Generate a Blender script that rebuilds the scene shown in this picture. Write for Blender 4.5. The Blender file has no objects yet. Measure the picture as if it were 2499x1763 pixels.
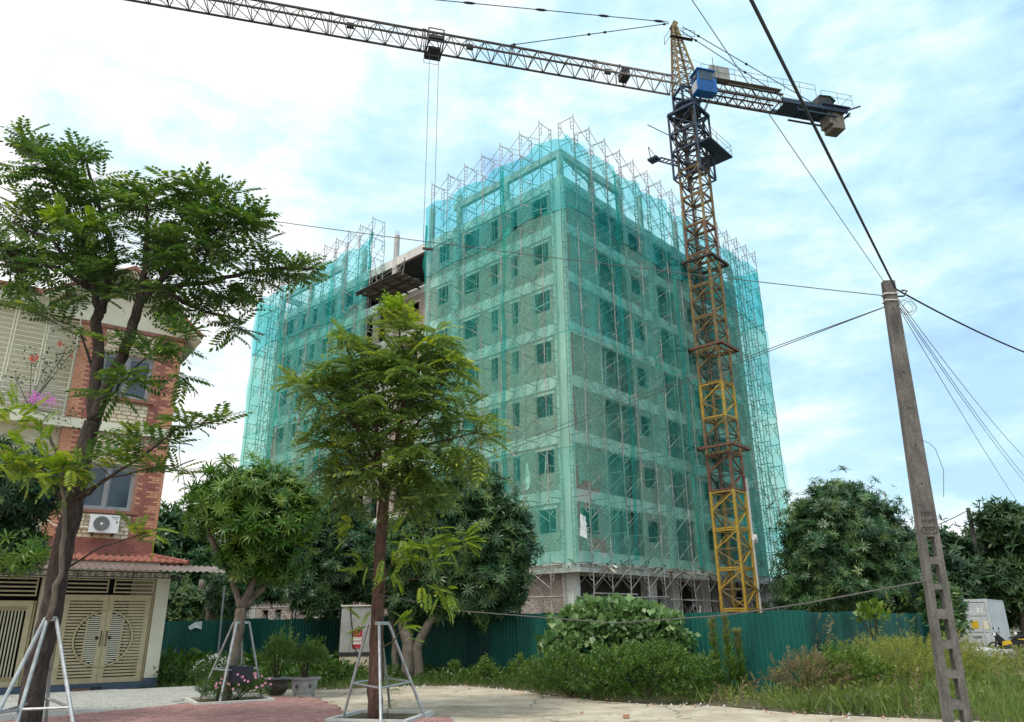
import bpy, math, random
import numpy as np
from mathutils import Matrix, Vector
R = math.radians
rng = np.random.default_rng(7)
random.seed(7)
S = bpy.context.scene
COL = S.collection

# ---------------------------------------------------------------- camera
W0, H0, FPX = 2499.0, 1763.0, 1817.47
PITCH, ROLL = 0.33764, -0.0100
CAM = np.array([0.0, 0.0, 1.65])
_f = np.array([0, math.cos(PITCH), math.sin(PITCH)])
_r0 = np.array([1.0, 0, 0]); _u0 = np.cross(_r0, _f)
_r = _r0 * math.cos(ROLL) + _u0 * math.sin(ROLL)
_u = -_r0 * math.sin(ROLL) + _u0 * math.cos(ROLL)
cd = bpy.data.cameras.new('camera'); cam = bpy.data.objects.new('camera', cd); COL.objects.link(cam)
cd.sensor_fit = 'HORIZONTAL'; cd.sensor_width = 36.0; cd.lens = FPX / W0 * 36.0
cd.clip_start = 0.1; cd.clip_end = 2000
cam.matrix_world = Matrix(((_r[0], _u[0], -_f[0], CAM[0]), (_r[1], _u[1], -_f[1], CAM[1]), (_r[2], _u[2], -_f[2], CAM[2]), (0, 0, 0, 1)))
S.camera = cam

def ray(x, y):
    return _f + _r * (x - W0 / 2) / FPX - _u * (y - H0 / 2) / FPX
def at(x, y, Y):                       # point seen at a place of the photo, Y metres away
    d = ray(x, y); return CAM + d * (Y / d[1])
def lvl(x, y, z=0.0):                  # the same on the level plane of height z
    d = ray(x, y); return CAM + d * ((z - CAM[2]) / d[2])

# ---------------------------------------------------------------- sky, sun, exposure
SUN_EL, SUN_AZ = 58.0, -150.0           # azimuth from +Y, negative = to the left
w = bpy.data.worlds.new('World'); S.world = w; w.use_nodes = True
nt = w.node_tree; nt.nodes.clear()
def N(t, **k):
    n = nt.nodes.new(t)
    for a, b in k.items(): setattr(n, a, b)
    return n
out = N('ShaderNodeOutputWorld'); mixs = N('ShaderNodeMixShader')
sky = N('ShaderNodeTexSky', sky_type='NISHITA'); sky.sun_disc = False
sky.sun_elevation = R(SUN_EL); sky.sun_rotation = R(SUN_AZ); sky.dust_density = 2.0
bs = N('ShaderNodeBackground'); bs.inputs[1].default_value = 0.13
hs = N('ShaderNodeHueSaturation'); hs.inputs['Saturation'].default_value = 0.75; hs.inputs['Value'].default_value = 1.25
nt.links.new(sky.outputs[0], hs.inputs['Color']); nt.links.new(hs.outputs[0], bs.inputs[0])
bc = N('ShaderNodeBackground'); bc.inputs[1].default_value = 0.76
tc = N('ShaderNodeTexCoord')
mp = N('ShaderNodeMapping'); mp.inputs['Scale'].default_value = (1.0, 1.0, 2.6)
nt.links.new(tc.outputs['Generated'], mp.inputs[0])
n1 = N('ShaderNodeTexNoise'); n1.inputs['Scale'].default_value = 2.6; n1.inputs['Detail'].default_value = 7; n1.inputs['Roughness'].default_value = 0.62; n1.inputs['Distortion'].default_value = 0.25
nt.links.new(mp.outputs[0], n1.inputs['Vector'])
n2 = N('ShaderNodeTexNoise'); n2.inputs['Scale'].default_value = 9.0; n2.inputs['Detail'].default_value = 6; n2.inputs['Roughness'].default_value = 0.6; n2.inputs['Distortion'].default_value = 0.3
mp2 = N('ShaderNodeMapping'); mp2.inputs['Scale'].default_value = (1.0, 0.8, 2.2); mp2.inputs['Rotation'].default_value = (0.2, 0.5, 0.3)
nt.links.new(tc.outputs['Generated'], mp2.inputs[0]); nt.links.new(mp2.outputs[0], n2.inputs['Vector'])
# more cloud toward the left, thinner toward the right of the view
dot = N('ShaderNodeVectorMath', operation='DOT_PRODUCT'); dot.inputs[1].default_value = (0.93, 0.25, -0.15)
nt.links.new(tc.outputs['Generated'], dot.inputs[0])
def M(op, a, b=None, c=None, clamp=False):
    m = N('ShaderNodeMath', operation=op); m.use_clamp = clamp
    for i, v in enumerate((a, b, c)):
        if v is None: continue
        if isinstance(v, (int, float)): m.inputs[i].default_value = v
        else: nt.links.new(v, m.inputs[i])
    return m.outputs[0]
thin = M('MULTIPLY_ADD', dot.outputs['Value'], 0.40, 0.12)
cl = M('ADD', M('MULTIPLY_ADD', n1.outputs[0], 1.3, -0.30), M('MULTIPLY_ADD', n2.outputs[0], 0.75, -0.375))
sepz = N('ShaderNodeSeparateXYZ'); nt.links.new(tc.outputs['Generated'], sepz.inputs[0])
low = M('MULTIPLY_ADD', sepz.outputs['Z'], -1.1, 0.36, clamp=True)      # the cloud deck closes up toward the horizon
cl = M('SUBTRACT', M('ADD', M('ADD', cl, 0.60), low), thin, clamp=True)
cr = N('ShaderNodeValToRGB'); cr.color_ramp.interpolation = 'EASE'
cr.color_ramp.elements[0].position = 0.15; cr.color_ramp.elements[0].color = (0.35, 0.35, 0.35, 1)
cr.color_ramp.elements[1].position = 0.6; cr.color_ramp.elements[1].color = (1, 1, 1, 1)
nt.links.new(cl, cr.inputs[0])
cc = N('ShaderNodeValToRGB'); ce = cc.color_ramp.elements; ce.new(0.6)
ce[0].position = 0.3; ce[0].color = (0.34, 0.61, 0.93, 1)
ce[1].position = 0.66; ce[1].color = (0.56, 0.83, 0.98, 1)
ce[2].position = 1.0; ce[2].color = (1.0, 1.0, 1.0, 1)
nt.links.new(cl, cc.inputs[0]); nt.links.new(cc.outputs[0], bc.inputs[0])
nt.links.new(cr.outputs[0], mixs.inputs[0]); nt.links.new(bs.outputs[0], mixs.inputs[1]); nt.links.new(bc.outputs[0], mixs.inputs[2])
nt.links.new(mixs.outputs[0], out.inputs[0])
sd = bpy.data.lights.new('sun', 'SUN'); sd.energy = 1.5; sd.angle = R(12); sd.color = (1.0, 0.95, 0.86)
so = bpy.data.objects.new('sun', sd); COL.objects.link(so)
_sdir = Vector((math.sin(R(SUN_AZ)) * math.cos(R(SUN_EL)), math.cos(R(SUN_AZ)) * math.cos(R(SUN_EL)), math.sin(R(SUN_EL))))
so.rotation_euler = _sdir.to_track_quat('Z', 'Y').to_euler()
S.view_settings.view_transform = 'Standard'; S.view_settings.look = 'None'
S.view_settings.gamma = 1.0; S.view_settings.exposure = 0.6; S.view_settings.use_curve_mapping = False
S.cycles.transparent_max_bounces = 24; S.cycles.max_bounces = 6; S.cycles.diffuse_bounces = 3
S.cycles.glossy_bounces = 2; S.cycles.transmission_bounces = 4

# ---------------------------------------------------------------- materials
MATS = {}
def newmat(name):
    m = bpy.data.materials.new(name); m.use_nodes = True; m.node_tree.nodes.clear(); MATS[name] = m
    return m, m.node_tree
def surf(name, c1, c2=None, scale=3.0, rough=0.85, bump=0.0, bscale=40.0, stretch=(1, 1, 1), c3=None, metallic=0.0, detail=6, spread=(0.35, 0.65), c3pos=(0.58, 0.72), c3scale=1.3, spec=0.4):
    m, t = newmat(name); L = t.links
    o = t.nodes.new('ShaderNodeOutputMaterial'); b = t.nodes.new('ShaderNodeBsdfPrincipled')
    L.new(b.outputs[0], o.inputs[0]); b.inputs['Roughness'].default_value = rough; b.inputs['Metallic'].default_value = metallic
    b.inputs['Specular IOR Level'].default_value = spec
    g = t.nodes.new('ShaderNodeNewGeometry'); mp = t.nodes.new('ShaderNodeMapping'); mp.inputs['Scale'].default_value = stretch
    L.new(g.outputs['Position'], mp.inputs[0])
    col = None
    if c2 is not None:
        n = t.nodes.new('ShaderNodeTexNoise'); n.inputs['Scale'].default_value = scale; n.inputs['Detail'].default_value = detail; n.inputs['Roughness'].default_value = 0.65
        L.new(mp.outputs[0], n.inputs['Vector'])
        r = t.nodes.new('ShaderNodeValToRGB'); r.color_ramp.elements[0].position = spread[0]; r.color_ramp.elements[1].position = spread[1]
        r.color_ramp.elements[0].color = (*c1, 1); r.color_ramp.elements[1].color = (*c2, 1)
        L.new(n.outputs[0], r.inputs[0]); col = r.outputs[0]
        if c3 is not None:
            n3 = t.nodes.new('ShaderNodeTexNoise'); n3.inputs['Scale'].default_value = c3scale; n3.inputs['Detail'].default_value = 8; n3.inputs['Roughness'].default_value = 0.7
            L.new(mp.outputs[0], n3.inputs['Vector'])
            r3 = t.nodes.new('ShaderNodeValToRGB'); r3.color_ramp.elements[0].position = c3pos[0]; r3.color_ramp.elements[1].position = c3pos[1]
            L.new(n3.outputs[0], r3.inputs[0])
            mx = t.nodes.new('ShaderNodeMix'); mx.data_type = 'RGBA'; mx.inputs['B'].default_value = (*c3, 1)
            L.new(r3.outputs[0], mx.inputs['Factor']); L.new(col, mx.inputs['A']); col = mx.outputs['Result']
        L.new(col, b.inputs['Base Color'])
    else:
        b.inputs['Base Color'].default_value = (*c1, 1)
    if bump:
        nb = t.nodes.new('ShaderNodeTexNoise'); nb.inputs['Scale'].default_value = bscale; nb.inputs['Detail'].default_value = 5
        L.new(mp.outputs[0], nb.inputs['Vector'])
        bp = t.nodes.new('ShaderNodeBump'); bp.inputs['Strength'].default_value = bump; bp.inputs['Distance'].default_value = 0.03
        L.new(nb.outputs[0], bp.inputs['Height']); L.new(bp.outputs[0], b.inputs['Normal'])
    return m
def leafmat(name, cols, rough=0.42, trans=0.35, spec=0.5):
    """cols: list of (pos, rgb) for the face attribute 'var' 0..1"""
    m, t = newmat(name); L = t.links
    o = t.nodes.new('ShaderNodeOutputMaterial'); b = t.nodes.new('ShaderNodeBsdfPrincipled'); tr = t.nodes.new('ShaderNodeBsdfTranslucent')
    mx = t.nodes.new('ShaderNodeMixShader'); mx.inputs[0].default_value = trans
    a = t.nodes.new('ShaderNodeAttribute'); a.attribute_name = 'var'
    r = t.nodes.new('ShaderNodeValToRGB'); e = r.color_ramp.elements
    while len(e) < len(cols): e.new(0.5)
    for i, (p, c) in enumerate(cols): e[i].position = p; e[i].color = (*c, 1)
    L.new(a.outputs['Fac'], r.inputs[0]); L.new(r.outputs[0], b.inputs['Base Color'])
    hs = t.nodes.new('ShaderNodeHueSaturation'); hs.inputs['Value'].default_value = 1.5; hs.inputs['Saturation'].default_value = 1.1
    L.new(r.outputs[0], hs.inputs['Color']); L.new(hs.outputs[0], tr.inputs[0])
    b.inputs['Roughness'].default_value = rough; b.inputs['Specular IOR Level'].default_value = spec
    L.new(b.outputs[0], mx.inputs[1]); L.new(tr.outputs[0], mx.inputs[2]); L.new(mx.outputs[0], o.inputs[0])
    return m
def brickmat(name, c1, c2, mortar, bw=0.22, bh=0.075, rough=0.9, scl=1.0, msize=0.012):
    """small clay blocks for walls too far away to pick single bricks: uses the UV laid out in metres"""
    m, t = newmat(name); L = t.links
    o = t.nodes.new('ShaderNodeOutputMaterial'); b = t.nodes.new('ShaderNodeBsdfPrincipled'); L.new(b.outputs[0], o.inputs[0])
    uv = t.nodes.new('ShaderNodeUVMap'); br = t.nodes.new('ShaderNodeTexBrick')
    br.inputs['Scale'].default_value = scl; br.inputs['Brick Width'].default_value = bw; br.inputs['Row Height'].default_value = bh
    br.inputs['Mortar Size'].default_value = msize; br.inputs['Color1'].default_value = (*c1, 1); br.inputs['Color2'].default_value = (*c2, 1); br.inputs['Mortar'].default_value = (*mortar, 1)
    L.new(uv.outputs[0], br.inputs['Vector'])
    n = t.nodes.new('ShaderNodeTexNoise'); n.inputs['Scale'].default_value = 9.0; n.inputs['Detail'].default_value = 8; n.inputs['Roughness'].default_value = 0.75
    L.new(uv.outputs[0], n.inputs['Vector'])
    r = t.nodes.new('ShaderNodeValToRGB'); r.color_ramp.elements[0].position = 0.35; r.color_ramp.elements[0].color = (0.55, 0.5, 0.48, 1)
    r.color_ramp.elements[1].position = 0.68; r.color_ramp.elements[1].color = (1.35, 1.32, 1.3, 1)
    L.new(n.outputs[0], r.inputs[0])
    mx = t.nodes.new('ShaderNodeMix'); mx.data_type = 'RGBA'; mx.blend_type = 'MULTIPLY'; mx.inputs['Factor'].default_value = 1.0
    L.new(br.outputs[0], mx.inputs['A']); L.new(r.outputs[0], mx.inputs['B']); L.new(mx.outputs['Result'], b.inputs['Base Color'])
    b.inputs['Roughness'].default_value = rough
    bp = t.nodes.new('ShaderNodeBump'); bp.inputs['Strength'].default_value = 0.6; bp.inputs['Distance'].default_value = 0.02
    L.new(br.outputs['Fac'], bp.inputs['Height']); bp.invert = True; L.new(bp.outputs[0], b.inputs['Normal'])
    return m
def netmat(name, tint, body, dens):
    m, t = newmat(name); L = t.links
    o = t.nodes.new('ShaderNodeOutputMaterial')
    tp = t.nodes.new('ShaderNodeBsdfTransparent'); tp.inputs[0].default_value = (*tint, 1)
    df = t.nodes.new('ShaderNodeBsdfDiffuse'); df.inputs[0].default_value = (*body, 1)
    tl = t.nodes.new('ShaderNodeBsdfTranslucent'); tl.inputs[0].default_value = (*body, 1)
    gg = t.nodes.new('ShaderNodeNewGeometry'); m4 = t.nodes.new('ShaderNodeMapping'); m4.inputs['Scale'].default_value = (1, 1, .22); L.new(gg.outputs['Position'], m4.inputs[0])
    n4 = t.nodes.new('ShaderNodeTexNoise'); n4.inputs['Scale'].default_value = 1.6; n4.inputs['Detail'].default_value = 5; n4.inputs['Distortion'].default_value = .6; L.new(m4.outputs[0], n4.inputs['Vector'])
    bp = t.nodes.new('ShaderNodeBump'); bp.inputs['Strength'].default_value = 1.0; bp.inputs['Distance'].default_value = 0.5; L.new(n4.outputs[0], bp.inputs['Height']); L.new(bp.outputs[0], df.inputs['Normal']); L.new(bp.outputs[0], tl.inputs['Normal'])
    a = t.nodes.new('ShaderNodeMixShader'); a.inputs[0].default_value = 0.42; L.new(df.outputs[0], a.inputs[1]); L.new(tl.outputs[0], a.inputs[2])
    g = t.nodes.new('ShaderNodeNewGeometry'); mp = t.nodes.new('ShaderNodeMapping'); mp.inputs['Scale'].default_value = (1, 1, 0.18)
    L.new(g.outputs['Position'], mp.inputs[0])
    n = t.nodes.new('ShaderNodeTexNoise'); n.inputs['Scale'].default_value = 0.8; n.inputs['Detail'].default_value = 6; n.inputs['Roughness'].default_value = 0.6
    L.new(mp.outputs[0], n.inputs['Vector'])
    r = t.nodes.new('ShaderNodeMapRange'); r.inputs['From Min'].default_value = 0.3; r.inputs['From Max'].default_value = 0.7
    r.inputs['To Min'].default_value = dens - 0.09; r.inputs['To Max'].default_value = dens + 0.09
    L.new(n.outputs[0], r.inputs[0])
    mx = t.nodes.new('ShaderNodeMixShader'); mp3 = t.nodes.new('ShaderNodeMapping'); mp3.inputs['Scale'].default_value = (1, 1, 0.05); L.new(g.outputs['Position'], mp3.inputs[0])
    n3 = t.nodes.new('ShaderNodeTexNoise'); n3.inputs['Scale'].default_value = 3.2; n3.inputs['Detail'].default_value = 4; L.new(mp3.outputs[0], n3.inputs['Vector'])
    ad = t.nodes.new('ShaderNodeMath'); ad.operation = 'MULTIPLY_ADD'; ad.inputs[1].default_value = 0.34; L.new(n3.outputs[0], ad.inputs[0])
    su = t.nodes.new('ShaderNodeMath'); su.operation = 'SUBTRACT'; su.inputs[1].default_value = 0.17; L.new(r.outputs[0], su.inputs[0]); L.new(su.outputs[0], ad.inputs[2])
    L.new(ad.outputs[0], mx.inputs[0]); L.new(tp.outputs[0], mx.inputs[1]); L.new(a.outputs[0], mx.inputs[2])
    L.new(mx.outputs[0], o.inputs[0]); return m

surf('concrete', (0.42, 0.41, 0.39), (0.6, 0.585, 0.555), 1.6, 0.9, 0.3, 20, c3=(0.2, 0.19, 0.18), c3pos=(0.6, 0.8))
surf('concrete_pale', (0.6, 0.59, 0.56), (0.76, 0.75, 0.72), 1.2, 0.9, 0.25, 15, (1, 1, 0.3), c3=(0.27, 0.26, 0.24), c3pos=(0.58, 0.8), c3scale=0.9)
surf('concrete_shade', (0.2, 0.195, 0.185), (0.32, 0.31, 0.295), 1.5, 0.95, 0.2)  # darker copy of concrete, recess shade put into the colour
surf('concrete_dark', (0.11, 0.11, 0.11), (0.2, 0.19, 0.18), 1.5, 0.95, 0.2)  # dark concrete; inside the block its colour also stands in for shade
surf('weight_concrete', (0.13, 0.12, 0.10), (0.22, 0.2, 0.17), 3, 0.9)
surf('pole_concrete', (0.085, 0.08, 0.076), (0.19, 0.178, 0.168), 7, 0.95, 0.8, 60, (1, 1, 0.35), c3=(0.07, 0.065, 0.06), c3pos=(0.55, 0.75), c3scale=2.2)
brickmat('raw_brick', (0.33, 0.225, 0.195), (0.5, 0.39, 0.345), (0.58, 0.55, 0.51))
surf('scaffold_steel', (0.17, 0.16, 0.15), (0.46, 0.44, 0.42), 1.2, 0.6, c3=(0.2, 0.1, 0.07), c3pos=(0.62, 0.72))
netmat('net_upper', (0.60, 0.96, 0.97), (0.05, 0.62, 0.60), 0.32)
netmat('net_middle', (0.78, 0.985, 0.94), (0.09, 0.70, 0.60), 0.30)
netmat('net_lower', (0.82, 0.99, 0.93), (0.12, 0.71, 0.59), 0.28)
netmat('net_middle_b', (0.82, 0.985, 0.94), (0.14, 0.70, 0.60), 0.27)
netmat('net_middle_c', (0.72, 0.97, 0.95), (0.075, 0.66, 0.60), 0.33)
netmat('net_lower_b', (0.84, 0.99, 0.93), (0.17, 0.70, 0.58), 0.25)
netmat('net_lower_c', (0.76, 0.98, 0.92), (0.085, 0.68, 0.57), 0.31)
netmat('net_hem', (0.6, 0.93, 0.9), (0.05, 0.45, 0.40), 0.38)
surf('net_cord', (0.03, 0.08, 0.08), rough=0.8)
surf('plastic_sheet', (0.62, 0.64, 0.63), (0.8, 0.82, 0.82), 4, 0.5, 0.4, 8)
surf('timber', (0.32, 0.25, 0.18), (0.5, 0.42, 0.33), 5, 0.9, c3=(0.6, 0.58, 0.54))
surf('mast_yellow', (0.40, 0.25, 0.035), (0.54, 0.36, 0.06), 3, 0.6, c3=(0.2, 0.09, 0.05), c3pos=(0.55, 0.68), c3scale=4)
surf('plank_dark', (0.07, 0.06, 0.055), (0.14, 0.12, 0.10), 4, 0.95)
surf('mast_rust', (0.13, 0.06, 0.045), (0.23, 0.115, 0.075), 4, 0.8, c3=(0.42, 0.25, 0.05), c3pos=(0.6, 0.72), c3scale=3)
surf('mast_brown', (0.17, 0.12, 0.055), (0.31, 0.225, 0.09), 4, 0.75, c3=(0.12, 0.06, 0.045), c3pos=(0.5, 0.65), c3scale=3)
surf('mast_dark', (0.045, 0.036, 0.032), (0.10, 0.08, 0.065), 4, 0.75, c3=(0.05, 0.04, 0.04), c3pos=(0.5, 0.65), c3scale=3)
surf('crane_navy', (0.018, 0.035, 0.07), (0.035, 0.06, 0.10), 4, 0.55)
surf('crane_blue', (0.015, 0.14, 0.46), (0.03, 0.2, 0.56), 3, 0.45, c3=(0.05, 0.1, 0.2), c3pos=(0.66, 0.75))
surf('jib_grey', (0.12, 0.10, 0.09), (0.26, 0.23, 0.20), 3, 0.6)
surf('black_metal', (0.02, 0.02, 0.022), rough=0.6)
surf('cable_black', (0.012, 0.012, 0.013), rough=0.55)
surf('cable_grey', (0.09, 0.09, 0.09), rough=0.6)
surf('galvanised', (0.32, 0.34, 0.35), (0.5, 0.52, 0.53), 9, 0.4, metallic=0.55)
surf('glass_blue', (0.015, 0.035, 0.06), (0.03, 0.06, 0.09), 1.0, 0.12, spec=0.7)
surf('fence_green', (0.004, 0.078, 0.064), (0.008, 0.11, 0.09), 0.8, 0.55, stretch=(1, 1, 0.4), spec=0.25, c3=(0.004, 0.045, 0.042), c3pos=(0.5, 0.7), c3scale=0.7)
surf('fence_green_b', (0.004, 0.068, 0.06), (0.009, 0.10, 0.088), 1.4, 0.6, stretch=(1, 1, 0.3), spec=0.25, c3=(0.02, 0.055, 0.045), c3pos=(0.5, 0.7), c3scale=1.2)
surf('fence_green_c', (0.006, 0.09, 0.07), (0.012, 0.125, 0.1), 1.1, 0.5, stretch=(1, 1, 0.3), spec=0.3, c3=(0.06, 0.075, 0.06), c3pos=(0.62, 0.74), c3scale=2.2)
surf('shed_green', (0.05, 0.2, 0.15), (0.09, 0.27, 0.21), 2, 0.5)
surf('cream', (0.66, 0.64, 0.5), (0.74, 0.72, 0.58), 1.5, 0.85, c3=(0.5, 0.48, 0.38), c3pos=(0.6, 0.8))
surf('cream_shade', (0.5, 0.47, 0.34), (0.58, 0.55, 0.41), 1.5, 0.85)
surf('gate_gold', (0.44, 0.38, 0.23), (0.54, 0.47, 0.31), 6, 0.45, metallic=0.15)
surf('gate_trim', (0.24, 0.19, 0.09), (0.45, 0.37, 0.2), 38, 0.5, 0.5, 50)
surf('brick_orange', (0.47, 0.215, 0.12), (0.6, 0.30, 0.18), 5, 0.6)
surf('brick_red', (0.25, 0.085, 0.068), (0.35, 0.13, 0.10), 5, 0.55)
surf('mortar', (0.30, 0.16, 0.11), (0.36, 0.2, 0.15), 8, 0.9)
surf('stone_cream', (0.55, 0.46, 0.31), (0.78, 0.7, 0.54), 3.5, 0.8, 0.5, 25, c3=(0.5, 0.33, 0.24), c3pos=(0.62, 0.78), c3scale=2.5)
surf('stone_joint', (0.33, 0.27, 0.2), rough=0.95)
surf('sill_brown', (0.23, 0.095, 0.065), (0.3, 0.13, 0.09), 5, 0.6)
surf('roof_tile', (0.22, 0.075, 0.055), (0.36, 0.14, 0.10), 6, 0.75, c3=(0.2, 0.07, 0.05), c3pos=(0.55, 0.72), c3scale=6)
surf('canopy_sheet', (0.16, 0.115, 0.105), (0.24, 0.18, 0.165), 2, 0.5)
surf('plinth_blue', (0.055, 0.09, 0.14), (0.08, 0.12, 0.18), 4, 0.6)
surf('ac_white', (0.72, 0.73, 0.73), (0.8, 0.81, 0.81), 3, 0.5)
surf('ac_fan', (0.14, 0.145, 0.15), rough=0.5)
surf('frame_grey', (0.22, 0.22, 0.23), (0.3, 0.3, 0.31), 4, 0.5)
surf('dark_room', (0.012, 0.013, 0.016), rough=0.95)  # near black colour stands in for the shade of unlit rooms
surf('bark_dark', (0.028, 0.022, 0.02), (0.085, 0.065, 0.055), 14, 0.95, 1.0, 45, (1, 1, 0.35), c3=(0.16, 0.15, 0.14), c3pos=(0.68, 0.76), c3scale=22)
surf('bark_brown', (0.045, 0.025, 0.018), (0.17, 0.10, 0.075), 18, 0.95, 1.0, 50, (1, 1, 0.3), c3=(0.02, 0.015, 0.012), c3pos=(0.55, 0.68), c3scale=9)
surf('bark_grey', (0.1, 0.085, 0.065), (0.22, 0.19, 0.15), 10, 0.95, 0.8, 40, (1, 1, 0.4))
surf('twig', (0.06, 0.05, 0.03), rough=0.9)
surf('road_concrete', (0.43, 0.36, 0.26), (0.62, 0.54, 0.42), 1.3, 0.95, 0.5, 60, c3=(0.24, 0.19, 0.13), c3pos=(0.52, 0.72), c3scale=0.55)
surf('patch_dirt', (0.34, 0.28, 0.2), (0.5, 0.43, 0.33), 2.4, 0.95, 0.6, 50, c3=(0.2, 0.17, 0.12), c3pos=(0.45, 0.7), c3scale=1.1)
surf('soil', (0.08, 0.06, 0.035), (0.16, 0.13, 0.08), 2.5, 1.0, 0.6, 20, c3=(0.045, 0.06, 0.02), c3pos=(0.5, 0.6))
surf('tile_grey', (0.37, 0.37, 0.34), (0.5, 0.5, 0.46), 3, 0.8, 0.3, 30, c3=(0.27, 0.27, 0.25), c3pos=(0.55, 0.8))
surf('paver_red', (0.36, 0.19, 0.175), (0.5, 0.29, 0.26), 4, 0.9, 0.5, 50, c3=(0.25, 0.12, 0.115), c3pos=(0.52, 0.78), c3scale=2.2)
surf('paver_joint', (0.12, 0.07, 0.06), rough=1.0)
surf('tile_joint', (0.16, 0.155, 0.14), rough=1.0)
surf('kerb_white', (0.5, 0.5, 0.46), (0.66, 0.66, 0.62), 6, 0.85)
surf('cabinet_grey', (0.3, 0.31, 0.3), (0.38, 0.39, 0.37), 2, 0.6, c3=(0.24, 0.24, 0.23), c3pos=(0.6, 0.8))
surf('poster_red', (0.42, 0.012, 0.035), rough=0.6)
surf('paper_white', (0.7, 0.7, 0.68), rough=0.7)
surf('print_dark', (0.03, 0.03, 0.03), rough=0.7)
surf('pot_stone', (0.2, 0.215, 0.22), (0.31, 0.33, 0.335), 5, 0.8, 0.4, 30)
surf('pot_dark', (0.04, 0.03, 0.025), (0.09, 0.07, 0.055), 6, 0.5, 0.5, 30)
surf('board_navy', (0.012, 0.016, 0.03), rough=0.5)
surf('container_grey', (0.42, 0.45, 0.48), (0.54, 0.57, 0.6), 1.4, 0.6, c3=(0.3, 0.25, 0.22), c3pos=(0.66, 0.74), c3scale=2.0)
surf('bike_yellow', (0.6, 0.4, 0.03), rough=0.35)
surf('bike_red', (0.2, 0.01, 0.02), rough=0.35)
surf('rubber', (0.015, 0.015, 0.016), rough=0.8)
surf('rock_pale', (0.42, 0.42, 0.4), (0.6, 0.6, 0.58), 5, 0.95, 0.6, 20)
surf('brick_bit', (0.38, 0.19, 0.13), (0.48, 0.26, 0.18), 9, 0.95)
surf('flower_pink', (0.75, 0.28, 0.45), (0.85, 0.45, 0.6), 20, 0.7)
surf('flower_red', (0.5, 0.07, 0.06), (0.62, 0.16, 0.12), 20, 0.7)
surf('flower_magenta', (0.55, 0.13, 0.5), (0.72, 0.3, 0.68), 20, 0.7)
surf('white_flower', (0.6, 0.6, 0.62), rough=0.8)
surf('far_orange', (0.5, 0.2, 0.1), rough=0.9)
leafmat('leaf_tall', [(0.0, (0.034, 0.080, 0.020)), (0.45, (0.072, 0.145, 0.030)), (0.8, (0.14, 0.22, 0.04)), (1.0, (0.30, 0.36, 0.03))], 0.4, 0.32)
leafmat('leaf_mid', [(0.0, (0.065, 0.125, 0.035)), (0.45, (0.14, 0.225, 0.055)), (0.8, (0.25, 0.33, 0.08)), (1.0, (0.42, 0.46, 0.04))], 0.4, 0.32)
leafmat('leaf_lime', [(0.0, (0.06, 0.13, 0.018)), (0.5, (0.14, 0.24, 0.028)), (1.0, (0.34, 0.42, 0.05))], 0.45, 0.4)
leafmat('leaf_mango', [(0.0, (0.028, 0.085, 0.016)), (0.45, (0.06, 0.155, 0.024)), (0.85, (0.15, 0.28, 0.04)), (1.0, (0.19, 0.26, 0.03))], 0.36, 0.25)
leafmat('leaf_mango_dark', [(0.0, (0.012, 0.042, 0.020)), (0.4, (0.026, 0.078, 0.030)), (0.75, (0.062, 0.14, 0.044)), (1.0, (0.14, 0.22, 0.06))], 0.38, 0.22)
leafmat('leaf_far', [(0.0, (0.02, 0.055, 0.028)), (0.6, (0.045, 0.105, 0.036)), (1.0, (0.10, 0.16, 0.04))], 0.5, 0.25)
leafmat('leaf_vine', [(0.0, (0.045, 0.11, 0.035)), (0.5, (0.10, 0.20, 0.065)), (1.0, (0.24, 0.36, 0.14))], 0.42, 0.25)
leafmat('leaf_bush', [(0.0, (0.03, 0.07, 0.014)), (0.5, (0.065, 0.14, 0.022)), (1.0, (0.16, 0.25, 0.04))], 0.45, 0.3)
leafmat('leaf_yellow', [(0.0, (0.07, 0.12, 0.02)), (0.5, (0.17, 0.21, 0.035)), (1.0, (0.36, 0.36, 0.08))], 0.5, 0.35)
leafmat('leaf_dry', [(0.0, (0.12, 0.09, 0.04)), (0.5, (0.22, 0.17, 0.09)), (1.0, (0.34, 0.30, 0.14))], 0.7, 0.3)
leafmat('grass_blade', [(0.0, (0.055, 0.095, 0.02)), (0.45, (0.12, 0.19, 0.04)), (0.8, (0.22, 0.28, 0.075)), (1.0, (0.38, 0.36, 0.15))], 0.5, 0.35)

def cracks(name, scale=.55, wd=.012):                               # thin branching cracks in a laid surface
    t = MATS[name].node_tree; L = t.links; b = next(n for n in t.nodes if n.type == 'BSDF_PRINCIPLED'); src = b.inputs['Base Color'].links[0].from_socket
    g = t.nodes.new('ShaderNodeNewGeometry'); nz = t.nodes.new('ShaderNodeTexNoise'); nz.inputs['Scale'].default_value = 1.8; L.new(g.outputs['Position'], nz.inputs['Vector'])
    mx = t.nodes.new('ShaderNodeMix'); mx.data_type = 'RGBA'; mx.inputs['Factor'].default_value = .35; L.new(g.outputs['Position'], mx.inputs['A']); L.new(nz.outputs['Color'], mx.inputs['B'])
    v = t.nodes.new('ShaderNodeTexVoronoi'); v.feature = 'DISTANCE_TO_EDGE'; v.inputs['Scale'].default_value = scale; L.new(mx.outputs['Result'], v.inputs['Vector'])
    r = t.nodes.new('ShaderNodeMapRange'); r.inputs['From Min'].default_value = 0; r.inputs['From Max'].default_value = wd; r.inputs['To Min'].default_value = .8; r.inputs['To Max'].default_value = 0; L.new(v.outputs['Distance'], r.inputs[0])
    m2 = t.nodes.new('ShaderNodeMix'); m2.data_type = 'RGBA'; m2.inputs['B'].default_value = (.1, .08, .06, 1); L.new(r.outputs[0], m2.inputs['Factor']); L.new(src, m2.inputs['A']); L.new(m2.outputs['Result'], b.inputs['Base Color'])
cracks('road_concrete')

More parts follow.
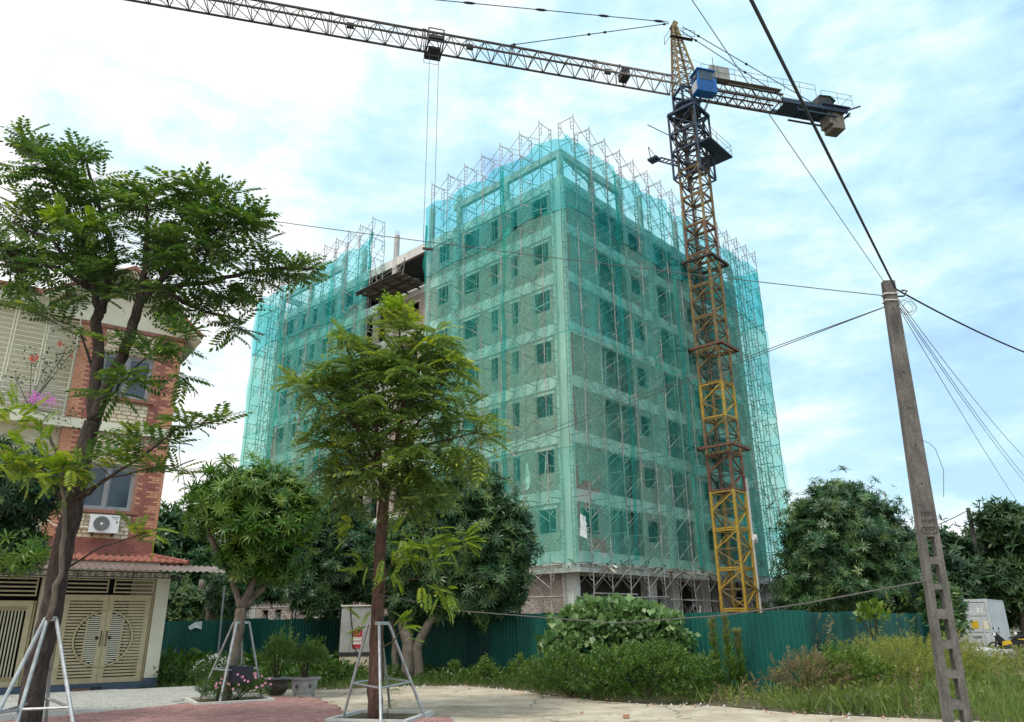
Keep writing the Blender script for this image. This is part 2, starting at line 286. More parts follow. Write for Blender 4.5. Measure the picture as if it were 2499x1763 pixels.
# ---------------------------------------------------------------- mesh helpers
def unit(v): v = np.asarray(v, float); return v / (np.linalg.norm(v) + 1e-12)
def frame(d, up=(0, 0, 1)):
    x = unit(d); up = np.asarray(up, float)
    if abs(x @ up) > 0.98: up = np.array([1.0, 0, 0]) if abs(x[0]) < 0.9 else np.array([0, 1.0, 0])
    y = unit(np.cross(up, x)); return x, y, np.cross(x, y)
class MB:
    def __init__(s): s.v = []; s.f = []; s.m = []; s.uv = []; s.mats = []; s.cur = 0
    def mat(s, name):
        if name not in s.mats: s.mats.append(name)
        s.cur = s.mats.index(name); return s
    def add(s, V, F, uv=None):
        o = len(s.v); s.v.extend([tuple(map(float, p)) for p in V])
        for k, f in enumerate(F):
            s.f.append([o + i for i in f]); s.m.append(s.cur); s.uv.append(uv[k] if uv else None)
        return s
    def obox(s, o, a, b, c):                 # corner + three edge vectors
        o, a, b, c = (np.asarray(q, float) for q in (o, a, b, c))
        V = [o, o + a, o + a + b, o + b, o + c, o + a + c, o + a + b + c, o + b + c]
        F = [(0, 3, 2, 1), (4, 5, 6, 7), (0, 1, 5, 4), (1, 2, 6, 5), (2, 3, 7, 6), (3, 0, 4, 7)]
        if np.dot(np.cross(a, b), c) < 0: F = [f[::-1] for f in F]
        return s.add(V, F)
    def box(s, x0, y0, z0, x1, y1, z1): return s.obox((x0, y0, z0), (x1 - x0, 0, 0), (0, y1 - y0, 0), (0, 0, z1 - z0))
    def beam(s, p0, p1, wd, th=None, up=(0, 0, 1)):
        th = th or wd; p0 = np.asarray(p0, float); p1 = np.asarray(p1, float)
        x, y, z = frame(p1 - p0, up)
        return s.obox(p0 - y * wd / 2 - z * th / 2, p1 - p0, y * wd, z * th)
    def tube(s, pts, r, n=5, caps=True):
        pts = [np.asarray(p, float) for p in pts]; k = len(pts)
        rs = r if hasattr(r, '__len__') else [r] * k
        V = []; F = []; prev = None
        for i, p in enumerate(pts):
            d = unit(pts[min(i + 1, k - 1)] - pts[max(i - 1, 0)])
            if prev is None: _, y, z = frame(d)
            else:
                y = unit(prev - d * (prev @ d)); z = np.cross(d, y)
            prev = y
            for j in range(n):
                a = 2 * math.pi * j / n; V.append(p + (y * math.cos(a) + z * math.sin(a)) * rs[i])
        for i in range(k - 1):
            for j in range(n):
                F.append((i * n + j, i * n + (j + 1) % n, (i + 1) * n + (j + 1) % n, (i + 1) * n + j))
        if caps: F.append(tuple(range(n))[::-1]); F.append(tuple((k - 1) * n + j for j in range(n)))
        return s.add(V, F)
    def lathe(s, prof, c=(0, 0, 0), n=20, sq=None):
        V = []; F = []
        for (r, z) in prof:
            for j in range(n):
                a = 2 * math.pi * j / n; V.append((c[0] + r * math.cos(a), c[1] + r * math.sin(a), c[2] + z))
        for i in range(len(prof) - 1):
            for j in range(n): F.append((i * n + j, i * n + (j + 1) % n, (i + 1) * n + (j + 1) % n, (i + 1) * n + j))
        F.append(tuple(range(n))[::-1]); F.append(tuple((len(prof) - 1) * n + j for j in range(n)))
        return s.add(V, F)
    def mesh(s, name):
        me = bpy.data.meshes.new(name); me.from_pydata(s.v, [], s.f); me.update()
        for q in s.mats: me.materials.append(MATS[q])
        me.polygons.foreach_set('material_index', s.m)
        if any(u is not None for u in s.uv):
            ul = me.uv_layers.new(name='UVMap'); k = 0
            for i, f in enumerate(s.f):
                for j in range(len(f)):
                    if s.uv[i] is not None: ul.data[k].uv = s.uv[i][j]
                    k += 1
        return me
    def build(s, name, parent=None, smooth=False, kind=None):
        me = s.mesh(name)
        if smooth: me.polygons.foreach_set('use_smooth', [True] * len(me.polygons))
        return link(name, me, parent, kind)
def link(name, me, parent=None, kind=None):
    o = bpy.data.objects.new(name, me); COL.objects.link(o)
    if parent is not None: o.parent = parent
    if kind: o['kind'] = kind
    return o
def thing(name, label, cat, group=None):
    o = bpy.data.objects.new(name, None); COL.objects.link(o); o.empty_display_size = 0.2
    o['label'] = label; o['category'] = cat
    if group: o['group'] = group
    return o
def tag(o, label, cat, group=None):
    o['label'] = label; o['category'] = cat
    if group: o['group'] = group
    return o
def npmesh(name, V, F, mats, var=None, midx=None):
    me = bpy.data.meshes.new(name); V = np.asarray(V, np.float32); F = np.asarray(F, np.int32)
    me.vertices.add(len(V)); me.vertices.foreach_set('co', V.ravel())
    me.loops.add(F.size); me.loops.foreach_set('vertex_index', F.ravel())
    me.polygons.add(len(F)); me.polygons.foreach_set('loop_start', np.arange(0, F.size, F.shape[1], dtype=np.int32))
    if midx is not None: me.polygons.foreach_set('material_index', midx.astype(np.int32))
    me.update(calc_edges=True)
    for q in mats: me.materials.append(MATS[q])
    if var is not None:
        a = me.attributes.new('var', 'FLOAT', 'FACE'); a.data.foreach_set('value', np.asarray(var, np.float32))
    return me
def inst(T, F, pos, d, sc, roll=0.0, up=(0, 0, 1)):
    """copies of template T at pos, its x axis along d"""
    pos = np.asarray(pos, float); d = np.asarray(d, float); n = len(pos)
    x = d / (np.linalg.norm(d, axis=1, keepdims=True) + 1e-9)
    upv = np.tile(np.asarray(up, float), (n, 1)); par = np.abs((x * upv).sum(1)) > 0.97; upv[par] = (0.3, 1, 0.1)
    y = np.cross(upv, x); y /= np.linalg.norm(y, axis=1, keepdims=True) + 1e-9; z = np.cross(x, y)
    if np.ndim(roll) or roll:
        c = np.cos(roll)[:, None]; s_ = np.sin(roll)[:, None]; y, z = y * c + z * s_, z * c - y * s_
    sc = np.asarray(sc, float).reshape(-1, 1, 1) if np.ndim(sc) else sc
    V = (T[None, :, 0:1] * x[:, None] + T[None, :, 1:2] * y[:, None] + T[None, :, 2:3] * z[:, None]) * sc + pos[:, None]
    FF = F[None] + (np.arange(n) * len(T))[:, None, None]
    return V.reshape(-1, 3), FF.reshape(-1, F.shape[1])
class Leafy:
    def __init__(s): s.V = []; s.F = []; s.var = []; s.n = 0
    def add(s, T, F, pos, d, sc, var, roll=0.0, jit=0.12):
        if len(pos) == 0: return
        V, FF = inst(T, F, pos, d, sc, roll); s.V.append(V); s.F.append(FF + s.n); s.n += len(V)
        v = np.repeat(np.asarray(var, float) * np.ones(len(pos)), len(F)) + rng.normal(0, jit, len(FF)); s.var.append(np.clip(v, 0, 1))
    def build(s, name, mat, parent=None, kind='stuff'):
        me = npmesh(name, np.concatenate(s.V), np.concatenate(s.F), [mat], np.concatenate(s.var))
        return link(name, me, parent, kind)
# leaf templates (quads)
def t_frond(pairs=6, ll=0.29, lw=0.135, droop=0.5):
    V = []; F = []
    def bend(x): return np.array([x, 0, -droop * x * x * 0.6])
    for k in range(pairs + 1):
        x = 0.16 + 0.84 * k / pairs; b = bend(x); L = ll * (0.75 + 0.5 * math.sin(math.pi * (k + 1) / (pairs + 2)))
        for sgn in ((1, -1) if k < pairs else (0,)):
            d = unit((0.55, sgn * 0.95, -0.38)) if sgn else unit((1, 0, -0.9)); sd = unit(np.cross(d, (0, 0, 1)))
            o = len(V); V += [b, b + d * L * 0.5 + sd * lw * 0.5 + (0, 0, 0.012), b + d * L, b + d * L * 0.5 - sd * lw * 0.5 + (0, 0, 0.012)]
            F.append((o, o + 1, o + 2, o + 3))
    for k in range(3):
        a = bend(k / 3); b = bend((k + 1) / 3); o = len(V); V += [a + (0, .006, 0), b + (0, .005, 0), b - (0, .005, 0), a - (0, .006, 0)]; F.append((o, o + 1, o + 2, o + 3))
    return np.array(V, float), np.array(F)
def t_rosette(n=11, wd=0.15, droop=1.0, seed=1):
    r = np.random.default_rng(seed); V = []; F = []
    for k in range(n):
        a = 2 * math.pi * (k * 0.618); el = r.uniform(-0.15, 0.9); L = r.uniform(0.75, 1.1)
        d0 = np.array([math.sin(el), math.cos(el) * math.cos(a), math.cos(el) * math.sin(a)])
        sd = unit(np.cross(d0, (1, 0.01, 0))); p = np.zeros(3); o = len(V)
        for i, ww in enumerate((0.2, 1.0, 0.85, 0.06)):
            V += [p + sd * wd * ww / 2, p - sd * wd * ww / 2]
            d = unit(d0 + np.array([-0.35, 0, 0]) * droop * i * 0.6); p = p + d * L / 3
        for i in range(3): F.append((o + 2 * i, o + 2 * i + 1, o + 2 * i + 3, o + 2 * i + 2))
    return np.array(V, float), np.array(F)
def t_leaf(wd=0.6, fold=0.1):
    return np.array([(0, 0, 0), (0.45, wd / 2, fold), (1, 0, -0.12), (0.45, -wd / 2, fold)], float), np.array([(0, 1, 2, 3)])
def t_sprig(n=9, wd=0.16, ll=0.4, seed=3):
    r = np.random.default_rng(seed); V = []; F = []
    V += [(0, .008, 0), (1, .004, 0), (1, -.004, 0), (0, -.008, 0)]; F.append((0, 1, 2, 3))
    for k in range(n):
        x = 0.12 + 0.88 * k / (n - 1); a = k * 2.4; d = unit((0.8, math.cos(a), math.sin(a))); sd = unit(np.cross(d, (0.3, 0.2, 1)))
        b = np.array([x, 0, 0]); L = ll * r.uniform(0.7, 1.2); o = len(V)
        V += [b, b + d * L * .45 + sd * wd * .5, b + d * L + (0, 0, -.05), b + d * L * .45 - sd * wd * .5]; F.append((o, o + 1, o + 2, o + 3))
    return np.array(V, float), np.array(F)
def t_blade():
    return np.array([(0, .5, 0), (0, -.5, 0), (.5, -.38, .03), (.5, .38, .03), (1, -.06, -.06), (1, .06, -.06)], float) * (1, .05, 1), np.array([(0, 1, 2, 3), (3, 2, 4, 5)])
FROND, FROND_S = t_frond(), t_frond(4, 0.3, 0.1)
FROND_D = t_frond(7, 0.29, 0.13, 1.25); FROND_L = t_frond(7, 0.27, 0.15, 0.6)
ROS = [t_rosette(n=12, wd=.135, droop=1.25, seed=i) for i in range(3)]
ROS_S = t_rosette(6, 0.26, 0.8, 9)
LEAF = t_leaf(); LEAFW = t_leaf(0.85, 0.12); SPRIG = t_sprig(); SPRIG_F = t_sprig(12, 0.09, 0.3, 5)
BLADE = t_blade()

def shell(c, rad, n, inner=0.55, lump=0.18, low=-0.75, seed=0, depth_bias=0.0):
    """points in the outer layer of an ellipsoid whose outline is lumpy, with outward directions"""
    r = np.random.default_rng(seed + 11); out_p = []; out_d = []; tot = 0; ph = r.uniform(0, 6.28, 6)
    while tot < n:
        d = r.normal(size=(n * 2, 3)); d /= np.linalg.norm(d, axis=1, keepdims=True); d = d[d[:, 2] > low]
        k = 1 + lump * (np.sin(d[:, 0] * 5 + ph[0]) * np.sin(d[:, 2] * 6 + ph[1]) + 0.6 * np.sin(d[:, 1] * 9 + ph[2] + d[:, 2] * 7) + 0.5 * np.sin(d[:, 0] * 13 + ph[3]) * np.cos(d[:, 2] * 11 + ph[4]))
        rr = inner + (1 - inner) * r.uniform(0, 1, len(d)) ** 0.5
        p = d * (rr * k)[:, None] * np.asarray(rad) + np.asarray(c); out_p.append(p); out_d.append(d); tot += len(d)
    return np.concatenate(out_p)[:n], np.concatenate(out_d)[:n]

# ================================================================ ground, road, pavements (the setting)
def sheet(name, pts, z, mat, kind='structure', parent=None):
    b = MB().mat(mat); b.add([(p[0], p[1], z) for p in pts], [tuple(range(len(pts)))]); o = b.build(name, parent); 
    if kind: o['kind'] = kind
    return o
def ccw(p):
    a = sum(p[i][0] * p[(i + 1) % len(p)][1] - p[(i + 1) % len(p)][0] * p[i][1] for i in range(len(p)))
    return p if a > 0 else p[::-1]
sheet('ground', [(-600, -300), (600, -300), (600, 900), (-600, 900)], -0.03, 'soil')
road_edge = [(-40, 24.5), (-12, 23.0), (-8.4, 22.3), (-5.3, 21.6), (-2.84, 22.5), (-1.5, 22.6), (0.1, 20.8), (0.9, 19.2), (1.9, 17.9), (3.0, 17.0), (4.1, 16.7), (5.3, 15.2), (6.9, 14.4), (12, 12.0), (20, 6), (20, -40), (-40, -40)]
sheet('road', ccw(road_edge), 0.0, 'road_concrete')
HA = np.array([-10.27, 23.14, 0.0]); HT = np.array([math.cos(R(-144)), math.sin(R(-144)), 0.0]); HN = np.array([0.58779, -0.80902, 0.0])
def HP(u, o, z): return HA + HT * u + HN * o + np.array([0, 0, z])
# grey tiled pavement in front of the house, red paver pavement nearer the camera: tiles and pavers are pieces
def in_poly(x, y, P):
    c = False; n = len(P)
    for i in range(n):
        x1, y1 = P[i]; x2, y2 = P[(i + 1) % n]
        if (y1 > y) != (y2 > y) and x < (x2 - x1) * (y - y1) / (y2 - y1) + x1: c = not c
    return c
grey_poly = [tuple(HA[:2] + (1.7, 0.1)), (-8.2, 22.2), (-6.2, 19.65), (-6.9, 18.15), (-8.97, 15.35), (-13.0, 10.2), (-20, 12.5), (-18, 17.5)]
red_poly = [(-6.0, 19.45), (-4.7, 18.95), (-3.8, 17.1), (-3.2, 15.25), (-1.3, 14.9), (-0.9, 13.5), (-0.9, 6), (-14, 6), (-13.0, 10.2), (-8.97, 15.35), (-6.95, 18.1)]
beds = [((-6.55, 18.6), 0.8, R(-60)), ((-2.45, 15.0), 0.72, R(-12)), ((-7.0, 11.6), 0.9, R(-36))]
def in_bed(x, y, pad=0.0):
    for (cx, cy), h, a in beds:
        dx, dy = x - cx, y - cy; u = dx * math.cos(a) + dy * math.sin(a); v = -dx * math.sin(a) + dy * math.cos(a)
        if abs(u) < h + pad and abs(v) < h + pad: return True
    return False
def paving(name, poly, L, Wd, ang, zt, thick, mat, joint, gap, jit, piece):
    base = sheet(name, ccw(list(poly)), zt - thick + 0.004, joint)
    ca, sa = math.cos(ang), math.sin(ang); xs = [p[0] for p in poly]; ys = [p[1] for p in poly]
    cx, cy = sum(xs) / len(xs), sum(ys) / len(ys); places = []
    rad = max(math.hypot(p[0] - cx, p[1] - cy) for p in poly); nr = int(rad / Wd) + 1; nc = int(rad / L) + 1
    for i in range(-nr, nr + 1):
        for j in range(-nc, nc + 1):
            u = (j + 0.5 * (i % 2)) * L; v = i * Wd; x = cx + u * ca - v * sa; y = cy + u * sa + v * ca
            if in_poly(x, y, poly) and not in_bed(x, y, 0.08): places.append((math.hypot(x, y), x, y))
    def vis(p):
        d = np.array([p[1], p[2], 0]) - CAM; dd = d @ _f
        if dd < 0.5: return False
        px, py = W0 / 2 + FPX * (d @ _r) / dd, H0 / 2 - FPX * (d @ _u) / dd
        return -20 < px < W0 + 20 and py < H0 + 25
    places.sort(key=lambda p: (not vis(p), p[0]))
    variants = []
    for q in range(3):
        b = MB().mat(mat); l, w_ = L - gap, Wd - gap; e = min(0.012, w_ * 0.08)
        bot = [(-l / 2, -w_ / 2), (l / 2, -w_ / 2), (l / 2, w_ / 2), (-l / 2, w_ / 2)]
        bot = [(a + random.uniform(-e, e) * 0.5, c + random.uniform(-e, e) * 0.5) for a, c in bot]
        top = [(a * (1 - 2 * e / l), c * (1 - 2 * e / w_)) for a, c in bot]
        V = [(a, c, -thick) for a, c in bot] + [(a, c, -e * 0.5) for a, c in bot] + [(a, c, 0) for a, c in top]
        F = [(8, 9, 10, 11)] + [(k + r_, (k + 1) % 4 + r_, (k + 1) % 4 + r_ + 4, k + r_ + 4) for r_ in (0, 4) for k in range(4)]
        b.add(V, F); variants.append(b)
    mes = [v.mesh(piece) for v in variants]; rest = MB().mat(mat)
    for k, (dist, x, y) in enumerate(places):
        z = zt + random.uniform(-jit, jit); a = ang + random.uniform(-0.006, 0.006) * (2 if L < .3 else 1)
        if k < 300:
            o = link(piece, mes[k % 3], base); o.location = (x, y, z); o.rotation_euler = (random.uniform(-jit, jit) * 1.5, random.uniform(-jit, jit) * 1.5, a)
        else:
            v = variants[k % 3]; c_, s_ = math.cos(a), math.sin(a)
            rest.add([(x + p[0] * c_ - p[1] * s_, y + p[0] * s_ + p[1] * c_, z + p[2]) for p in v.v], v.f)
    if rest.v: rest.build(piece, base, kind='stuff')
paving('tiled_pavement', grey_poly, 0.62, 0.31, R(-144), 0.045, 0.04, 'tile_grey', 'tile_joint', 0.02, 0.003, 'tile')
paving('paver_pavement', red_poly, 0.225, 0.112, R(-6), 0.05, 0.045, 'paver_red', 'paver_joint', 0.014, 0.005, 'paver')
# kerb frames of the tree beds
for i, ((cx, cy), h, a) in enumerate(beds):
    t = thing('tree_bed', ['pale kerb frame of the flower bed under the small round mango tree', 'pale kerb frame in the ground round the trunk beside the road', 'pale kerb frame round the foot of the forked tree'][i], 'kerb frame', 'kerb frames of the tree beds')
    ca, sa = math.cos(a), math.sin(a)
    def q(u, v, z): return np.array([cx + u * ca - v * sa, cy + u * sa + v * ca, z])
    b = MB().mat('soil'); b.add([q(-h, -h, .03), q(h, -h, .03), q(h, h, .03), q(-h, h, .03)], [(0, 1, 2, 3)]); b.build('bed_soil', t)
    for k in range(4):
        b = MB().mat('kerb_white'); w_ = .045
        if k < 2:
            v = (-h, h)[k]; b.obox(q(-h - w_, v - w_, 0), q(h + w_, v - w_, 0) - q(-h - w_, v - w_, 0), q(0, 2 * w_, 0) - q(0, 0, 0), (0, 0, .085))
        else:
            v = (-h, h)[k - 2]; b.obox(q(v - w_, -h + w_ + .003, 0), q(2 * w_, 0, 0) - q(0, 0, 0), q(0, 2 * h - 2 * w_ - .006, 0) - q(0, 0, 0), (0, 0, .085))
        b.build('kerb', t)

# ================================================================ the unfinished building
BC = np.array([3.2277, 40.5405, 0.0]); BA = 0.7429
DR = np.array([math.sin(BA), math.cos(BA), 0.0]); DL = np.array([-math.cos(BA), math.sin(BA), 0.0])
LL, LR, ZR, HS = 33.2, 23.2, 28.34, 3.3
SIDES = {'L': (BC, DL, -DR), 'R': (BC, DR, -DL), 'LE': (BC + DL * LL, DR, DL), 'RE': (BC + DR * LR, DL, DR)}
def BP(s, u, o, z):
    c, t, n = SIDES[s]; return c + t * u + n * o + np.array([0, 0, z])
def bbox(b, s, u0, u1, o0, o1, z0, z1):
    return b.obox(BP(s, u0, o0, z0), SIDES[s][1] * (u1 - u0), SIDES[s][2] * (o1 - o0), (0, 0, z1 - z0))
bld = thing('unfinished_building', 'unfinished eight storey brick and concrete block wrapped in green netting', 'building')
def wallgrid(b, s, u0, u1, z0, z1, holes, o=0.0, thick=0.13):
    us = sorted({u0, u1, *[x for h in holes for x in h[:2] if u0 < x < u1]}); zs = sorted({z0, z1, *[x for h in holes for x in h[2:] if z0 < x < z1]})
    flip = s in ('R', 'RE')
    for i in range(len(us) - 1):
        for j in range(len(zs) - 1):
            cu, cz = (us[i] + us[i + 1]) / 2, (zs[j] + zs[j + 1]) / 2
            if any(h[0] < cu < h[1] and h[2] < cz < h[3] for h in holes): continue
            c = [(us[i], zs[j]), (us[i + 1], zs[j]), (us[i + 1], zs[j + 1]), (us[i], zs[j + 1])]
            for oo in (o, o - thick):
                b.add([BP(s, p[0], oo, p[1]) for p in c], [(0, 1, 2, 3)], [c])
    for h in holes:
        a0, a1, c0, c1 = max(h[0], u0), min(h[1], u1), max(h[2], z0), min(h[3], z1)
        for (p, q) in (((a0, c0), (a0, c1)), ((a1, c0), (a1, c1)), ((a0, c0), (a1, c0)), ((a0, c1), (a1, c1))):
            b.add([BP(s, p[0], o, p[1]), BP(s, q[0], o, q[1]), BP(s, q[0], o - thick, q[1]), BP(s, p[0], o - thick, p[1])], [(0, 1, 2, 3)], [[(0, p[1]), (q[0] - p[0], q[1]), (q[0] - p[0] + .2, q[1]), (.2, p[1])]])
def zk(k): return ZR - HS * k
LWIN = [(1.234, 2.5, .983, 1.3), (3.82, 4.35, .983, 1.45), (5.587, 6.17, .983, 1.45), (7.356, 8.77, .983, 1.3), (10.35, 11.4, .983, 1.3)]
LWIN += [(LL - b_, LL - a_, t_, h_) for a_, b_, t_, h_ in LWIN]
for k in range(7):
    zt, zb = zk(k) - 0.7, zk(k + 1)
    if k == 0: mid = [(12.9, 16.25, zb + .02, zt - .02), (16.85, 20.3, zb + .02, zt - .02)]
    else: mid = [(13.5, 15.25, zk(k) - 2.6, zk(k) - 1.28), (17.3, 18.2, zb + .02, zk(k) - .9), (18.95, 20.2, zb + .02, zk(k) - .9)]
    hl = [(a, b_, zk(k) - t_ - h_, zk(k) - t_) for a, b_, t_, h_ in LWIN] + mid
    b = MB().mat('raw_brick'); wallgrid(b, 'L', 0, LL, zb, zt, hl); b.build('brick_wall', bld)
    for h in hl[:10] + (mid[:1] if k else []):
        b = MB().mat('concrete_pale'); bbox(b, 'L', h[0] - .15, h[1] + .15, 0.0, .025, h[3] - .0, h[3] + .14); b.build('lintel', bld)
    hr = [(3.49, 6.8, zb + .04, zk(k) - .8), (7.28, 8.6, zk(k) - 2.4, zk(k) - 1.13), (10.4, 12.8, zb + .04, zk(k) - .8), (14.6, 15.9, zk(k) - 2.4, zk(k) - 1.13), (16.4, 19.7, zb + .04, zk(k) - .8)]
    if k == 6: hr.append((0.75, 2.3, zk(k) - 2.35, zk(k) - 1.0))
    b = MB().mat('raw_brick'); wallgrid(b, 'R', 0, LR, zb, zt, hr); b.build('brick_wall', bld)
    for a0, a1, d0, d1 in ((3.49, 6.8, 3.6, 5.3), (16.4, 19.7, 17.9, 19.6), (10.4, 12.8, 10.6, 12.6)):   # recessed balconies of the right side
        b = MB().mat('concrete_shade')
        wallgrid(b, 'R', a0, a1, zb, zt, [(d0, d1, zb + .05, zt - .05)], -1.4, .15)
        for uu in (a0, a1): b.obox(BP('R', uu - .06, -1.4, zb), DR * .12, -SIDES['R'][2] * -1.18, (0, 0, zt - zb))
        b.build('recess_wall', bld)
for k in range(8):                                               # floor beams and slabs
    for s, ln in (('L', LL), ('R', LR), ('LE', LR), ('RE', LL)):
        b = MB().mat('concrete_pale'); a = -.03 if s in ('L',) else .03
        bbox(b, s, -.03 if s == 'L' else (.23 if s == 'R' else 0.0), ln - (.0 if s in 'LR' else .2), -.2, .035, zk(k) - .7, zk(k) + .002 * len(s)); b.build('floor_beam', bld)
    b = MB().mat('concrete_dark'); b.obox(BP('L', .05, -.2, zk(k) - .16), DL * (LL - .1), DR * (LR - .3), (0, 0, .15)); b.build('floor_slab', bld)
for s, cols in (('L', [(0, .88), (9.2, 9.9), (12.25, 12.7), (16.3, 16.8), (20.5, 20.95), (23.3, 24.0), (32.3, 33.2)]), ('R', [(0.0, .27), (9.4, 10.2), (13.0, 13.8), (22.3, 23.2)])):
    for a0, a1 in cols:
        b = MB().mat('concrete_pale' if a0 < 1 else 'concrete')
        bbox(b, s, a0, a1, -.45 if a0 else -.2, .06 if a0 else (.05 if s == 'L' else .062), 0, ZR - .003); b.build('column', bld)
for s, ln in (('LE', LR), ('RE', LL)):
    for k in range(7):
        hs = [(u, u + 1.3, zk(k) - 2.3, zk(k) - 1.0) for u in np.arange(2.0, ln - 2, 3.6)]
        b = MB().mat('raw_brick'); wallgrid(b, s, .3, ln - .3, zk(k + 1), zk(k) - .7, hs); b.build('brick_wall', bld)
for s, ln in (('LE', LR), ('RE', LL)):
    b = MB().mat('raw_brick'); wallgrid(b, s, .3, ln - .3, 0, 5.0, [(u, u + 1.3, 1.2, 2.6) for u in np.arange(2.0, ln - 2, 3.6)]); b.build('brick_wall', bld)
b = MB().mat('raw_brick'); c = BP('LE', LR, 0, 0)
b.add([BP('LE', LR, 0, 0), BP('RE', LL, 0, 0), BP('RE', LL, 0, ZR), BP('LE', LR, 0, ZR)], [(0, 1, 2, 3)], [[(0, 0), (LL, 0), (LL, ZR), (0, ZR)]]); b.build('brick_wall', bld)
b = MB().mat('concrete_dark')                                    # partition walls inside, their dark colour stands in for interior shade
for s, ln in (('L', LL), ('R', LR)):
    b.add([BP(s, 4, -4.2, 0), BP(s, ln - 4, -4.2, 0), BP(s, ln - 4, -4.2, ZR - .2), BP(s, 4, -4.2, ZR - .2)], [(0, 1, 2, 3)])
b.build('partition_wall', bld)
# ground floor
b = MB().mat('raw_brick'); gfl = [(3.9, 4.9, 0.1, 2.5), (6.4, 8.2, 1.0, 2.6), (14, 15.2, .1, 2.6), (17, 18.2, .1, 2.6)] + [(u, u + .95, .3, 2.75) for u in (20.9, 23.9, 26.2, 28.5, 30.4)]
wallgrid(b, 'L', 0, LL, 0, 4.07, gfl); b.build('brick_wall', bld)
b = MB().mat('raw_brick'); wallgrid(b, 'L', 0, LL, 4.3, 4.54, []); wallgrid(b, 'R', 0, LR, 4.3, 4.54, []); b.build('brick_wall', bld)
b = MB().mat('raw_brick'); wallgrid(b, 'R', 0, LR, 0, 4.07, [(.3, 6.78, 0, 3.95), (7.67, 13.0, 0, 3.95), (13.8, 15.2, 0, 3.95), (17.0, 19.2, 0, 3.95), (20.2, 22.3, .8, 2.9)]); b.build('brick_wall', bld)
for a0, a1 in ((6.78, 7.67), (15.2, 15.9)):
    b = MB().mat('concrete'); bbox(b, 'R', a0, a1, -.5, .05, 0, 4.06); b.build('column', bld)
b = MB().mat('concrete'); bbox(b, 'R', -.7, LR + .4, 0.07, .85, 4.07, 4.3); b.build('ledge_slab', bld)
b = MB().mat('concrete'); bbox(b, 'L', -.05, LL + .4, 0.07, .7, 4.072, 4.298); b.build('ledge_slab', bld)
b = MB().mat('concrete_dark'); wallgrid(b, 'R', .3, 22, 0, 4.05, [(1.0, 1.9, 0, 2.6), (3.3, 4.3, 0, 2.7), (8.4, 10.2, 0, 3.2), (11.6, 12.6, 0, 2.8)], -3.2, .15); b.build('partition_wall', bld)  # ground floor inner wall coloured dark to stand in for shade
for i in range(26):                                              # boards and props left in the openings
    k = random.randrange(7); s = random.choice('LR'); h = random.choice([(1.234, 2.5), (7.356, 8.77), (10.35, 11.4), (21.8, 22.85), (24.4, 25.8)] if s == 'L' else [(7.28, 8.6), (3.6, 6.7), (10.4, 12.8), (14.6, 15.9), (16.4, 19.7)])
    b = MB().mat(random.choice(['timber', 'jib_grey', 'plastic_sheet'])); z = zk(k) - random.uniform(1.3, 2.3); u = random.uniform(*h)
    if i % 2: b.beam(BP(s, h[0], -.12, z), BP(s, h[1], -.12, z + random.uniform(-.3, .3)), .1, .04)
    else: b.beam(BP(s, u, -.3, zk(k + 1)), BP(s, u + random.uniform(-.2, .2), -.3, zk(k) - .7), .09)
    b.build('prop', bld)
# roof frame: posts, ring beams, stubs with rebar
for s, u0, u1 in (('L', 0.0, 9.95), ('R', .3, 6.9), ('L', 23.3, 33.2), ('R', 16.6, 23.2)):
    b = MB().mat('concrete'); bbox(b, s, u0, u1, -.3, 0, 29.86, 30.34); b.build('roof_beam', bld)
b = MB().mat('concrete'); bbox(b, 'LE', .3, 4.5, -.3, 0, 29.86, 30.34); b.build('roof_beam', bld)
b = MB().mat('concrete'); bbox(b, 'RE', .3, 4.5, -.3, 0, 29.86, 30.34); b.build('roof_beam', bld)
for s, u, zt in (('L', .02, 29.86), ('L', 4.7, 29.86), ('L', 9.3, 30.9), ('L', 12.3, 31.05), ('L', 16.45, 30.4), ('L', 20.6, 30.6), ('L', 23.4, 30.95), ('L', 28.2, 29.86), ('L', 32.85, 29.86), ('R', 3.2, 29.86), ('R', 6.4, 30.98), ('R', 9.1, 31.0), ('R', 14.0, 30.9), ('R', 16.7, 30.9), ('R', 20, 29.86), ('R', 22.85, 29.86)):
    b = MB().mat('concrete'); bbox(b, s, u, u + .34, -.3 + (.004 if s == 'R' else 0), .003, ZR, zt)
    if zt > 30.35:
        b.mat('mast_rust')
        for du, do in ((.06, -.06), (.28, -.06), (.06, -.24), (.28, -.24)): b.tube([BP(s, u + du, do, zt), BP(s, u + du, do, zt + .4)], .012, 4)
    b.build('roof_post', bld)
b = MB().mat('timber'); b.beam(BP('R', -.05, .25, 29.35), BP('R', 2.6, .45, 28.6), .09); b.build('loose_pole', bld)
b = MB().mat('timber'); b.beam(BP('L', 33.0, .3, 29.0), BP('L', 34.9, 1.2, 28.4), .08); b.build('loose_pole', bld)
# loading platform hung out of the open bay
lp = thing('loading_platform', 'timber and steel loading platform sticking out of the open bay below the crane ropes', 'platform')
b = MB().mat('mast_dark')
for u in (13.4, 14.7, 16.0, 17.3): b.beam(BP('L', u, -.4, 24.72), BP('L', u, 2.6, 24.78), .1)
for o in (.3, 1.4, 2.5): b.beam(BP('L', 12.9, o, 24.82), BP('L', 17.7, o, 24.82), .09)
b.build('steel_frame', lp)
for i in range(11):
    b = MB().mat('plank_dark' if i % 3 else 'concrete_dark'); o = .12 + i * .235
    b.obox(BP('L', 12.75 + random.uniform(-.3, .1), o, 24.87 + random.uniform(0, .02)), DL * (4.9 + random.uniform(-.3, .4)), -DR * .21, (0, 0, .035)); b.build('plank', lp)
b = MB().mat('jib_grey')
for u, o in ((13.5, 2.45), (17.2, 2.45)): b.tube([BP('L', u, o, 24.85), BP('L', 15.4, .0, 27.7)], .035, 5)
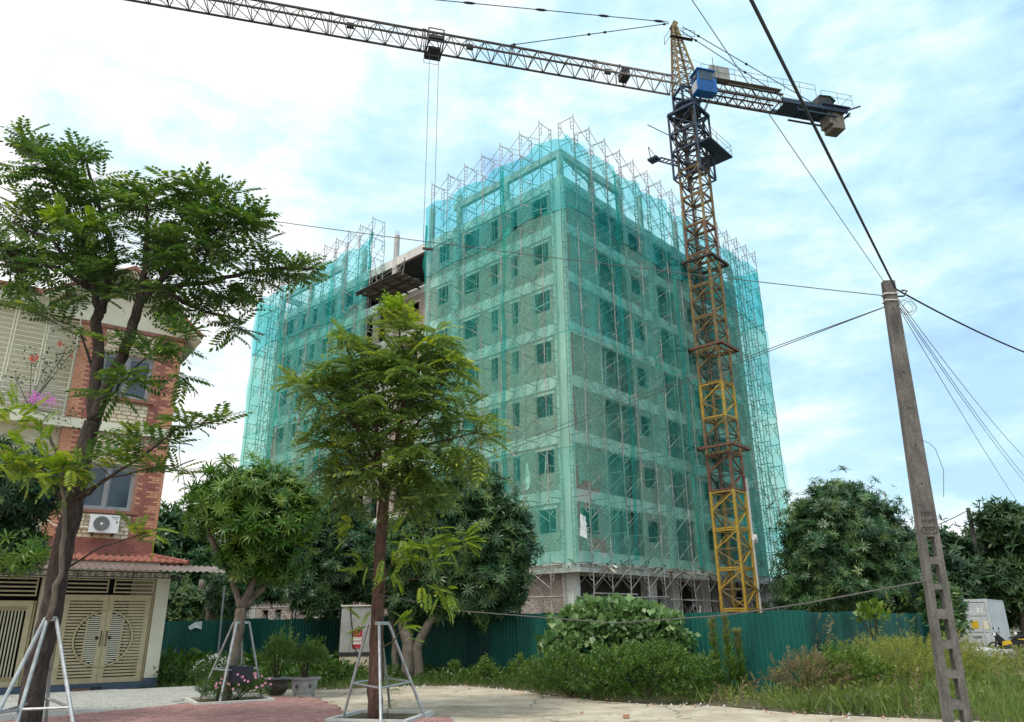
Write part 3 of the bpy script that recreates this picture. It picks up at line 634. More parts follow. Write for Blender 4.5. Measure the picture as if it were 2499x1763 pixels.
b.tube([BP('L', 13.3, 1.8, 24.9), BP('L', 13.2, 1.7, 26.6)], .04, 5); b.tube([BP('L', 15.4, 2.4, 24.9), BP('L', 16.6, 1.9, 27.5)], .03, 5)
for i in range(6): b.tube([BP('L', 12.7 + i * .25, 1 + i * .2, 24.95), BP('L', 13.9 + i * .2, 2.2 - i * .15, 25.1 + .05 * i)], .03, 4)
b.build('stay_poles', lp)

# ---------------------------------------------------------------- scaffolding
def frame_mesh():
    b = MB().mat('scaffold_steel')
    for x in (0, 1.2): b.tube([(x, 0, 0), (x, 0, 1.76)], .031, 4, False)
    b.tube([(0, 0, 1.6), (1.2, 0, 1.6)], .028, 4, False)
    for x, sx in ((0, 1), (1.2, -1)):
        xi = x + sx * .24
        b.tube([(xi, 0, 1.6), (xi, 0, .85), (x + sx * .16, 0, .72), (x, 0, .68)], .022, 4, False)
        b.tube([(x, 0, 1.22), (xi, 0, 1.22)], .019, 4, False); b.tube([(x, 0, .95), (xi, 0, .95)], .019, 4, False)
    return b.mesh('frame')
def brace_mesh(L):
    b = MB().mat('scaffold_steel')
    for x in (0.02, 1.18):
        b.tube([(x, 0, .3), (x, L, 1.45)], .019, 4, False); b.tube([(x + .02, 0, 1.45), (x + .02, L, .3)], .019, 4, False)
    return b.mesh('cross_brace')
FRM = frame_mesh()
ANG = {s: math.atan2(SIDES[s][2][1], SIDES[s][2][0]) for s in SIDES}
def scaffold(label, s, u0, n, step, nlift=19, z0=-.45, empty_z=None, group='scaffolding round the unfinished block'):
    t = thing('scaffold', label, 'scaffolding', group); br = brace_mesh(step); cnt = 0; lift = 1.7; rest = MB(); restb = MB()
    ys = -1 if s in ('L', 'LE') else 1; cb = 0
    tasks = [(j, i) for j in range(nlift - 1, -1, -1) for i in range(n)]
    for j, i in tasks:
        if empty_z and i in empty_z and z0 + j * lift > empty_z[i]: continue
        z = z0 + j * lift; u = u0 + i * step + random.uniform(-.03, .03); p = BP(s, u, .25 + random.uniform(-.02, .02), z)
        a = ANG[s] + random.uniform(-.02, .02); T = Matrix.Translation(p) @ Matrix.Rotation(a, 4, 'Z')
        if cnt < 300:
            o = link('frame', FRM, t); o.matrix_world = T; cnt += 1
        else:
            rest.mat('scaffold_steel').add([T @ v.co for v in FRM.vertices], [tuple(f.vertices) for f in FRM.polygons])
        if i < n - 1 and not (empty_z and (i + 1) in empty_z and z > empty_z[i + 1]):
            ub = u0 + (i + (1 if ys < 0 else 0)) * step; T = Matrix.Translation(BP(s, ub, .25, z)) @ Matrix.Rotation(ANG[s], 4, 'Z')
            if cb < 300: o = link('cross_brace', br, t); o.matrix_world = T; cb += 1
            else: restb.mat('scaffold_steel').add([T @ v.co for v in br.vertices], [tuple(f.vertices) for f in br.polygons])
    if rest.v: rest.build('frame', t, kind='stuff')
    if restb.v: restb.build('cross_brace', t, kind='stuff')
    return t
scaffold('steel frame scaffolding on the left face, between the corner and the loading platform', 'L', .5, 7, 1.71)
scaffold('steel frame scaffolding on the left face, beyond the loading platform', 'L', 17.7, 11, 1.655)
sr = scaffold('steel frame scaffolding on the right face, behind the crane mast', 'R', -.45, 16, 1.69)
scaffold('steel frame scaffolding at the far left end of the block', 'LE', .2, 6, 1.7)
scaffold('steel frame scaffolding at the far right end of the block', 'RE', .2, 5, 1.7)
for s, u0, u1, z in (('R', -.5, 3.4, 3.0), ('R', 2.9, 6.6, 2.85), ('R', -.7, 4.8, 2.15), ('R', 6.8, 13.5, 2.8), ('L', -.3, 4.6, 2.85), ('L', 3.9, 9.4, 2.8), ('L', 20, 31, 2.9), ('R', 14, 24.6, 3.0), ('R', 17, 24, 2.2)):
    b = MB().mat('scaffold_steel'); b.tube([BP(s, u0, 1.5, z), BP(s, u1, 1.5, z + random.uniform(-.1, .1))], .035, 5); b.build('ledger_pole', sr)
b = MB().mat('scaffold_steel'); b.tube([BP('R', 21.5, 1.7, 12), BP('R', 24.6, 2.0, 1.0)], .03, 5)
b.build('raking_pole', sr)

# ---------------------------------------------------------------- safety nets hung on the scaffolding
def net_panel(parent, s, u0, u1, zt, zb, mat, off=1.5, seed=0, topf=None, botf=None, holes=(), du=.3, dz=.45, wr=.11):
    nu = max(2, int((u1 - u0) / du)); nz = max(2, int((zt - zb) / dz)); r = np.random.default_rng(seed); ph = r.uniform(0, 6.3, 8)
    V = []; F = []
    for i in range(nu + 1):
        u = u0 + (u1 - u0) * i / nu; a = topf(u) if topf else zt; c = botf(u) if botf else zb
        for j in range(nz + 1):
            z = a + (c - a) * j / nz
            o = off + wr * .9 * math.cos(u * 3.7 + ph[4]) * (.5 + .5 * math.sin(z * .8 + ph[5])) + wr * math.sin(u * 1.9 + ph[0] + z * .15) * math.sin(z * .55 + ph[1]) + wr * .6 * math.sin(u * 4.1 + ph[2] + z * .4) + wr * .4 * math.sin(z * 1.7 + ph[3] + u)
            V.append(BP(s, u, o, z))
    for i in range(nu):
        for j in range(nz):
            u = u0 + (u1 - u0) * (i + .5) / nu; z = zt + (zb - zt) * (j + .5) / nz
            if any(((u - h[0]) / h[2]) ** 2 + ((z - h[1]) / h[3]) ** 2 < 1 for h in holes): continue
            q = i * (nz + 1) + j; F.append((q, q + nz + 1, q + nz + 2, q + 1))
    o = link('net_sheet', npmesh('net_sheet', V, F, [mat]), parent); o.data.polygons.foreach_set('use_smooth', [True] * len(F)); return o
def net(label, s, u0, u1, seed, holes=(), ends=(), post0=.5, step=1.7):
    t = thing('safety_net', label, 'safety net', 'safety nets of the unfinished block')
    top = lambda u: 29.72 + .26 * abs(math.cos(math.pi * (u - post0) / (step * 2))) + .05 * math.sin(u * .9)
    hem = lambda u: 24.5 + .28 * math.cos((u - 1) * .42) - .16 * math.sin(u * .9 + seed) + .1 * abs(math.sin(u * .93))
    cuts = [u0] + [float(u) for u in np.arange(u0 + 5.1, u1 - 2, 6.8)] + [u1]; V_ = ('', '_b', '', '_c')
    for i, (a, c) in enumerate(zip(cuts[:-1], cuts[1:])):            # separate sheets, sewn edge to edge, each faded its own way
        net_panel(t, s, a, c, 29.8, 24.5, 'net_upper', 1.5, seed + 7 * i, top, hem)
        net_panel(t, s, a, c, 24.9, 17.0, 'net_middle' + V_[(i + seed // 10) % 4], 1.47, seed + 1 + 7 * i, lambda u: hem(u) + .12, lambda u: 17.0 + .07 * math.sin(u * 1.3))
        net_panel(t, s, a, c, 17.05, 10.4, 'net_lower' + V_[(i * 3 + 1) % 4], 1.5, seed + 2 + 7 * i, None, lambda u: 10.4 + .08 * math.sin(u * 1.1 + 1))
        net_panel(t, s, a, c, 10.45, 4.6, 'net_lower' + V_[(i * 3 + 2) % 4], 1.47, seed + 3 + 7 * i, None, lambda u: 4.6 - .12 * abs(math.sin(u * 1.7)), holes, .3, .28)
    for f, rr in ((hem, .022), (lambda u: 17.02 + .04 * math.sin(u), .007), (lambda u: 10.42 + .04 * math.sin(u * .8), .007)):
        b = MB().mat('net_cord'); b.tube([BP(s, u, 1.53, f(u)) for u in np.arange(u0, u1 + .01, .5)], rr, 4); b.build('hem_cord', t)
    b = MB().mat('net_cord'); b.tube([BP(s, u, 1.52, 27.6 - 1.3 * abs(math.sin(math.pi * (u - u0) / 12))) for u in np.arange(u0, u1, .6)], .01, 4)
    b.build('hem_cord', t)
    for u in np.arange(u0 + 5.1, u1 - 2, 6.8): net_panel(t, s, u - .13, u + .16, 29.5, 4.8, 'net_hem', 1.52, seed, du=.15, dz=.9)
    for u, z0_, z1_ in ends: net_gather(t, s, u, z0_, z1_)
    return t
def net_gather(t, s, u, z0, z1):
    b = MB().mat('net_hem'); pts = []; 
    zs = np.linspace(z0, z1, 14)
    b.tube([BP(s, u + .07 * math.sin(z * 2), 1.5 + .05 * math.cos(z * 3), z) for z in zs], [.04 + .07 * abs(math.sin(z * 1.3)) for z in zs], 6); b.build('bunched_edge', t, True)
net('green safety net on the left face, between the corner and the open bay', 'L', -1.47, 11.25, 10, ends=((11.2, 23.9, 28.5),), post0=.5)
net('green safety net on the left face, beyond the open bay to the far end', 'L', 17.75, 34.9, 20, ends=((17.75, 27.2, 30.5),), post0=17.7, step=1.655)
net('green safety net on the right face with torn holes low beside the corner', 'R', -1.47, 24.95, 30, holes=((-.6, 8.25, 1.25, .36), (-.95, 7.75, .75, .4), (.4, 5.45, .62, .42), (.6, 5.2, .4, .3)), post0=-.45, step=1.69)
t = net('green safety net folding round the far left end of the block', 'LE', -1.5, 9.0, 40)
t = net('green safety net folding round the far right end of the block', 'RE', -1.5, 7.6, 50)
# loose rags and debris
t = thing('torn_sheet', 'torn white plastic sheet caught on the scaffold above the hole in the net', 'plastic sheet')
b = MB().mat('plastic_sheet')
pts = [(-1.5, 6.85, .12), (-1.35, 6.3, .5), (-1.1, 6.0, .35), (-.85, 5.75, .12), (-.55, 5.1, .05)]
for k in range(4):
    (u, z, w1), (u2, z2, w2) = pts[k], pts[k + 1]
    b.add([BP('R', u, 1.62, z), BP('R', u + w1 * .5, 1.72, z - .12), BP('R', u2 + w2 * .5, 1.75 - .04 * k, z2), BP('R', u2 - w2 * .4, 1.6, z2 + .1)], [(0, 1, 2, 3)])
b.add([BP('R', -1.5, 1.66, 6.8), BP('R', -1.2, 1.7, 6.7), BP('R', -1.25, 1.8, 5.6), BP('R', -1.62, 1.6, 5.75)], [(0, 1, 2, 3)])
b.build('rag', t)
for i, (s, u, z, w1, h1) in enumerate((('L', 2.1, 10.1, .35, 1.6), ('L', 6.3, 11.0, .25, .9), ('R', 9.8, 2.5, .35, .8), ('R', 12.2, 2.0, .3, .6), ('L', 2.6, 3.7, .2, .9))):
    b = MB().mat('plastic_sheet'); p = BP(s, u, 1.6 if z < 5 else 1.35, z); tt = SIDES[s][1]; nn = SIDES[s][2]
    V = []; 
    for k in range(5):
        f = k / 4; ww = w1 * (.25 + math.sin(f * 2.6)); V += [p - tt * ww / 2 + nn * .05 * math.sin(k * 2) - np.array([0, 0, f * h1]), p + tt * ww / 2 + nn * .08 * math.cos(k * 2) - np.array([0, 0, f * h1])]
    b.add(V, [(2 * k, 2 * k + 1, 2 * k + 3, 2 * k + 2) for k in range(4)])
    tag(b.build('rag'), ['white rag hanging below the corner window of the netted left face', 'small white rag on the netted left face, near the tree', 'pale rag hanging in the bare scaffold left of the yellow mast', 'small pale rag low in the scaffold, next to the yellow mast', 'pale torn strips hanging from the ledge left of the corner column'][i], 'rag', 'rags caught on the scaffolding')
b = MB()
for i in range(210):
    u = random.uniform(.5, 24.3) if i < 150 else random.uniform(-.5, 7); s = 'R' if i < 150 else 'L'; b.mat(random.choice(['timber', 'timber', 'plastic_sheet', 'concrete_dark', 'jib_grey']))
    if s == 'L' and random.random() < .6: continue
    p = BP(s, u, random.uniform(.3, 1.6), 4.32 + random.uniform(0, .22)); d = unit(SIDES[s][1] * random.uniform(-1, 1) + SIDES[s][2] * random.uniform(-.5, .7) + np.array([0, 0, random.uniform(-.4, .35)]))
    b.beam(p, p + d * random.uniform(.2, 1.1), random.uniform(.04, .2), .02)
tag(b.build('debris', kind='stuff'), 'broken boards and rags piled on the catch ledge under the net', 'debris')

# ================================================================ tower crane
CC = np.array([13.93, 48.50, 0.0]); JA = R(-165.25); J = np.array([math.cos(JA), math.sin(JA), 0.0]); JP = np.array([-J[1], J[0], 0.0])
if JP[1] > 0: JP = -JP                                             # JP points across the jib, toward the camera
crane = thing('tower_crane', 'tall yellow and rusty tower crane standing in front of the netted right face', 'crane')
CR = Matrix.Translation(CC) @ Matrix.Rotation(math.atan2(DR[1], DR[0]), 4, 'Z')
def mast_mesh(mat, dk, h=2.42, s=1.6):
    b = MB().mat(mat); q = s / 2
    cs = [(-q, -q), (q, -q), (q, q), (-q, q)]
    for x, y in cs: b.beam((x, y, 0), (x, y, h), .15, .15, up=(1, 0, 0))
    for i in range(4):
        (x0, y0), (x1, y1) = cs[i], cs[(i + 1) % 4]; fl = i % 2
        b.beam((x0, y0, .06), (x1, y1, .06), .09); b.beam((x0, y0, h - .07), (x1, y1, h - .07), .08)
        b.mat(dk).beam((x0, y0, h / 2), (x1, y1, h / 2), .055); b.mat(mat)
        if fl: x0, y0, x1, y1 = x1, y1, x0, y0
        b.beam((x0, y0, h - .12), (x1, y1, h / 2), .08); b.mat(dk if i > 1 else mat).beam((x1, y1, h / 2), (x0, y0, .12), .08); b.mat(mat)
    b.mat(dk)
    for zz in np.arange(.2, h, .34): b.beam((.1, .45, zz), (.5, .45, zz), .03)
    b.beam((.1, .45, 0), (.1, .45, h), .04); b.beam((.5, .45, 0), (.5, .45, h), .04); b.beam((-q, -q, .1), (q, q, .1), .06)
    return b.mesh('mast_section')
kinds = ['mast_yellow'] * 4 + ['mast_rust', 'mast_brown', 'mast_yellow', 'mast_brown', 'mast_brown', 'mast_brown', 'mast_brown', 'mast_rust', 'mast_brown', 'mast_brown', 'mast_dark', 'mast_dark']
cache = {}
for k, mname in enumerate(kinds):
    if mname not in cache: cache[mname] = mast_mesh(mname, 'mast_dark' if mname != 'mast_yellow' else 'mast_brown')
    o = link('mast_section', cache[mname], crane); o.matrix_world = CR @ Matrix.Translation((0, 0, -.16 + 2.42 * k))
b = MB().mat('concrete'); b.box(-2.2, -2.2, -.2, 2.2, 2.2, .25); o = b.build('base_slab', crane); o.matrix_world = CR
for z in (12.35, 19.3, 25.9):
    b = MB().mat('mast_rust' if z < 20 else 'mast_dark'); q = 1.08
    for x0, y0, x1, y1 in ((-q, -q, q, -q), (q, -q, q, q), (q, q, -q, q), (-q, q, -q, -q)): b.beam((x0 * 1.15, y0 * 1.15, z), (x1 * 1.15, y1 * 1.15, z), .2, .16)
    for sx in (-1, 1):
        for sy in (-1, 1): b.beam((sx * .8, sy * .8, z), (sx * q * 1.2, sy * q * 1.2, z), .1)
    b.mat('mast_dark'); wy = 2.55                                  # ties to the wall (+y = toward the building)
    b.beam((-1.1, 1.2, z), (-3.0, wy, z - .1), .14); b.beam((1.1, 1.2, z), (3.2, wy, z), .14); b.beam((-1.1, 1.2, z), (1.4, wy, z), .12); b.beam((-1.2, 1.1, z), (-4.2, wy - 1.0, z + .15), .1)
    o = b.build('tie_collar', crane); o.matrix_world = CR
# climbing cage with platform and monorail
b = MB().mat('crane_navy'); q = 1.12; z0, z1 = 33.0, 38.75
cs = [(-q, -q), (q, -q), (q, q), (-q, q)]
for i, (x, y) in enumerate(cs):
    b.beam((x, y, z0), (x, y, z1), .13, .13, up=(1, 0, 0)); x1, y1 = cs[(i + 1) % 4]
    for z in (z0, 35.3, 36.9): b.beam((x, y, z), (x1, y1, z), .14 if z > 34 else .1)
    for za, zb in ((z0, 35.3), (35.3, 36.9), (36.9, z1)): b.beam((x, y, za), (x1, y1, zb), .06); b.beam((x1, y1, za), (x, y, zb), .06)
    b.beam((x, y, z1), (x1, y1, z1), .26, .2)
o = b.build('climbing_cage', crane); o.matrix_world = CR
b = MB().mat('crane_navy')
b.box(q, -q - .1, 35.15, q + 1.25, q + .2, 35.27); b.box(-q, -q - 1.0, 35.15, q + 1.25, -q - .1, 35.268)
b.mat('jib_grey')
for pts in ([(q + 1.2, -q - 1.0), (q + 1.2, q + .2)], [(-q, -q - .98), (q + 1.2, -q - .98)]):
    for zz in (35.75, 36.2): b.tube([(pts[0][0], pts[0][1], zz), (pts[1][0], pts[1][1], zz)], .02, 4)
for x, y in ((q + 1.2, -q - .98), (q + 1.2, 0), (q + 1.2, q + .2), (0, -q - .98), (-q, -q - .98)): b.tube([(x, y, 35.2), (x, y, 36.2)], .022, 4)
o = b.build('work_platform', crane); o.matrix_world = CR
b = MB().mat('crane_navy')                                         # feed beam pointing left
for zz, yy in ((34.9, -.25), (34.9, .25)): b.beam((-.2, yy + 1, zz - .2), (-.5, yy + 2.7, zz + 1.0), .1)
for k in range(5): f = .2 + k * .18; b.beam((-.2 - .3 * f, .75 + 1.7 * f, 34.7 + 1.2 * f), (-.2 - .3 * f, 1.25 + 1.7 * f, 34.7 + 1.2 * f), .06)
b.box(-.9, 2.6, 35.85, -.2, 3.4, 36.02); b.beam((-.6, 3.25, 36), (-.6, 3.4, 37.3), .05); b.beam((-.6, 3.4, 37.3), (-.6, 2.8, 36.1), .04)
b.beam((-1.1, 1.1, 36.9), (-1.1, 3.0, 38.9), .06)
o = b.build('feed_beam', crane); o.matrix_world = CR
# slewing part, cab, head
def CP(a, c, z): return CC + J * a + JP * c + np.array([0, 0, z])    # a along the jib, c across toward the camera
b = MB().mat('crane_navy'); b.lathe([(1.0, 0), (1.05, .25), (.75, .35), (.75, .6), (1.0, .7), (1.0, .9)], tuple(CC + np.array([0, 0, 38.8])), 18)
for a in (-.75, .75):
    for c in (-.75, .75): b.beam(CP(a, c, 39.6), CP(a, c, 41.0), .14, .14, up=J)
for a in (-.75, .75): b.beam(CP(a, -.75, 40.9), CP(a, .75, 40.9), .16)
for c in (-.75, .75): b.beam(CP(-.75, c, 40.9), CP(.75, c, 40.9), .16); b.beam(CP(-.75, c, 39.7), CP(.75, c, 40.8), .07)
b.build('slewing_unit', crane)
b = MB().mat('mast_brown'); zt = 47.5; A = CP(.55, 0, zt)
feet = [CP(.8, -.7, 41), CP(.8, .7, 41), CP(-.95, -.7, 41), CP(-.95, .7, 41)]; tops = [CP(.62, -.12, zt), CP(.62, .12, zt), CP(.3, -.12, zt), CP(.3, .12, zt)]
for f_, t_ in zip(feet, tops): b.beam(f_, t_, .14)
def lp2(i, f): return feet[i] * (1 - f) + tops[i] * f
for i, j in ((0, 1), (1, 3), (3, 2), (2, 0)):
    for k in range(9):
        f0, f1 = k / 9.5, (k + 1) / 9.5; b.beam(lp2(i, f0), lp2(j, f1), .055); b.beam(lp2(i, f1), lp2(j, f1), .05)
b.mat('mast_brown').beam(CP(.62, 0, zt - .3), CP(.3, 0, zt + .35), .42, .38, up=JP)
b.build('head_tower', crane)
b = MB().mat('mast_dark')                                          # little platform at the head
for pts in ([(1.1, -.5), (1.1, .6), (-.5, .6)],):
    for zz in (46.0, 46.6): b.tube([CP(a, c, zz) for a, c in ((1.1, -.6), (1.1, .75), (-.9, .75))], .025, 4)
for a, c in ((1.1, -.6), (1.1, .75), (.1, .75), (-.9, .75)): b.tube([CP(a, c, 46.0), CP(a, c, 46.6)], .025, 4)
b.beam(CP(1.1, .4, 46), CP(-.9, .4, 46), .3, .04)
b.build('head_platform', crane)
# operator cab
cab = MB().mat('crane_blue'); a0, a1, c0, c1, z0, z1 = -1.35, -.05, .85, 1.95, 40.0, 41.65
def cabp(a, c, z): return CP(a, c, z)
V = [cabp(a1, c0, z0), cabp(a0, c0, z0), cabp(a0, c1 - .28, z0), cabp(a1, c1 - .28, z0), cabp(a1, c0, z1), cabp(a0, c0, z1), cabp(a0, c1, z1), cabp(a1, c1, z1), cabp(a0, c1, z0 + .75), cabp(a1, c1, z0 + .75)]
cab.add(V, [(0, 1, 2, 3), (4, 7, 6, 5), (0, 4, 5, 1), (1, 5, 6, 8, 2), (0, 3, 9, 7, 4), (2, 8, 9, 3), (8, 6, 7, 9)])
cab.obox(cabp(a0 - .12, c0 - .05, z1), J * (a1 - a0 + .24), JP * (c1 - c0 + .2), (0, 0, .07))
cab.obox(cabp(a0 - .52, c0 - .1, z0 + .15), J * .45, JP * .75, (0, 0, 1.35))
cabo = cab.build('cab', crane)
for (pa, pc, qa, qc, nrm) in ((a0 + .08, c1 + .012, a0 + .48, c1 + .012, JP), (a0 + .55, c1 + .012, a1 - .07, c1 + .012, JP)):
    b = MB().mat('glass_blue'); b.obox(cabp(pa, pc, z0 + .85), J * (qa - pa), JP * .02, (0, 0, .68))
    b.mat('ac_fan'); 
    for zz in (z0 + .82, z0 + 1.53): b.obox(cabp(pa - .03, pc, zz), J * (qa - pa + .06), JP * .03, (0, 0, .04))
    b.build('window', cabo)
b = MB().mat('glass_blue'); b.obox(cabp(a1 + .004, c0 + .15, z0 + 1.0), J * .02, JP * .8, (0, 0, .6)); b.mat('ac_white')
for k in range(5): b.obox(cabp(a1 + .004, c0 + .1, z0 + .1 + k * .16), J * .03, JP * .7, (0, 0, .1))
b.build('window', cabo)
b = MB().mat('mast_dark')                                          # ladder below the cab
for c in (.6, 1.0): b.beam(CP(-1.9, c, 40.9), CP(-.9, c, 38.7), .05)
for k in range(7): b.beam(CP(-1.9 + k * .15, .6, 40.7 - k * .31), CP(-1.9 + k * .15, 1.0, 40.7 - k * .31), .035)
b.build('cab_ladder', crane)
# jib
ZJ = 41.12
def jib_mesh(L, mat, dk, n=5):
    b = MB().mat(mat); hw, hh = .68, 1.28
    for y in (-hw, hw): b.beam((0, y, 0), (L, y, 0), .115)
    b.beam((0, 0, hh), (L, 0, hh), .13); p = (L - .3) / n
    b.mat(dk)
    for k in range(n):
        x0, x1 = .15 + k * p, .15 + (k + 1) * p; xm = (x0 + x1) / 2
        for y in (-hw, hw): b.beam((x0, y, 0), (xm, 0, hh), .05); b.beam((xm, 0, hh), (x1, y, 0), .05)
        b.beam((x0, -hw, 0), (x0, hw, 0), .05); b.beam((x0, -hw, 0), (x1, hw, 0), .04)
    for x in (.08, L - .08):
        for y in (-hw, hw): b.beam((x, y, 0), (x, 0, hh), .055)
    b.beam((L - .2, 0, hh + .06), (L + .1, 0, hh + .06), .2, .1)
    return b.mesh('jib_section')
JR = Matrix.Translation(CC + np.array([0, 0, ZJ])) @ Matrix.Rotation(JA, 4, 'Z')
jm = jib_mesh(6.6, 'jib_grey', 'jib_grey'); jm2 = jib_mesh(6.6, 'mast_dark', 'mast_dark')
for k in range(7):
    o = link('jib_section', jm if k < 1 else jm2, crane); o.matrix_world = JR @ Matrix.Translation((1.0 + 6.6 * k, 0, 0))
for d, dx in ((26.0, 0), (17.4, 0), (6.6, 0)):
    b = MB().mat('black_metal'); b.box(-.25, -.35, .05, .25, -.15, .45); o = b.build('floodlight', crane); o.matrix_world = JR @ Matrix.Translation((d, .55 - .2, .2))
b = MB().mat('black_metal'); b.box(4.9, -.45, .1, 5.5, .45, .8); b.tube([(5.6, -.6, .1), (5.6, -.6, 1.2), (5.6, .3, 1.2)], .05, 5); o = b.build('trolley_winch', crane); o.matrix_world = JR
TD = 20.0
b = MB().mat('black_metal'); w_ = .55
for x in (-w_, w_):
    b.tube([(x, -.95, -.35), (x, -.95, .75), (x, .95, .75), (x, .95, -.35)], .045, 5); b.beam((x, -.95, -.32), (x, .95, -.32), .09)
for y in (-.95, .95): b.beam((-w_, y, -.32), (w_, y, -.32), .1); b.beam((-w_, y, .75), (w_, y, .75), .06); b.box(-.5, y - .1, -.15, .5, y + .1, .12)
b.box(-.45, -.3, -.45, .45, .3, -.25)
b.tube([(-w_, -1.0, .75), (-w_, -1.45, .8), (-w_, -1.45, -.3)], .02, 4); b.tube([(w_, -1.0, .75), (w_, -1.45, .8), (w_, -1.45, -.3)], .02, 4); b.tube([(-w_, -1.45, -.3), (w_, -1.45, -.3)], .02, 4)
o = b.build('trolley', crane); o.matrix_world = JR @ Matrix.Translation((TD, 0, 0))
b = MB().mat('cable_grey')
for x in (-.33, .33): b.tube([CP(TD + x, .1, ZJ - .4), CP(TD + x, .1, 24.9)], .016, 4)
b.build('hoist_rope', crane)
b = MB().mat('mast_dark'); b.box(-.34, -.06, -.12, .34, .06, .02); b.tube([(0, 0, -.1), (0, 0, -.3), (.08, 0, -.4), (0, 0, -.48), (-.08, 0, -.4)], .022, 5); o = b.build('hook_block', crane); o.matrix_world = JR @ Matrix.Translation((TD, -.1, 24.8 - ZJ))
def stay(p0, p1, sleeves, r=.035):
    b = MB().mat('black_metal'); b.tube([p0, p1], r, 5)
    for f in sleeves:
        q0 = p0 + (p1 - p0) * (f - .012); q1 = p0 + (p1 - p0) * (f + .012); b.tube([q0, q0 * .7 + q1 * .3, q0 * .3 + q1 * .7, q1], [.03, .1, .1, .03], 6)
    b.build('stay_rod', crane)
stay(CP(.9, 0, 47.65), CP(14.4, 0, ZJ + 1.35), (.03, .42, .52, .97)); stay(CP(.9, .0, 47.8), CP(44.5, 0, ZJ + 1.35), (.02, .13, .25, .38, .5, .62))
stay(CP(-.2, -.2, 47.4), CP(-11.6, -.55, ZJ + .45), (.12, .5)); stay(CP(-.2, .2, 47.4), CP(-11.4, .6, ZJ + .45), (.12, .48))
b = MB().mat('cable_grey'); b.tube([CP(.3, .1, 44.5), CP(-6, .1, 43.3), CP(-12, 0, ZJ + .8)], .012, 4); b.tube([CP(TD, 0, ZJ - .1), CP(30, 0, ZJ - .45), CP(47, 0, ZJ)], .014, 4); b.build('pendant_rope', crane)
# counter jib
CJ = Matrix.Translation(CC + np.array([0, 0, ZJ])) @ Matrix.Rotation(JA + math.pi, 4, 'Z')   # +x away from the jib; +y away from the camera
b = MB().mat('mast_dark')
for y in (-.7, .7):
    b.beam((.8, y, 0), (8.4, y, 0), .14, .2); b.beam((.8, y, .75), (8.4, y, .75), .1, .12)
    for k in range(9): x = .9 + k * .83; b.beam((x, y, 0), (x + .4, y, .75), .06); b.beam((x + .4, y, .75), (x + .83, y, 0), .06)
b.mat('mast_dark')
for k in range(8): x = 1 + k; b.beam((x, -.7, 0), (x, .7, 0), .08); b.beam((x, -.7, 0), (x + 1, .7, 0), .05)
o = b.build('counter_jib_girder', crane); o.matrix_world = CJ
b = MB().mat('crane_navy')
for y in (-.75, .75): b.beam((8.2, y, .18), (14.3, y, .18), .16, .42)
b.box(8.4, -.68, -.05, 12.3, .68, .02); b.box(11.9, -1.0, .38, 14.5, 1.0, .46)
for k in range(7): b.beam((8.6 + k, -.7, .1), (8.6 + k, .7, .1), .12)
for k in range(5): b.beam((10.2 + k * .9, -.7, -.15), (11.0 + k * .9, .7, -.15), .06); b.beam((10.2 + k * .9, .7, -.15), (11.0 + k * .9, -.7, -.15), .06)
b.beam((9.6, -.7, -.45), (13.2, -.7, -.45), .12); b.beam((9.6, .7, -.45), (13.2, .7, -.45), .12); b.beam((9.6, -.7, -.4), (9.6, -.7, .1), .08); b.beam((14.1, -.9, .1), (15.1, -1.4, .35), .1)
o = b.build('counter_jib_end', crane); o.matrix_world = CJ
b = MB().mat('jib_grey'); b.box(.9, -1.15, .82, 8.0, -.75, .86); b.mat('mast_dark')
for y in (-1.15, 1.1):
    for zz in (1.4, 1.9): b.tube([(.9, y, zz), (11.2, y, zz)], .022, 4)
    for x in np.arange(.9, 11.3, 1.47): b.tube([(x, y, .8), (x, y, 1.9)], .022, 4)
for y in (-1.15, 1.1):
    for zz in (1.0, 1.5): b.tube([(11.7, y, zz), (14.6, y, zz)], .022, 4)
    for x in (11.7, 13.2, 14.6): b.tube([(x, y, .45), (x, y, 1.5)], .022, 4)
b.tube([(14.6, -1.15, 1.5), (14.6, 1.1, 1.5)], .022, 4)
o = b.build('railing', crane); o.matrix_world = CJ
b = MB().mat('cabinet_grey'); b.box(1.9, -.95, .95, 3.5, -.35, 2.2); b.mat('black_metal').tube([(2.1, -.98, .9), (2.1, -.98, 2.9)], .03, 4); o = b.build('control_box', crane); o.matrix_world = CJ
b = MB().mat('black_metal'); b.add([(11.6, -.7, .5), (13.3, -.7, .5), (13.3, .7, .5), (11.6, .7, .5), (12.0, -.5, 1.5), (12.9, -.6, 1.5), (13.1, .5, 1.35), (12.0, .4, 1.6)], [(0, 3, 2, 1), (4, 5, 6, 7), (0, 1, 5, 4), (1, 2, 6, 5), (2, 3, 7, 6), (3, 0, 4, 7)])
b.mat('shed_green').add([(12.0, -.62, 1.53), (12.95, -.72, 1.52), (13.4, -.74, 1.1), (13.45, .5, 1.0), (13.1, .5, 1.4), (12.0, .42, 1.63)], [(0, 1, 4, 5), (1, 2, 3, 4)])
o = b.build('covered_winch', crane); o.matrix_world = CJ
for k, (x, dz, dy) in enumerate(((12.6, .4, .0), (12.88, .0, 0), (13.16, 0, 0), (13.44, 0, 0), (13.72, .02, 0))):
    b = MB().mat('weight_concrete'); b.box(x, -.6, -1.5 + dz, x + .26, .6, .38); o = b.build('counterweight', crane); o.matrix_world = CJ
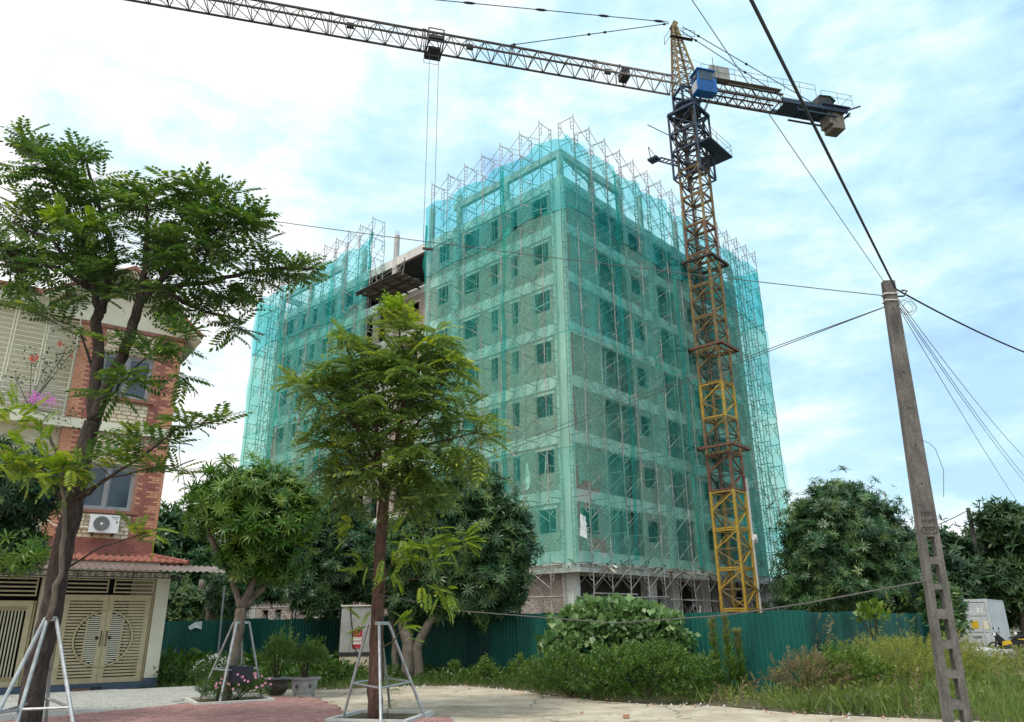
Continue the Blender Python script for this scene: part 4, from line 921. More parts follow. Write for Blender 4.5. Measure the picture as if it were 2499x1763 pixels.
# cable duct and white camera low on the mast
b = MB().mat('ac_white')
p = [BP('R', 0, 0, 0) * 0] ; 
o = MB().mat('kerb_white'); o.obox((.86, -.98, 0), (.12, 0, 0), (0, .12, 0), (0, 0, 10.4)); oo = o.build('cable_duct', crane); oo.matrix_world = CR
o = MB().mat('ac_white'); o.box(.5, -1.25, 6.4, .95, -1.05, 6.58); o.box(.86, -1.2, 6.25, 1.02, -.98, 6.8); oo = o.build('security_camera', crane); oo.matrix_world = CR

# ================================================================ corrugated site fence
FP = [(-22.0, 31.5), (-13.5, 30.6), (-6.2, 29.3), (-3.3, 28.15), (0.45, 25.2), (3.2, 22.6), (5.85, 20.1), (7.2, 19.6), (24.0, 45.5), (29.5, 55.0)]
FH = [1.75, 1.78, 1.84, 1.92, 1.88, 1.82, 1.80, 1.80, 1.84, 1.84]
FH = [h + .05 for h in FH]
t = thing('site_fence', 'dark green corrugated metal fence running in front of the building site', 'fence')
seg = []; tot = 0
for i in range(len(FP) - 1):
    L = math.dist(FP[i], FP[i + 1]); seg.append((tot, tot + L, i)); tot += L
def fpt(d):
    d = min(max(d, 0), tot - 1e-6)
    for a, c, i in seg:
        if a <= d <= c:
            f = (d - a) / (c - a); p, q = FP[i], FP[i + 1]
            return np.array([p[0] + (q[0] - p[0]) * f, p[1] + (q[1] - p[1]) * f]), unit(np.array([q[0] - p[0], q[1] - p[1]])), FH[i] + (FH[i + 1] - FH[i]) * f
pw = 1.06; d = 0.0; k = 0
while d < tot - .3:
    b = MB().mat(random.choice(['fence_green', 'fence_green', 'fence_green_b', 'fence_green_c'])); dz = random.uniform(-.03, .03); of = .012 * (k % 2); V = []; n = 0; x = d
    far = np.linalg.norm(fpt(d)[0]) > 34
    prof = [(0, 0), (.035, 0), (.055, .028), (.10, .028), (.12, 0)] if not far else [(0, 0), (.08, .03), (.16, 0)]
    per = .1325 if not far else .2
    xs = []
    while x < d + pw + .03:
        for px, py in prof[:-1]: xs.append((x + px, py))
        x += per
    for xx, yy in xs:
        p, tdir, h = fpt(xx); nn = np.array([tdir[1], -tdir[0]]); q = p + nn * (yy + of)
        V += [(q[0], q[1], -.02), (q[0], q[1], h + dz)]
    b.add(V, [(2 * i, 2 * i + 2, 2 * i + 3, 2 * i + 1) for i in range(len(V) // 2 - 1)]); b.build('panel', t); d += pw; k += 1
d = 1.5
while d < tot:
    p, tdir, h = fpt(d); q = p + np.array([-tdir[1], tdir[0]]) * .06; b = MB().mat('mast_rust'); b.beam((q[0], q[1], 0), (q[0], q[1], h - .05), .05); b.build('post', t); d += 3.18

# ================================================================ the tiled house on the left
hs_ = thing('tiled_house', 'two storey house clad in orange and cream tiles behind cream slatted gates', 'house')
def hbox(b, u0, u1, o0, o1, z0, z1): return b.obox(HP(u0, o0, z0), HT * (u1 - u0), HN * (o1 - o0), (0, 0, z1 - z0))
def hpart(name, mat, *bx, parent=None):
    b = MB().mat(mat)
    for q in bx: hbox(b, *q)
    return b.build(name, parent or hs_)
UO = -.9                                                           # the upper wall stands back
hpart('wall', 'cream', (0.0, .36, -7, 0, .26, 3.15)); hpart('wall', 'cream', (.36, 8.5, -.3, -.03, 2.96, 3.45))
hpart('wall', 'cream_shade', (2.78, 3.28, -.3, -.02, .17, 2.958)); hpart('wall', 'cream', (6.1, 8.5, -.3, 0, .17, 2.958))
hpart('plinth', 'plinth_blue', (-.02, 8.5, -.6, .03, 0, .17)); hpart('plinth', 'plinth_blue', (-.018, .38, -.58, .028, .172, .262))
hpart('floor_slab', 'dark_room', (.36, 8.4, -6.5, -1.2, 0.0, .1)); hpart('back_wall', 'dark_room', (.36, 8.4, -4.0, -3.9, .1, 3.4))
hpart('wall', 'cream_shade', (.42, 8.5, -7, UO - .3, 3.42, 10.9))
b = MB().mat('mortar'); fbr = [(1.19, 2.78)]
for z0, z1, holes in ((3.5, 7.34, [(1.24, 2.72, 4.98, 6.34)]), (7.68, 10.8, [(1.24, 2.72, 8.5, 9.92)])):
    us = [.42, 1.24, 2.72, 3.46]; zs = [z0, holes[0][2], holes[0][3], z1]
    for i in range(3):
        for j in range(3):
            if i == 1 and j == 1: continue
            b.mat('mortar' if i != 1 else 'stone_joint')
            hbox(b, us[i], us[i + 1], UO - .3, UO - .0, zs[j], zs[j + 1])
b.build('wall', hs_)
hpart('cornice', 'cream', (.36, 9.0, UO - .25, UO + .09, 7.36, 7.66)); hpart('cornice', 'sill_brown', (.36, 3.5, UO - .2, UO + .07, 10.72, 10.84))
hpart('gutter_line', 'cream', (.4, 8.5, -.9, -.55, 3.45, 3.6))
# brick slips in quoins, cream stone panel between
def pieces(parent, name, items, mk, maxn=300):
    """items: (priority, key, u, z, width); single pieces up to the limit, the rest joined"""
    items.sort(key=lambda q: q[0]); cache = {}; rest = MB()
    M4 = Matrix(((HT[0], -HN[0], 0, 0), (HT[1], -HN[1], 0, 0), (0, 0, 1, 0), (0, 0, 0, 1)))
    for i, (pr, key, u, z, wd) in enumerate(items):
        kk = (key, round(wd, 3)); 
        if kk not in cache: b0 = mk(key, wd); cache[kk] = (b0, b0.mesh(name))
        b0, me = cache[kk]; P = HP(u, UO + .001, z)
        if i < maxn:
            o = link(name, me, parent); o.matrix_world = Matrix.Translation(P) @ M4
        else:
            for f, m_ in zip(b0.f, b0.m):
                pass
            rest.mat(b0.mats[0]).add([tuple(P + HT * v[0] - HN * v[1] + np.array([0, 0, v[2]])) for v in b0.v], b0.f)
    if rest.v: rest.build(name, parent, kind='stuff')
def slip(key, wd):
    b = MB().mat(key); d = .016 if key == 'brick_red' else .012; g = .010
    b.box(0, -d, 0, wd - g, 0, .066); return b
items = []; rh = .076
def row_items(z, u0, u1, red, off):
    u = u0 - off
    while u < u1 - .02:
        a, c = max(u, u0), min(u + .235, u1)
        if c - a > .05:
            m_ = (a + c) / 2; isred = any(r0 < m_ < r1 for r0, r1 in red)
            items.append((abs(z - 5) + a * .1, 'brick_red' if isred else 'brick_orange', a, z, c - a))
        u += .235
z = 3.62; k = 0
while z < 10.7:
    if not 7.28 < z < 7.68:
        if z < 4.1 or 7.68 < z < 7.7: row_items(z, .42, 3.46, [(0, 9)], .1175 * (k % 2))
        else:
            e = .16 if (k // 3) % 2 else 0.0
            row_items(z, .42, 1.17, [(.72 - e, 1.1 - e * .2)] if (k // 3) % 2 else [(.8, 1.17)], .1175 * (k % 2)); row_items(z, 2.8, 3.46, [(2.8 + e, 3.05)], .1175 * (k % 2))
    z += rh; k += 1
pieces(hs_, 'brick_tile', items, slip)
def stone(key, wd):
    b = MB().mat('stone_cream'); d = .02 + .008 * key; V = [(0.004, 0, 0.004), (wd - .016, 0, .004), (wd - .016, 0, .112), (.004, 0, .112), (.014, -d, .012), (wd - .026, -d, .016), (wd - .03, -d, .1), (.016, -d, .104)]
    b.add(V, [(4, 5, 6, 7), (0, 1, 5, 4), (1, 2, 6, 5), (2, 3, 7, 6), (3, 0, 4, 7)]); return b
items = []
for z0, z1 in ((4.14, 4.86), (6.4, 7.3), (7.72, 8.36), (9.98, 10.7)):
    z = z0; k = 0
    while z + .11 <= z1 + .01:
        u = 1.19 - (.13 if k % 2 else 0)
        while u < 2.77:
            wd = random.choice((.22, .27, .31)); a, c = max(u, 1.2), min(u + wd, 2.77)
            if c - a > .08: items.append((z, k % 3, a, z, round(c - a, 2)))
            u += wd
        z += .12; k += 1
pieces(hs_, 'stone_block', items, stone)
# windows
for zb, zt in ((4.98, 6.34), (8.5, 9.92)):
    wn = MB().mat('frame_grey')
    for q in ((1.24, 2.72, zb, zb + .07), (1.24, 2.72, zt - .06, zt)): hbox(wn, q[0], q[1], UO - .14, UO - .05, q[2], q[3])
    for u in (1.24, 2.66): hbox(wn, u, u + .06, UO - .139, UO - .051, zb + .07, zt - .06)
    hbox(wn, 1.95, 2.01, UO - .139, UO - .049, zb + .07, zt - .06)
    wo = wn.build('window', hs_)
    for u0, u1 in ((1.3, 1.95), (2.01, 2.66)):
        b = MB().mat('frame_grey')
        for q in ((u0, u1, zb + .07, zb + .12), (u0, u1, zt - .11, zt - .06)): hbox(b, q[0], q[1], UO - .12, UO - .075, q[2], q[3])
        for u in (u0, u1 - .05): hbox(b, u, u + .05, UO - .119, UO - .076, zb + .12, zt - .11)
        b.build('sash', wo)
        b = MB().mat('glass_blue'); hbox(b, u0 + .05, u1 - .05, UO - .1, UO - .095, zb + .12, zt - .11); b.build('pane', wo)
    hpart('window_sill', 'sill_brown', (1.07, 2.86, UO - .05, UO + .13, zb - .1, zb - .01)); hpart('dark_backing', 'dark_room', (1.25, 2.71, UO - .26, UO - .24, zb, zt))  # black sheet added behind the glass, painted as the dark room
# balcony recess at the left with railings
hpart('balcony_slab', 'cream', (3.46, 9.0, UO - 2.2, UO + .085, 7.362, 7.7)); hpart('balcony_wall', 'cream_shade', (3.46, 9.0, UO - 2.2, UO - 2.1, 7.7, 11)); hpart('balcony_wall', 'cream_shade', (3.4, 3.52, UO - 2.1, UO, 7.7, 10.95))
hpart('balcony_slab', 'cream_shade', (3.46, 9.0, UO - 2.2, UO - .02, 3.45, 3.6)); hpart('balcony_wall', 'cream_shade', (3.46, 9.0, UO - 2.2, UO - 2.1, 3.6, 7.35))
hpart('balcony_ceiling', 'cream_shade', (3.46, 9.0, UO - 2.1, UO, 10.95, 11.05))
hpart('balcony_door', 'glass_blue', (3.75, 4.2, UO - 2.1, UO - 2.06, 7.7, 10.4)); hpart('balcony_window', 'glass_blue', (4.9, 7.2, UO - 2.1, UO - 2.05, 9.7, 10.4)); hpart('balcony_window', 'glass_blue', (4.2, 5.2, UO - 2.1, UO - 2.05, 4.6, 6.0))
rl = thing('balcony_railing', 'cream metal bars closing the upper balcony of the tiled house', 'railing')
b = None
for z in np.arange(7.8, 10.95, .155):
    b = MB().mat('cream'); p0, p1 = HP(3.5, UO + .02, z), HP(8.6, UO + .02, z); b.tube([p0, p1], .011, 5); b.build('bar', rl)
for u in (3.52, 4.32, 4.4, 5.16, 5.24, 6.0, 6.08, 6.84, 6.92): b = MB().mat('cream'); b.tube([HP(u, UO + .035, 7.7), HP(u, UO + .035, 10.95)], .016, 5); b.build('upright', rl)
for z in (7.85, 8.0, 8.15, 8.3, 8.48): b = MB().mat('kerb_white'); b.tube([HP(3.55, UO + .07, z), HP(8.6, UO + .07, z)], .02, 5); b.build('guard_rail', rl)
# roof
hpart('fascia', 'cream', (3.9, 9.3, UO - .1, UO + .12, 10.96, 11.4)); hpart('roof_edge', 'sill_brown', (3.9, 9.4, UO - 1.5, UO + .28, 11.402, 11.5))
b = MB().mat('cream')
pk = (2.35, 12.55)
for oo, nm in ((UO + .02, 0),): b.add([HP(.42, oo, 10.84), HP(4.3, oo, 10.84), HP(4.3, oo, 11.35), HP(pk[0], oo, pk[1] - .12), HP(.42, oo, 11.05)], [(0, 1, 2, 3, 4)])
b.build('gable_wall', hs_)
for (ua, za), (ub, zb_) in (((.0, 10.62), pk), ((4.9, 10.95), pk)):
    b = MB().mat('cream'); dU = ub - ua; dZ = zb_ - za
    b.obox(HP(ua, UO + .62, za), HT * dU + np.array([0, 0, dZ]), -HN * 7, (0, 0, .13)); b.build('roof_slope', hs_)
    b = MB().mat('sill_brown'); b.obox(HP(ua - .03, UO + .68, za + .134), HT * dU + np.array([0, 0, dZ]), -HN * 7.1, (0, 0, .13)); b.build('roof_edge', hs_)
hpart('wall', 'cream', (.42, .62, -7, UO - .3, 10.85, 11.05))
# tiled skirt roof
tl = MB().mat('roof_tile'); n_ = 6
prof = [(-.1, 0), (-.07, .035), (0, .055), (.07, .035), (.1, 0)]
V = []
for f in (0, 1):
    for x, z in prof: V.append((x * (1 - .08 * (1 - f)), 0 + .27 * f, z + .0))
tl.add(V, [(i, i + 1, i + 6, i + 5) for i in range(4)]); tl.add([(-.1, 0, 0), (-.07, 0, .035), (0, 0, .055), (.07, 0, .035), (.1, 0, 0)], [(0, 4, 3, 2, 1)])
tme = tl.mesh('roof_tile'); sl = math.atan2(.235, .95)
M4 = Matrix(((HT[0], -HN[0], 0, 0), (HT[1], -HN[1], 0, 0), (0, 0, 1, 0), (0, 0, 0, 1)))
sk = hpart('skirt_roof', 'roof_tile', (-.2, 8.4, -.95, -.02, 3.41, 3.425))
b = MB().mat('roof_tile'); b.add([HP(.5, -.93, 3.665), HP(8.4, -.93, 3.665), HP(8.4, .03, 3.43), HP(-.35, .03, 3.43)], [(0, 1, 2, 3)]); b.build('roof_deck', sk)
cnt = 0
for r_ in range(4):
    for c_ in range(44):
        u = -.3 + .2 * c_ + .01; o_ = .05 - r_ * .245; z = 3.425 + r_ * .06
        if u < -.35 + r_ * .24: continue
        if cnt >= 300 or u > 8.3: continue
        o = link('tile', tme, sk); o.matrix_world = Matrix.Translation(HP(u + .1, o_, z)) @ M4 @ Matrix.Rotation(sl, 4, 'X') @ Matrix.Rotation(random.uniform(-.02, .02), 4, 'Z'); cnt += 1
for k in range(6):
    f = k / 6; b = MB().mat('roof_tile'); p = HP(.52 - .9 * f, -.93 + .98 * f, 3.71 - .25 * f); q = HP(.52 - .9 * (f + .2), -.93 + .98 * (f + .2), 3.71 - .25 * (f + .2)); b.tube([p, q], [.06, .085], 7); b.build('ridge_tile', sk)
# corrugated canopy and scrollwork
cv = thing('sheet_canopy', 'brown corrugated sheet canopy over the gates of the tiled house', 'canopy')
V = []; n = 0; us = np.arange(-1.25, 7.0, .045)
for u in us:
    zz = .022 * math.sin(u * 2 * math.pi / .18); V += [HP(u, 1.35, 3.12 + zz), HP(u, -.02, 3.37 + zz)]
b = MB().mat('canopy_sheet'); b.add(V, [(2 * i, 2 * i + 1, 2 * i + 3, 2 * i + 2) for i in range(len(us) - 1)]); b.build('roof_sheet', cv)
b = MB().mat('black_metal')
for z in (2.93, 3.07): b.beam(HP(-.05, 1.2, z), HP(6.9, 1.2, z), .03)
for u in (-.03, 1.25, 2.6, 3.0, 3.95, 5.2, 6.5): b.beam(HP(u, 1.2, 2.9), HP(u, 1.2, 3.1), .025)
for u in (-.03, 2.85, 6.6): b.beam(HP(u, 1.2, 3.05), HP(u, .02, 3.3), .035)
b.beam(HP(-.03, 1.2, 2.95), HP(-.03, .03, 2.2), .03); b.build('support_frame', cv)
def scroll(u, flip):
    b = MB().mat('black_metal'); r0 = .055; pts = []
    for k in range(16): a = k * .62; rr = r0 * (1 - k / 22); pts.append(HP(u + rr * math.cos(a + 2) * 1.0, 1.2, 3.005 + rr * math.sin(a + 2)))
    pts = pts[::-1]; u2 = u + .2
    for k in range(16): a = k * .62; rr = r0 * (1 - k / 22); pts.append(HP(u2 - rr * math.cos(a + 2), 1.2, 2.995 - rr * math.sin(a + 2)))
    b.tube(pts, .008, 4); b.build('scroll', cv)
u = .1
while u < 6.5: scroll(u, 0); u += .36 if int(u * 10) % 3 else .42
for u in (.02, .35): pass
# gates
def gate(label, u0, u1, z0, z1, kind, split=None):
    g = thing('gate', label, 'gate')
    fr = .12
    leaves = [(u0, split), (split, u1)] if split else [(u0, u1)]
    cu, cz, rad = 1.555, 1.335, .735
    for (a, c) in leaves:
        lf = MB().mat('gate_gold')
        for q in ((a + .004, c - .004, z0, z0 + .14), (a + .004, c - .004, z1 - .14, z1)): hbox(lf, q[0], q[1], -.1, -.04, q[2], q[3])
        for q in ((a + .004, a + .14), (c - .14, c - .004)): hbox(lf, q[0], q[1], -.099, -.041, z0 + .14, z1 - .14)
        lo = lf.build('gate_leaf', g)
        if kind == 'slats':
            sgn = -1 if a < cu - .3 else 1; ins = a + .14, c - .14
            z = z0 + .17
            def sl_(ua, ub, z_, h, mat='gate_gold'):
                if ub - ua > .02: b = MB().mat(mat); hbox(b, ua, ub, -.085, -.06, z_, z_ + h); b.build('slat', lo)
            bar = .45                                              # upright bars inside the circle
            while z < z1 - .15:
                zm = z + .03; dz_ = abs(zm - cz)
                if dz_ >= rad: sl_(ins[0], ins[1], z, .055)
                else:
                    ch = math.sqrt(rad * rad - dz_ * dz_)
                    if sgn < 0: sl_(ins[0], cu - ch - .03, z, .055)
                    else: sl_(cu + ch + .03, ins[1], z, .055)
                    chi = math.sqrt(max(0, (rad - .05) ** 2 - dz_ * dz_))
                    if chi > bar + .05:
                        if sgn < 0: sl_(cu - chi, cu - bar - .02, z, .05)
                        else: sl_(cu + bar + .02, cu + chi, z, .05)
                z += .083
            z = cz - .66
            while z < cz + .66:
                ch = math.sqrt(max(0, (rad - .05) ** 2 - (z + .015 - cz) ** 2)); e = min(ch, bar - .02)
                if e > .14:
                    if sgn < 0: sl_(cu - e, c - .14, z, .03, 'cream')
                    else: sl_(a + .14, cu + e, z, .03, 'cream')
                z += .055
            b = MB().mat('gate_trim'); pts = []
            for k in range(19):
                aa = math.pi / 2 + sgn * -1 * math.pi * k / 18 if False else (math.pi / 2 + (math.pi * k / 18 if sgn < 0 else -math.pi * k / 18))
                pts.append(HP(cu + rad * math.cos(aa), -.045, cz + rad * math.sin(aa)))
            b.mat('gate_gold').tube(pts, .032, 5); b.build('ring', lo)
            b = MB().mat('gate_gold'); zz = math.sqrt(rad ** 2 - bar ** 2); uu = cu + sgn * bar; hbox(b, uu - .02, uu + .02, -.09, -.045, cz - zz, cz + zz); b.build('upright', lo)
            hu = cu + sgn * .07; b = MB().mat('black_metal'); b.tube([HP(hu, -.04, cz - .2), HP(hu, .02, cz - .15), HP(hu, .02, cz + .15), HP(hu, -.04, cz + .2)], .014, 5); b.build('handle', lo)
            b = MB().mat('black_metal'); hbox(b, cu + sgn * .16 - .04, cu + sgn * .16 + .04, -.06, -.04, cz - .03, cz + .06); b.build('lock_plate', lo)
        else:
            u = ins0 = a + .2
            for q in ((a + .1, c - .1, z0 + .14, z0 + .24), (a + .1, c - .1, z1 - .26, z1 - .14)): b = MB().mat('gate_trim'); hbox(b, q[0], q[1], -.08, -.05, q[2], q[3]); b.build('trim', lo)
            while u < c - .2:
                b = MB().mat('cream_shade'); hbox(b, u, u + .035, -.085, -.055, z0 + .24, z1 - .26); b.build('slat', lo); u += .078
    for u in (u0 - .06, u1 + .01):
        b = MB().mat('gate_trim'); hbox(b, u, u + .05, -.09, -.035, z0, z1); b.build('trim', g)
    return g
gate('double cream slatted gate with a round ring motif in the middle', .44, 2.67, .18, 2.5, 'slats', 1.555)
gate('cream gate with narrow upright slats, left of the forked tree', 3.38, 5.9, .18, 2.33, 'bars')
def transom(label, u0, u1, z0, z1, n):
    g = thing('transom_grille', label, 'grille', 'grilles above the gates')
    for q in ((u0, u0 + .035, z0, z1), (u1 - .035, u1, z0, z1)): b = MB().mat('gate_gold'); hbox(b, q[0], q[1], -.1, -.05, q[2], q[3]); b.build('stile', g)
    for k in range(n):
        z = z0 + (z1 - z0 - .04) * k / (n - 1); b = MB().mat('gate_gold'); hbox(b, u0 + .036, u1 - .036, -.095, -.055, z, z + .04); b.build('bar', g)
transom('slatted grille over the right leaf of the ring motif gate', .42, 1.48, 2.56, 2.93, 4)
transom('slatted grille over the left leaf of the ring motif gate', 1.62, 2.74, 2.56, 2.93, 4)
transom('long slatted grille over the upright slatted gate', 3.36, 5.9, 2.45, 2.93, 5)
# air conditioner on the wall
ac = thing('air_conditioner', 'white air conditioner unit with round grey fan under the lower window', 'air conditioner')
b = MB().mat('ac_white'); hbox(b, 1.55, 2.33, UO + .1, UO + .38, 4.27, 4.79); b.build('casing', ac)
fc = HP(2.02, UO + .385, 4.53)
b = MB().mat('ac_fan'); V = [fc + HT * .21 * math.cos(a) + np.array([0, 0, .21 * math.sin(a)]) + HN * .006 for a in np.linspace(0, 2 * math.pi, 25)[:-1]]; b.add(V, [tuple(range(24))])
fo = b.build('fan_grille', ac)
b = MB().mat('cabinet_grey')
for rr in (.215, .17, .13, .09): b.tube([fc + HT * rr * math.cos(a) + np.array([0, 0, rr * math.sin(a)]) + HN * .014 for a in np.linspace(0, 2 * math.pi, 25)], .004, 4, False)
for a in np.linspace(0, 2 * math.pi, 25)[:-1]: b.tube([fc + HN * .014 + HT * .03 * math.cos(a) + np.array([0, 0, .03 * math.sin(a)]), fc + HN * .014 + HT * .21 * math.cos(a + .5) + np.array([0, 0, .21 * math.sin(a + .5)])], .003, 3, False)
b.build('grille_wires', fo)
b = MB().mat('ac_white'); V = [fc + HT * .04 * math.cos(a) + np.array([0, 0, .04 * math.sin(a)]) + HN * .02 for a in np.linspace(0, 2 * math.pi, 13)[:-1]]; b.add(V, [tuple(range(12))]); b.build('hub', fo)
b = MB().mat('black_metal'); 
for u in (1.66, 2.2): b.beam(HP(u, UO, 4.22), HP(u, UO + .4, 4.24), .04)
b.build('bracket', ac)
b = MB().mat('black_metal')
for k in range(12): hbox(b, 2.332, 2.335, UO + .14 + .0, UO + .2, 4.31 + k * .038, 4.33 + k * .038); hbox(b, 2.332, 2.335, UO + .25, UO + .31, 4.31 + k * .038, 4.33 + k * .038)
b.build('vents', ac, kind='stuff')
b = MB().mat('cream'); b.tube([HP(2.33, UO + .2, 4.42), HP(2.7, UO + .12, 4.46), HP(3.2, UO + .05, 4.44), HP(3.4, UO + .05, 4.6)], .02, 6); b.build('pipe', ac)
def text(body, p, xdir, ydir, size, mat, parent, name='lettering', depth=.0015):
    c = bpy.data.curves.new(name, 'FONT'); c.body = body; c.size = size; c.extrude = depth; c.align_x = 'CENTER'; c.align_y = 'CENTER'; c.materials.append(MATS[mat])
    o = bpy.data.objects.new(name, c); COL.objects.link(o); x = Vector(xdir).normalized(); y = Vector(ydir).normalized(); zv = x.cross(y)
    bpy.context.view_layer.update(); me = bpy.data.meshes.new_from_object(o.evaluated_get(bpy.context.evaluated_depsgraph_get())); bpy.data.objects.remove(o)
    if not me.materials: me.materials.append(MATS[mat])
    o = link(name, me, parent)
    o.matrix_world = Matrix(((x[0], y[0], zv[0], p[0]), (x[1], y[1], zv[1], p[1]), (x[2], y[2], zv[2], p[2]), (0, 0, 0, 1)))
    return o
text('Panasonic', HP(1.67, UO + .385, 4.735), -HT, (0, 0, 1), .05, 'print_dark', ac); text('INVERTER', HP(1.66, UO + .385, 4.67), -HT, (0, 0, 1), .024, 'ac_fan', ac)
b = MB().mat('print_dark'); hbox(b, 1.60, 1.64, UO + .38, UO + .384, 4.57, 4.62); b.build('label', ac)
# shoes and mat
b = MB().mat('sill_brown'); hbox(b, 1.75, 2.15, .1, .45, .05, .065)
for k in range(6): hbox(b, 1.76 + k * .065, 1.79 + k * .065, .12, .43, .066, .075)
tag(b.build('doormat'), 'ribbed brown mat on the pavement at the foot of the gate', 'mat')
b = MB().mat('rubber')
for du in (0, .14): b.add([HP(1.45 + du, .25, .05), HP(1.56 + du, .25, .05), HP(1.55 + du, .5, .05), HP(1.46 + du, .5, .05), HP(1.46 + du, .26, .11), HP(1.55 + du, .26, .11), HP(1.54 + du, .45, .075), HP(1.47 + du, .45, .075)], [(4, 7, 6, 5), (0, 4, 5, 1), (1, 5, 6, 2), (2, 6, 7, 3), (3, 7, 4, 0)])
tag(b.build('shoes'), 'pair of dark shoes on the pavement beside the brown mat', 'shoes')

# ================================================================ utility cabinet with poster
cb = thing('utility_cabinet', 'tall grey utility cabinet with a red poster, standing on a stained concrete plinth', 'cabinet')
Yc = 26.6; pl = at(827, 1600, Yc); pr_ = at(908, 1600, Yc); cx0, cx1 = pl[0], pr_[0]; zt = at(868, 1480, Yc)[2]; zm = at(868, 1592, Yc)[2]
b = MB().mat('cabinet_grey'); b.box(cx0, Yc, zm, cx1, Yc + .5, zt); b.mat('cream').box(cx0 - .03, Yc - .04, zt, cx1 + .03, Yc + .54, zt + .04); b.build('casing', cb)
b = MB().mat('print_dark'); b.box(cx0 - .02, Yc - .02, zm - .12, cx1 + .02, Yc + .5, zm - .003); b.build('skirt', cb)
b = MB().mat('road_concrete'); b.box(cx0 + .02, Yc, 0, cx1 - .05, Yc + .5, zm - .122); b.build('plinth', cb)
xm = cx0 + (cx1 - cx0) * .31
b = MB().mat('concrete_dark'); b.box(xm - .008, Yc - .004, zm + .03, xm + .008, Yc - .001, zt - .03)
b.build('door_gap', cb)
b = MB().mat('cable_black'); b.tube([(xm - .05, Yc - .03, zt + .05), (xm - .03, Yc - .04, zt - .3), (xm + .06, Yc - .04, (zt + zm) / 2), (xm + .08, Yc - .04, zm + .25), (xm + .25, Yc - .04, zm + .02)], .014, 5); b.build('cable', cb)
px0, px1 = at(861, 1537, Yc - .02)[0], at(884, 1537, Yc - .02)[0]; pz1, pz0 = at(872, 1537, Yc)[2], at(872, 1583, Yc)[2]
po = thing('red_poster', 'red and white advertising poster glued to the utility cabinet', 'poster')
b = MB().mat('poster_red'); b.box(px0, Yc - .008, pz0, px1, Yc - .002, pz1); b.build('sheet', po)
dz = pz1 - pz0
b = MB().mat('paper_white'); b.box(px0 + .005, Yc - .011, pz0 + dz * .42, px1 - .01, Yc - .0085, pz0 + dz * .61); b.build('white_band', po)
b = MB().mat('paper_white'); b.box(px0 + .005, Yc - .011, pz0 + dz * .22, px1 - .01, Yc - .0085, pz0 + dz * .39); b.build('white_band', po)
wd = px1 - px0
for mat_, z_, n_, h_ in (('paper_white', .9, 7, .05), ('paper_white', .82, 9, .02), ('paper_white', .73, 7, .035), ('poster_red', .515, 7, .1), ('poster_red', .305, 7, .1), ('paper_white', .06, 10, .02)):
    b = MB().mat(mat_); x = px0 + wd * .1
    for k in range(n_):
        w1 = wd * .8 / n_; hh = dz * h_ * random.uniform(.7, 1); b.box(x, Yc - .014, pz0 + dz * z_, x + w1 * .28, Yc - .0115, pz0 + dz * z_ + hh)
        if k % 2: b.box(x, Yc - .0139, pz0 + dz * z_ + hh * .8, x + w1 * .7, Yc - .0116, pz0 + dz * z_ + hh)
        x += w1
    b.build('print', po, kind='stuff')
# thin lamp poles
def pole(name, label, x, y0, y1, Y, r, mat, head=None, group=None):
    p0, p1 = at(x[0], y0, Y), at(x[1], y1, Y); t = thing(name, label, 'pole', group); b = MB().mat(mat); b.tube([(p0[0], p0[1], 0), p1], r, 8); b.build('shaft', t)
    if head: b = MB().mat('black_metal'); b.box(p1[0] + .05, p1[1] - .15, p1[2] - .42, p1[0] + .5, p1[1] + .2, p1[2] - .06); b.build('lamp_box', t)
pole('lamp_pole', 'thin pale pole with a dark box at its top, beside the big mango tree', (1246, 1241), 1495, 1235, 26.5, .04, 'kerb_white', True)
pole('thin_pole', 'thin dark grey pole behind the small round mango tree', (528, 548), 1640, 1430, 27.5, .035, 'cabinet_grey')

# ================================================================ concrete utility pole with slots, cables
PY = 10.5
def pc(y): return at(2167 + (y - 690) * (2337 - 2167) / (1763 - 690), y, PY)
p_top, p_bot = pc(688), pc(1763); ax = unit(p_top - p_bot); p_bot = p_bot - ax * (p_bot[2] + .3) / ax[2]
sx = unit(np.cross(ax, np.array([0.1, 1, 0]))); sx = sx if sx[0] > 0 else -sx; sy = unit(np.cross(sx, ax)); sy = sy if sy[1] > 0 else -sy
Lp = float((p_top - p_bot) @ ax)
def pw_(h): return .17 + (.33 - .17) * (1 - h / Lp)
def pd_(h): return .11 + (.14 - .11) * (1 - h / Lp)
def hh_(y): return float((pc(y) - p_bot) @ ax)
up_ = thing('utility_pole', 'tall weathered concrete utility pole with rectangular slots and stamped letters', 'utility pole')
def pslab(b, h0, h1, f0, f1):
    V = []
    for h in (h0, h1):
        for fx, fy in ((f0, -.5), (f1, -.5), (f1, .5), (f0, .5)): V.append(p_bot + ax * h + sx * pw_(h) * fx + sy * pd_(h) * fy)
    b.add(V, [(0, 3, 2, 1), (4, 5, 6, 7), (0, 1, 5, 4), (1, 2, 6, 5), (2, 3, 7, 6), (3, 0, 4, 7)])
slots = [(1311, 1360), (1378, 1425), (1439, 1487), (1511, 1561), (1583, 1634), (1655, 1707), (1731, 1790)]
sh = sorted([(hh_(b_), hh_(a_)) for a_, b_ in slots]); 
b = MB().mat('pole_concrete'); ztop = sh[-1][1]
pslab(b, 0, ztop, -.5, -.2); b.build('leg', up_); b = MB().mat('pole_concrete'); pslab(b, 0, ztop, .2, .5); b.build('leg', up_)
lo = 0
for a_, c_ in sh:
    if a_ > lo + .02: b = MB().mat('pole_concrete'); pslab(b, lo, a_, -.198, .198); b.build('crossbar', up_)
    lo = c_
b = MB().mat('pole_concrete'); hs2 = np.linspace(ztop, Lp, 9)
for i in range(8): pass
pslab(b, ztop + .001, Lp, -.5, .5); shaft = b.build('shaft', up_)
